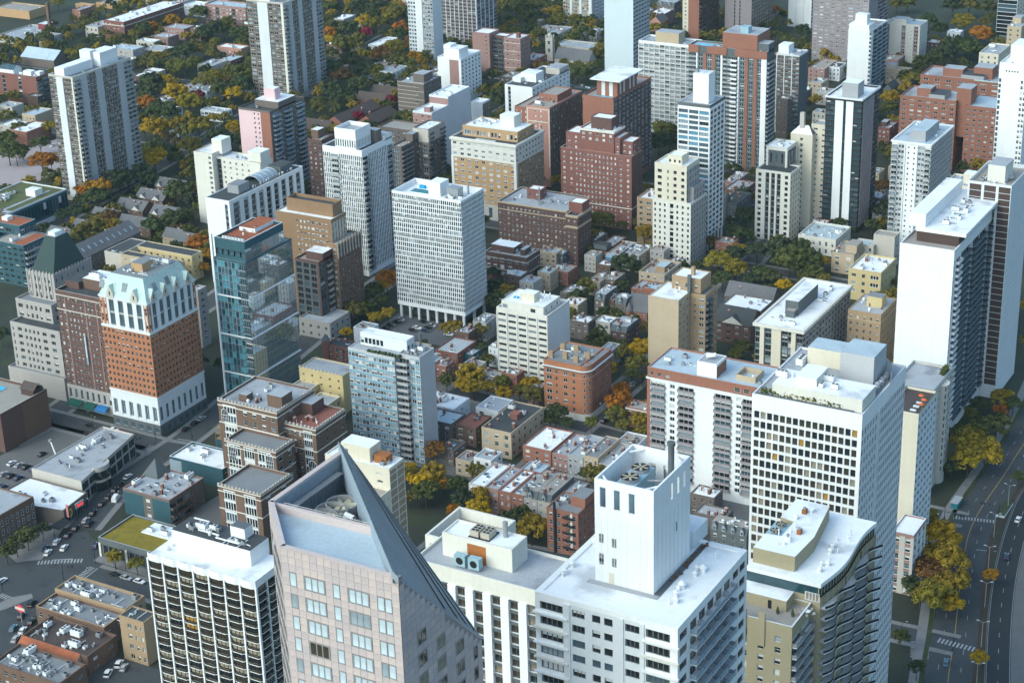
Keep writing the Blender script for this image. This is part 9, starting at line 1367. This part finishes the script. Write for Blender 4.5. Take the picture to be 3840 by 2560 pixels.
# ---------------------------------------------------------------- vehicles
CARP = mat('car_paint',objcol=True,var=.05,rough=.25,spec=.6); TYRE = mat('tyre',(.015,.015,.016)); CGL = GL['dark']; LGT = mat('lamp_lens',(.7,.7,.66),var=.05,rough=.2); TAIL = mat('tail_lens',(.35,.02,.02),rough=.2)
def carmesh(kind):
    L,Wd,h0,h1 = {'car':(4.6,1.8,.95,1.45),'suv':(4.9,1.95,1.1,1.85),'van':(5.6,2.1,1.3,2.5)}[kind]; w = Wd/2; b = MB(); m = CARP
    prof = [(-L/2,.35),(-L/2,.8),(-L/2+.15,h0-.03),(-L*.30,h0),(L*.22,h0),(L/2-.25,h0-.18),(L/2,.7),(L/2,.35)]
    for i in range(len(prof)):
        p,q = prof[i],prof[(i+1)%len(prof)]; b.face([(p[0],w,p[1]),(q[0],w,q[1]),(q[0],-w,q[1]),(p[0],-w,p[1])],m)
    for s in (-1,1): f = [(p[0],s*w,p[1]) for p in prof]; b.face(f if s > 0 else f[::-1],m)
    body = b.mesh('body'); g = MB(); a0,a1,t0,t1 = (-L*.40,L*.22,-L*.27,L*.06) if kind == 'car' else (-L*.46,L*.2,-L*.42,L*.06) if kind == 'suv' else (-L*.48,L*.3,-L*.47,L*.18); wi = w*.82
    lo = [(a0,-w*.96),(a1,-w*.96),(a1,w*.96),(a0,w*.96)]; hi = [(t0,-wi),(t1,-wi),(t1,wi),(t0,wi)]
    for i in range(4): j = (i+1)%4; g.face([(*lo[i],h0),(*lo[j],h0),(*hi[j],h1),(*hi[i],h1)],CGL if kind != 'van' or i == 1 else CARP)
    gl = g.mesh('windows'); rf = MB(); rf.face([(*p,h1+.01) for p in hi],m); rf.box(t0+.05,t1-.05,-wi+.05,wi-.05,h1-.03,h1+.035,m); roof = rf.mesh('roof')
    wb = MB(); n = 12
    for s in (-.11,.11): pts = [(.33*math.cos(2*math.pi*i/n),s,.33+.33*math.sin(2*math.pi*i/n)) for i in range(n)]; wb.face(pts if s < 0 else pts[::-1],TYRE)
    for i in range(n): a,c = 2*math.pi*i/n,2*math.pi*(i+1)/n; wb.face([(.33*math.cos(a),-.11,.33+.33*math.sin(a)),(.33*math.cos(a),.11,.33+.33*math.sin(a)),(.33*math.cos(c),.11,.33+.33*math.sin(c)),(.33*math.cos(c),-.11,.33+.33*math.sin(c))],TYRE)
    for s in (-.125,.125): wb.face([(.18*math.cos(2*math.pi*i/8),s,.33+.18*math.sin(2*math.pi*i/8)) for i in (range(8) if s < 0 else range(7,-1,-1))],METAL)
    hl = MB(); hl.box(-.05,.05,-.25,.25,-.09,.09,LGT,bottom=True); tl = MB(); tl.box(-.04,.04,-.2,.2,-.1,.1,TAIL,bottom=True)
    return dict(body=body,win=gl,roof=roof,wheel=wb.mesh('wheel'),hl=hl.mesh('headlight'),tl=tl.mesh('tail_light'),L=L,w=w)
CK = {k: carmesh(k) for k in ('car','suv','van')}; CC = {'w':((.75,.76,.77),'white'),'g':((.38,.39,.41),'silver'),'k':((.012,.013,.016),'black'),'b':((.015,.04,.10),'dark blue'),'t':((.06,.16,.22),'blue-grey'),'r':((.18,.015,.015),'dark red')}
for (x,y,c,hd) in CARS:
    kind = 'suv' if c in 'KW' else 'van' if c == 'v' else 'car'; cc = {'K':'k','W':'w','v':'w'}.get(c,c); col,cn = CC[cc]; line = STATE if hd == 's' else INNER if hd == 'l' else None; a = math.pi/2
    if hd == 'e': a = 0.
    elif line is not None: i = int(np.argmin(np.hypot(line[:,0]-x,line[:,1]-y))); i = min(max(i,1),len(line)-2); d = line[i+1]-line[i-1]; a = math.atan2(d[1],d[0])
    if y < 432 and hd == 's': a = math.radians(112)
    K = CK[kind]; t = empty('parked_car' if hd != 'l' else 'car',(x,y,.03),a); t['category'] = 'van' if kind == 'van' else 'car'; t['group'] = 'cars on the streets and car park'
    _pend.setdefault(near_label(x,y,1,cn+' '+('van' if kind == 'van' else 'SUV' if kind == 'suv' else 'car')) if hd != 'l' else cn+' car driving on the lakeside drive',[]).append((pix((x,y,1))[0],t))
    for nm,me in (('body',K['body']),('roof',K['roof'])): o = obj(nm,me,t); o.color = (*col,1)
    o = obj('windows',K['win'],t); o.color = (*col,1)
    for sx in (-1,1):
        for sy in (-1,1): obj('wheel',K['wheel'],t,(sx*K['L']*.31,sy*(K['w']-.1),0))
    for sy in (-1,1): obj('headlight',K['hl'],t,(K['L']/2,sy*K['w']*.65,.68)); obj('tail_light',K['tl'],t,(-K['L']/2,sy*K['w']*.7,.78))
settle()
# ---------------------------------------------------------------- street lamps, signals, people
PD = mat('post_dark',(.03,.035,.04),rough=.5); PG = mat('post_grey',(.30,.32,.34),rough=.5)
def lampmesh():
    b = MB(); b.cyl(0,0,.14,.08,0,9.5,PG,8); p = b.mesh('post'); h = MB(); h.tube((0,0,9.4),(1.6,0,10.1),.06,PG,5); h.tube((0,0,9.4),(-1.6,0,10.1),.06,PG,5); a = h.mesh('arm'); k = MB(); k.box(-.45,.45,-.16,.16,-.1,.08,PG,LGT); return p,a,k.mesh('lamp_head')
LP = lampmesh(); s = 26.
for i in range(7):
    line = INNER; seg = np.linalg.norm(np.diff(line,axis=0),axis=1); cum = np.concatenate([[0],np.cumsum(seg)]); sd = 112+i*s; p = [np.interp(sd,cum,line[:,k]) for k in (0,1)]; q = [np.interp(sd+1,cum,line[:,k]) for k in (0,1)]; a = math.atan2(q[1]-p[1],q[0]-p[0]); x,y = p[0]+9*math.sin(a),p[1]-9*math.cos(a)
    t = empty('street_lamp',(x,y,.1),a+math.pi/2); tag(t,'twin-arm grey street lamp between the two drives, %s from the bottom edge'%ORD[i],'street lamp','lamps between the drives'); obj('post',LP[0],t); obj('arm',LP[1],t); obj('lamp_head',LP[2],t,(1.7,0,10.1)); obj('lamp_head',LP[2],t,(-1.7,0,10.1))
def signal(x, y, ang, arm, lab):
    t = empty('traffic_signal',(x,y,.05),ang); tag(t,lab,'traffic signal','traffic signals'); b = MB(); b.cyl(0,0,.13,.1,0,7.2,PD,8); t_ = b.build('post',t)
    if arm: b = MB(); b.tube((0,0,5.6),(arm,0,6.1),.08,PD,6); b.build('mast_arm',t)
    for i,px in enumerate([arm*.55,arm*.85,arm] if arm else [0]): b = MB(); b.box(px-.2,px+.2,-.35,-.05,4.9 if arm else 3,5.95 if arm else 4.1,PD,bottom=True); b.build('signal_head',t)
    b = MB(); b.box(-.22,.22,-.4,-.1,2.8,3.6,PD,bottom=True); b.build('walk_signal',t)
for x,y,a,arm,l in ((-441.6,449.6,math.pi,8,'dark mast-arm signal at the corner of the planted-roof pavilion'),(-441.5,429.5,.6,4,'dark signal with green sign arm in the middle of the crossing'),(-455.8,413,0,0,'dark signal post by the traffic island, left edge'),(-438.6,443.6,0,0,'short dark signal post on the pavilion pavement'),(-463,449,0,0,'dark signal post on the restaurant pavement'),(-169,611,0,7,'mast-arm signal on the lakeside pavement at the far zebra'),(-152,624,math.pi,7,'mast-arm signal between the drives at the far zebra'),(-486,536,0,0,'dark signal post at the corner of the orange tower'),(-470.5,541,math.pi,0,'dark signal post opposite the orange tower')): signal(x,y,a,arm,l)
def lampdark():
    b = MB(); b.cyl(0,0,.12,.07,0,8.5,PD,8); p = b.mesh('post'); h = MB(); h.tube((0,0,8.3),(1.4,0,8.8),.05,PD,5); h.box(1.2,1.9,-.14,.14,8.7,8.86,PD,LGT,True); return p,h.mesh('lamp_arm')
LD = lampdark()
for x,y,a,l in ((-466,470,0,'dark street lamp before the restaurant with the neon sign'),(-470,488,0,'dark street lamp before the curved store corner'),(-456,480,3.1,'dark street lamp left of the pyramid-roofed flats'),(-512,527,1.5,'dark street lamp on the forecourt opposite the brown tower'),(-500,524,1.5,'dark street lamp behind the large store'),(-488,522,0,'dark street lamp at the far corner of the large store'),(-425,444.6,4.7,'dark street lamp before the glazed pavilion'),(-323.8,634,3.1,'dark street lamp beside the round-cornered house'),(-157,525,0,'dark street lamp by the near lakeside zebra')): t = empty('street_lamp',(x,y,.1),a); tag(t,l,'street lamp','dark street lamps'); obj('post',LD[0],t); obj('lamp_arm',LD[1],t)
for i,(x,y,l) in enumerate(((-432.5,446.5,'person walking on the pavement before the glazed pavilion'),(-430,444.9,'person standing near the kerb before the glazed pavilion'),(-437.9,438.4,'person on the small zebra by the pavilion'),(-484.3,533.4,'person waiting at the corner by the orange tower'),(-483.6,529.4,'person crossing the side street at the orange tower'),(-483.1,526,'person on the zebra left of the blue-walled store'),(-530,543.5,'person before the green awnings of the brown tower'),(-526,541.5,'person on the pavement beside the green awnings'),(-470.5,468,'person outside the restaurant with the neon sign'),(-472,466,'person beside the orange banner outside the restaurant'),(-174,614,'person on the lakeside pavement near the far zebra'),(-173,616,'person standing at the lakeside signal'))): o = obj('person',PM[i%3],None,(x,y,.13),i*1.7); tag(o,l,'person')
# ---------------------------------------------------------------- boom lift, scaffold, newspaper shrubs
t = Bld('boom_lift','white boom lift with raised telescopic arm behind the large store',at=(-505,498),cat='vehicle'); b = MB(); b.box(-1.2,1.2,-1.8,1.8,.6,1.6,METAL_W,bottom=True); t.part(b,'chassis'); b = MB(); b.tube((0,0,1.7),(-7,3.5,9.5),.28,METAL_W,6); t.part(b,'boom'); b = MB(); b.box(-7.8,-6.6,3,4.2,9.2,10.2,METAL,bottom=True); t.part(b,'basket')
for sx in (-1,1):
    for sy in (-1,1): b = MB(); b.tube((sx*1.35-.2,sy*1.2,.5),(sx*1.35+.2,sy*1.2,.5),.5,TYRE,10); t.part(b,'wheel')
t = Bld('scaffold','scaffold with teal hoarding at the street corner left of the gothic block',at=(-452,545),cat='scaffold'); b = MB(); b.box(-4,4,-6,-5.9,0,6,wm('teal')); b.box(3.9,4,-5.9,6,0,6,wm('teal')); t.part(b,'hoarding')
for i in range(4):
    for j in range(4): b = MB(); b.tube((-4+i*2.6,-6+j*4,0),(-4+i*2.6,-6+j*4,12),.06,PG,4); t.part(b,'upright')
for z in (6.2,8.6,11): b = MB(); b.box(-4,4,-6,6,z,z+.1,mat('plank',(.28,.2,.11)),bottom=True); t.part(b,'deck')
t = Bld('planter_trough','white concrete trough planter between the drives at the far zebra',at=(-152,632),cat='planter'); b = MB(); b.box(-1.6,1.6,-6,6,0,1.1,wm('white2'),LAW); t.part(b,'trough')
t = Bld('bus_shelter','small teal kiosk on the verge beside the lakeside drive',at=(-169.5,628),cat='kiosk'); b = MB(); b.box(-1.2,1.2,-3,3,0,2.4,mat('kiosk_teal',(.02,.16,.20)),bottom=True); t.part(b,'body'); b = MB(); b.box(-1.5,1.5,-3.3,3.3,2.4,2.6,wm('gray'),bottom=True); t.part(b,'roof')
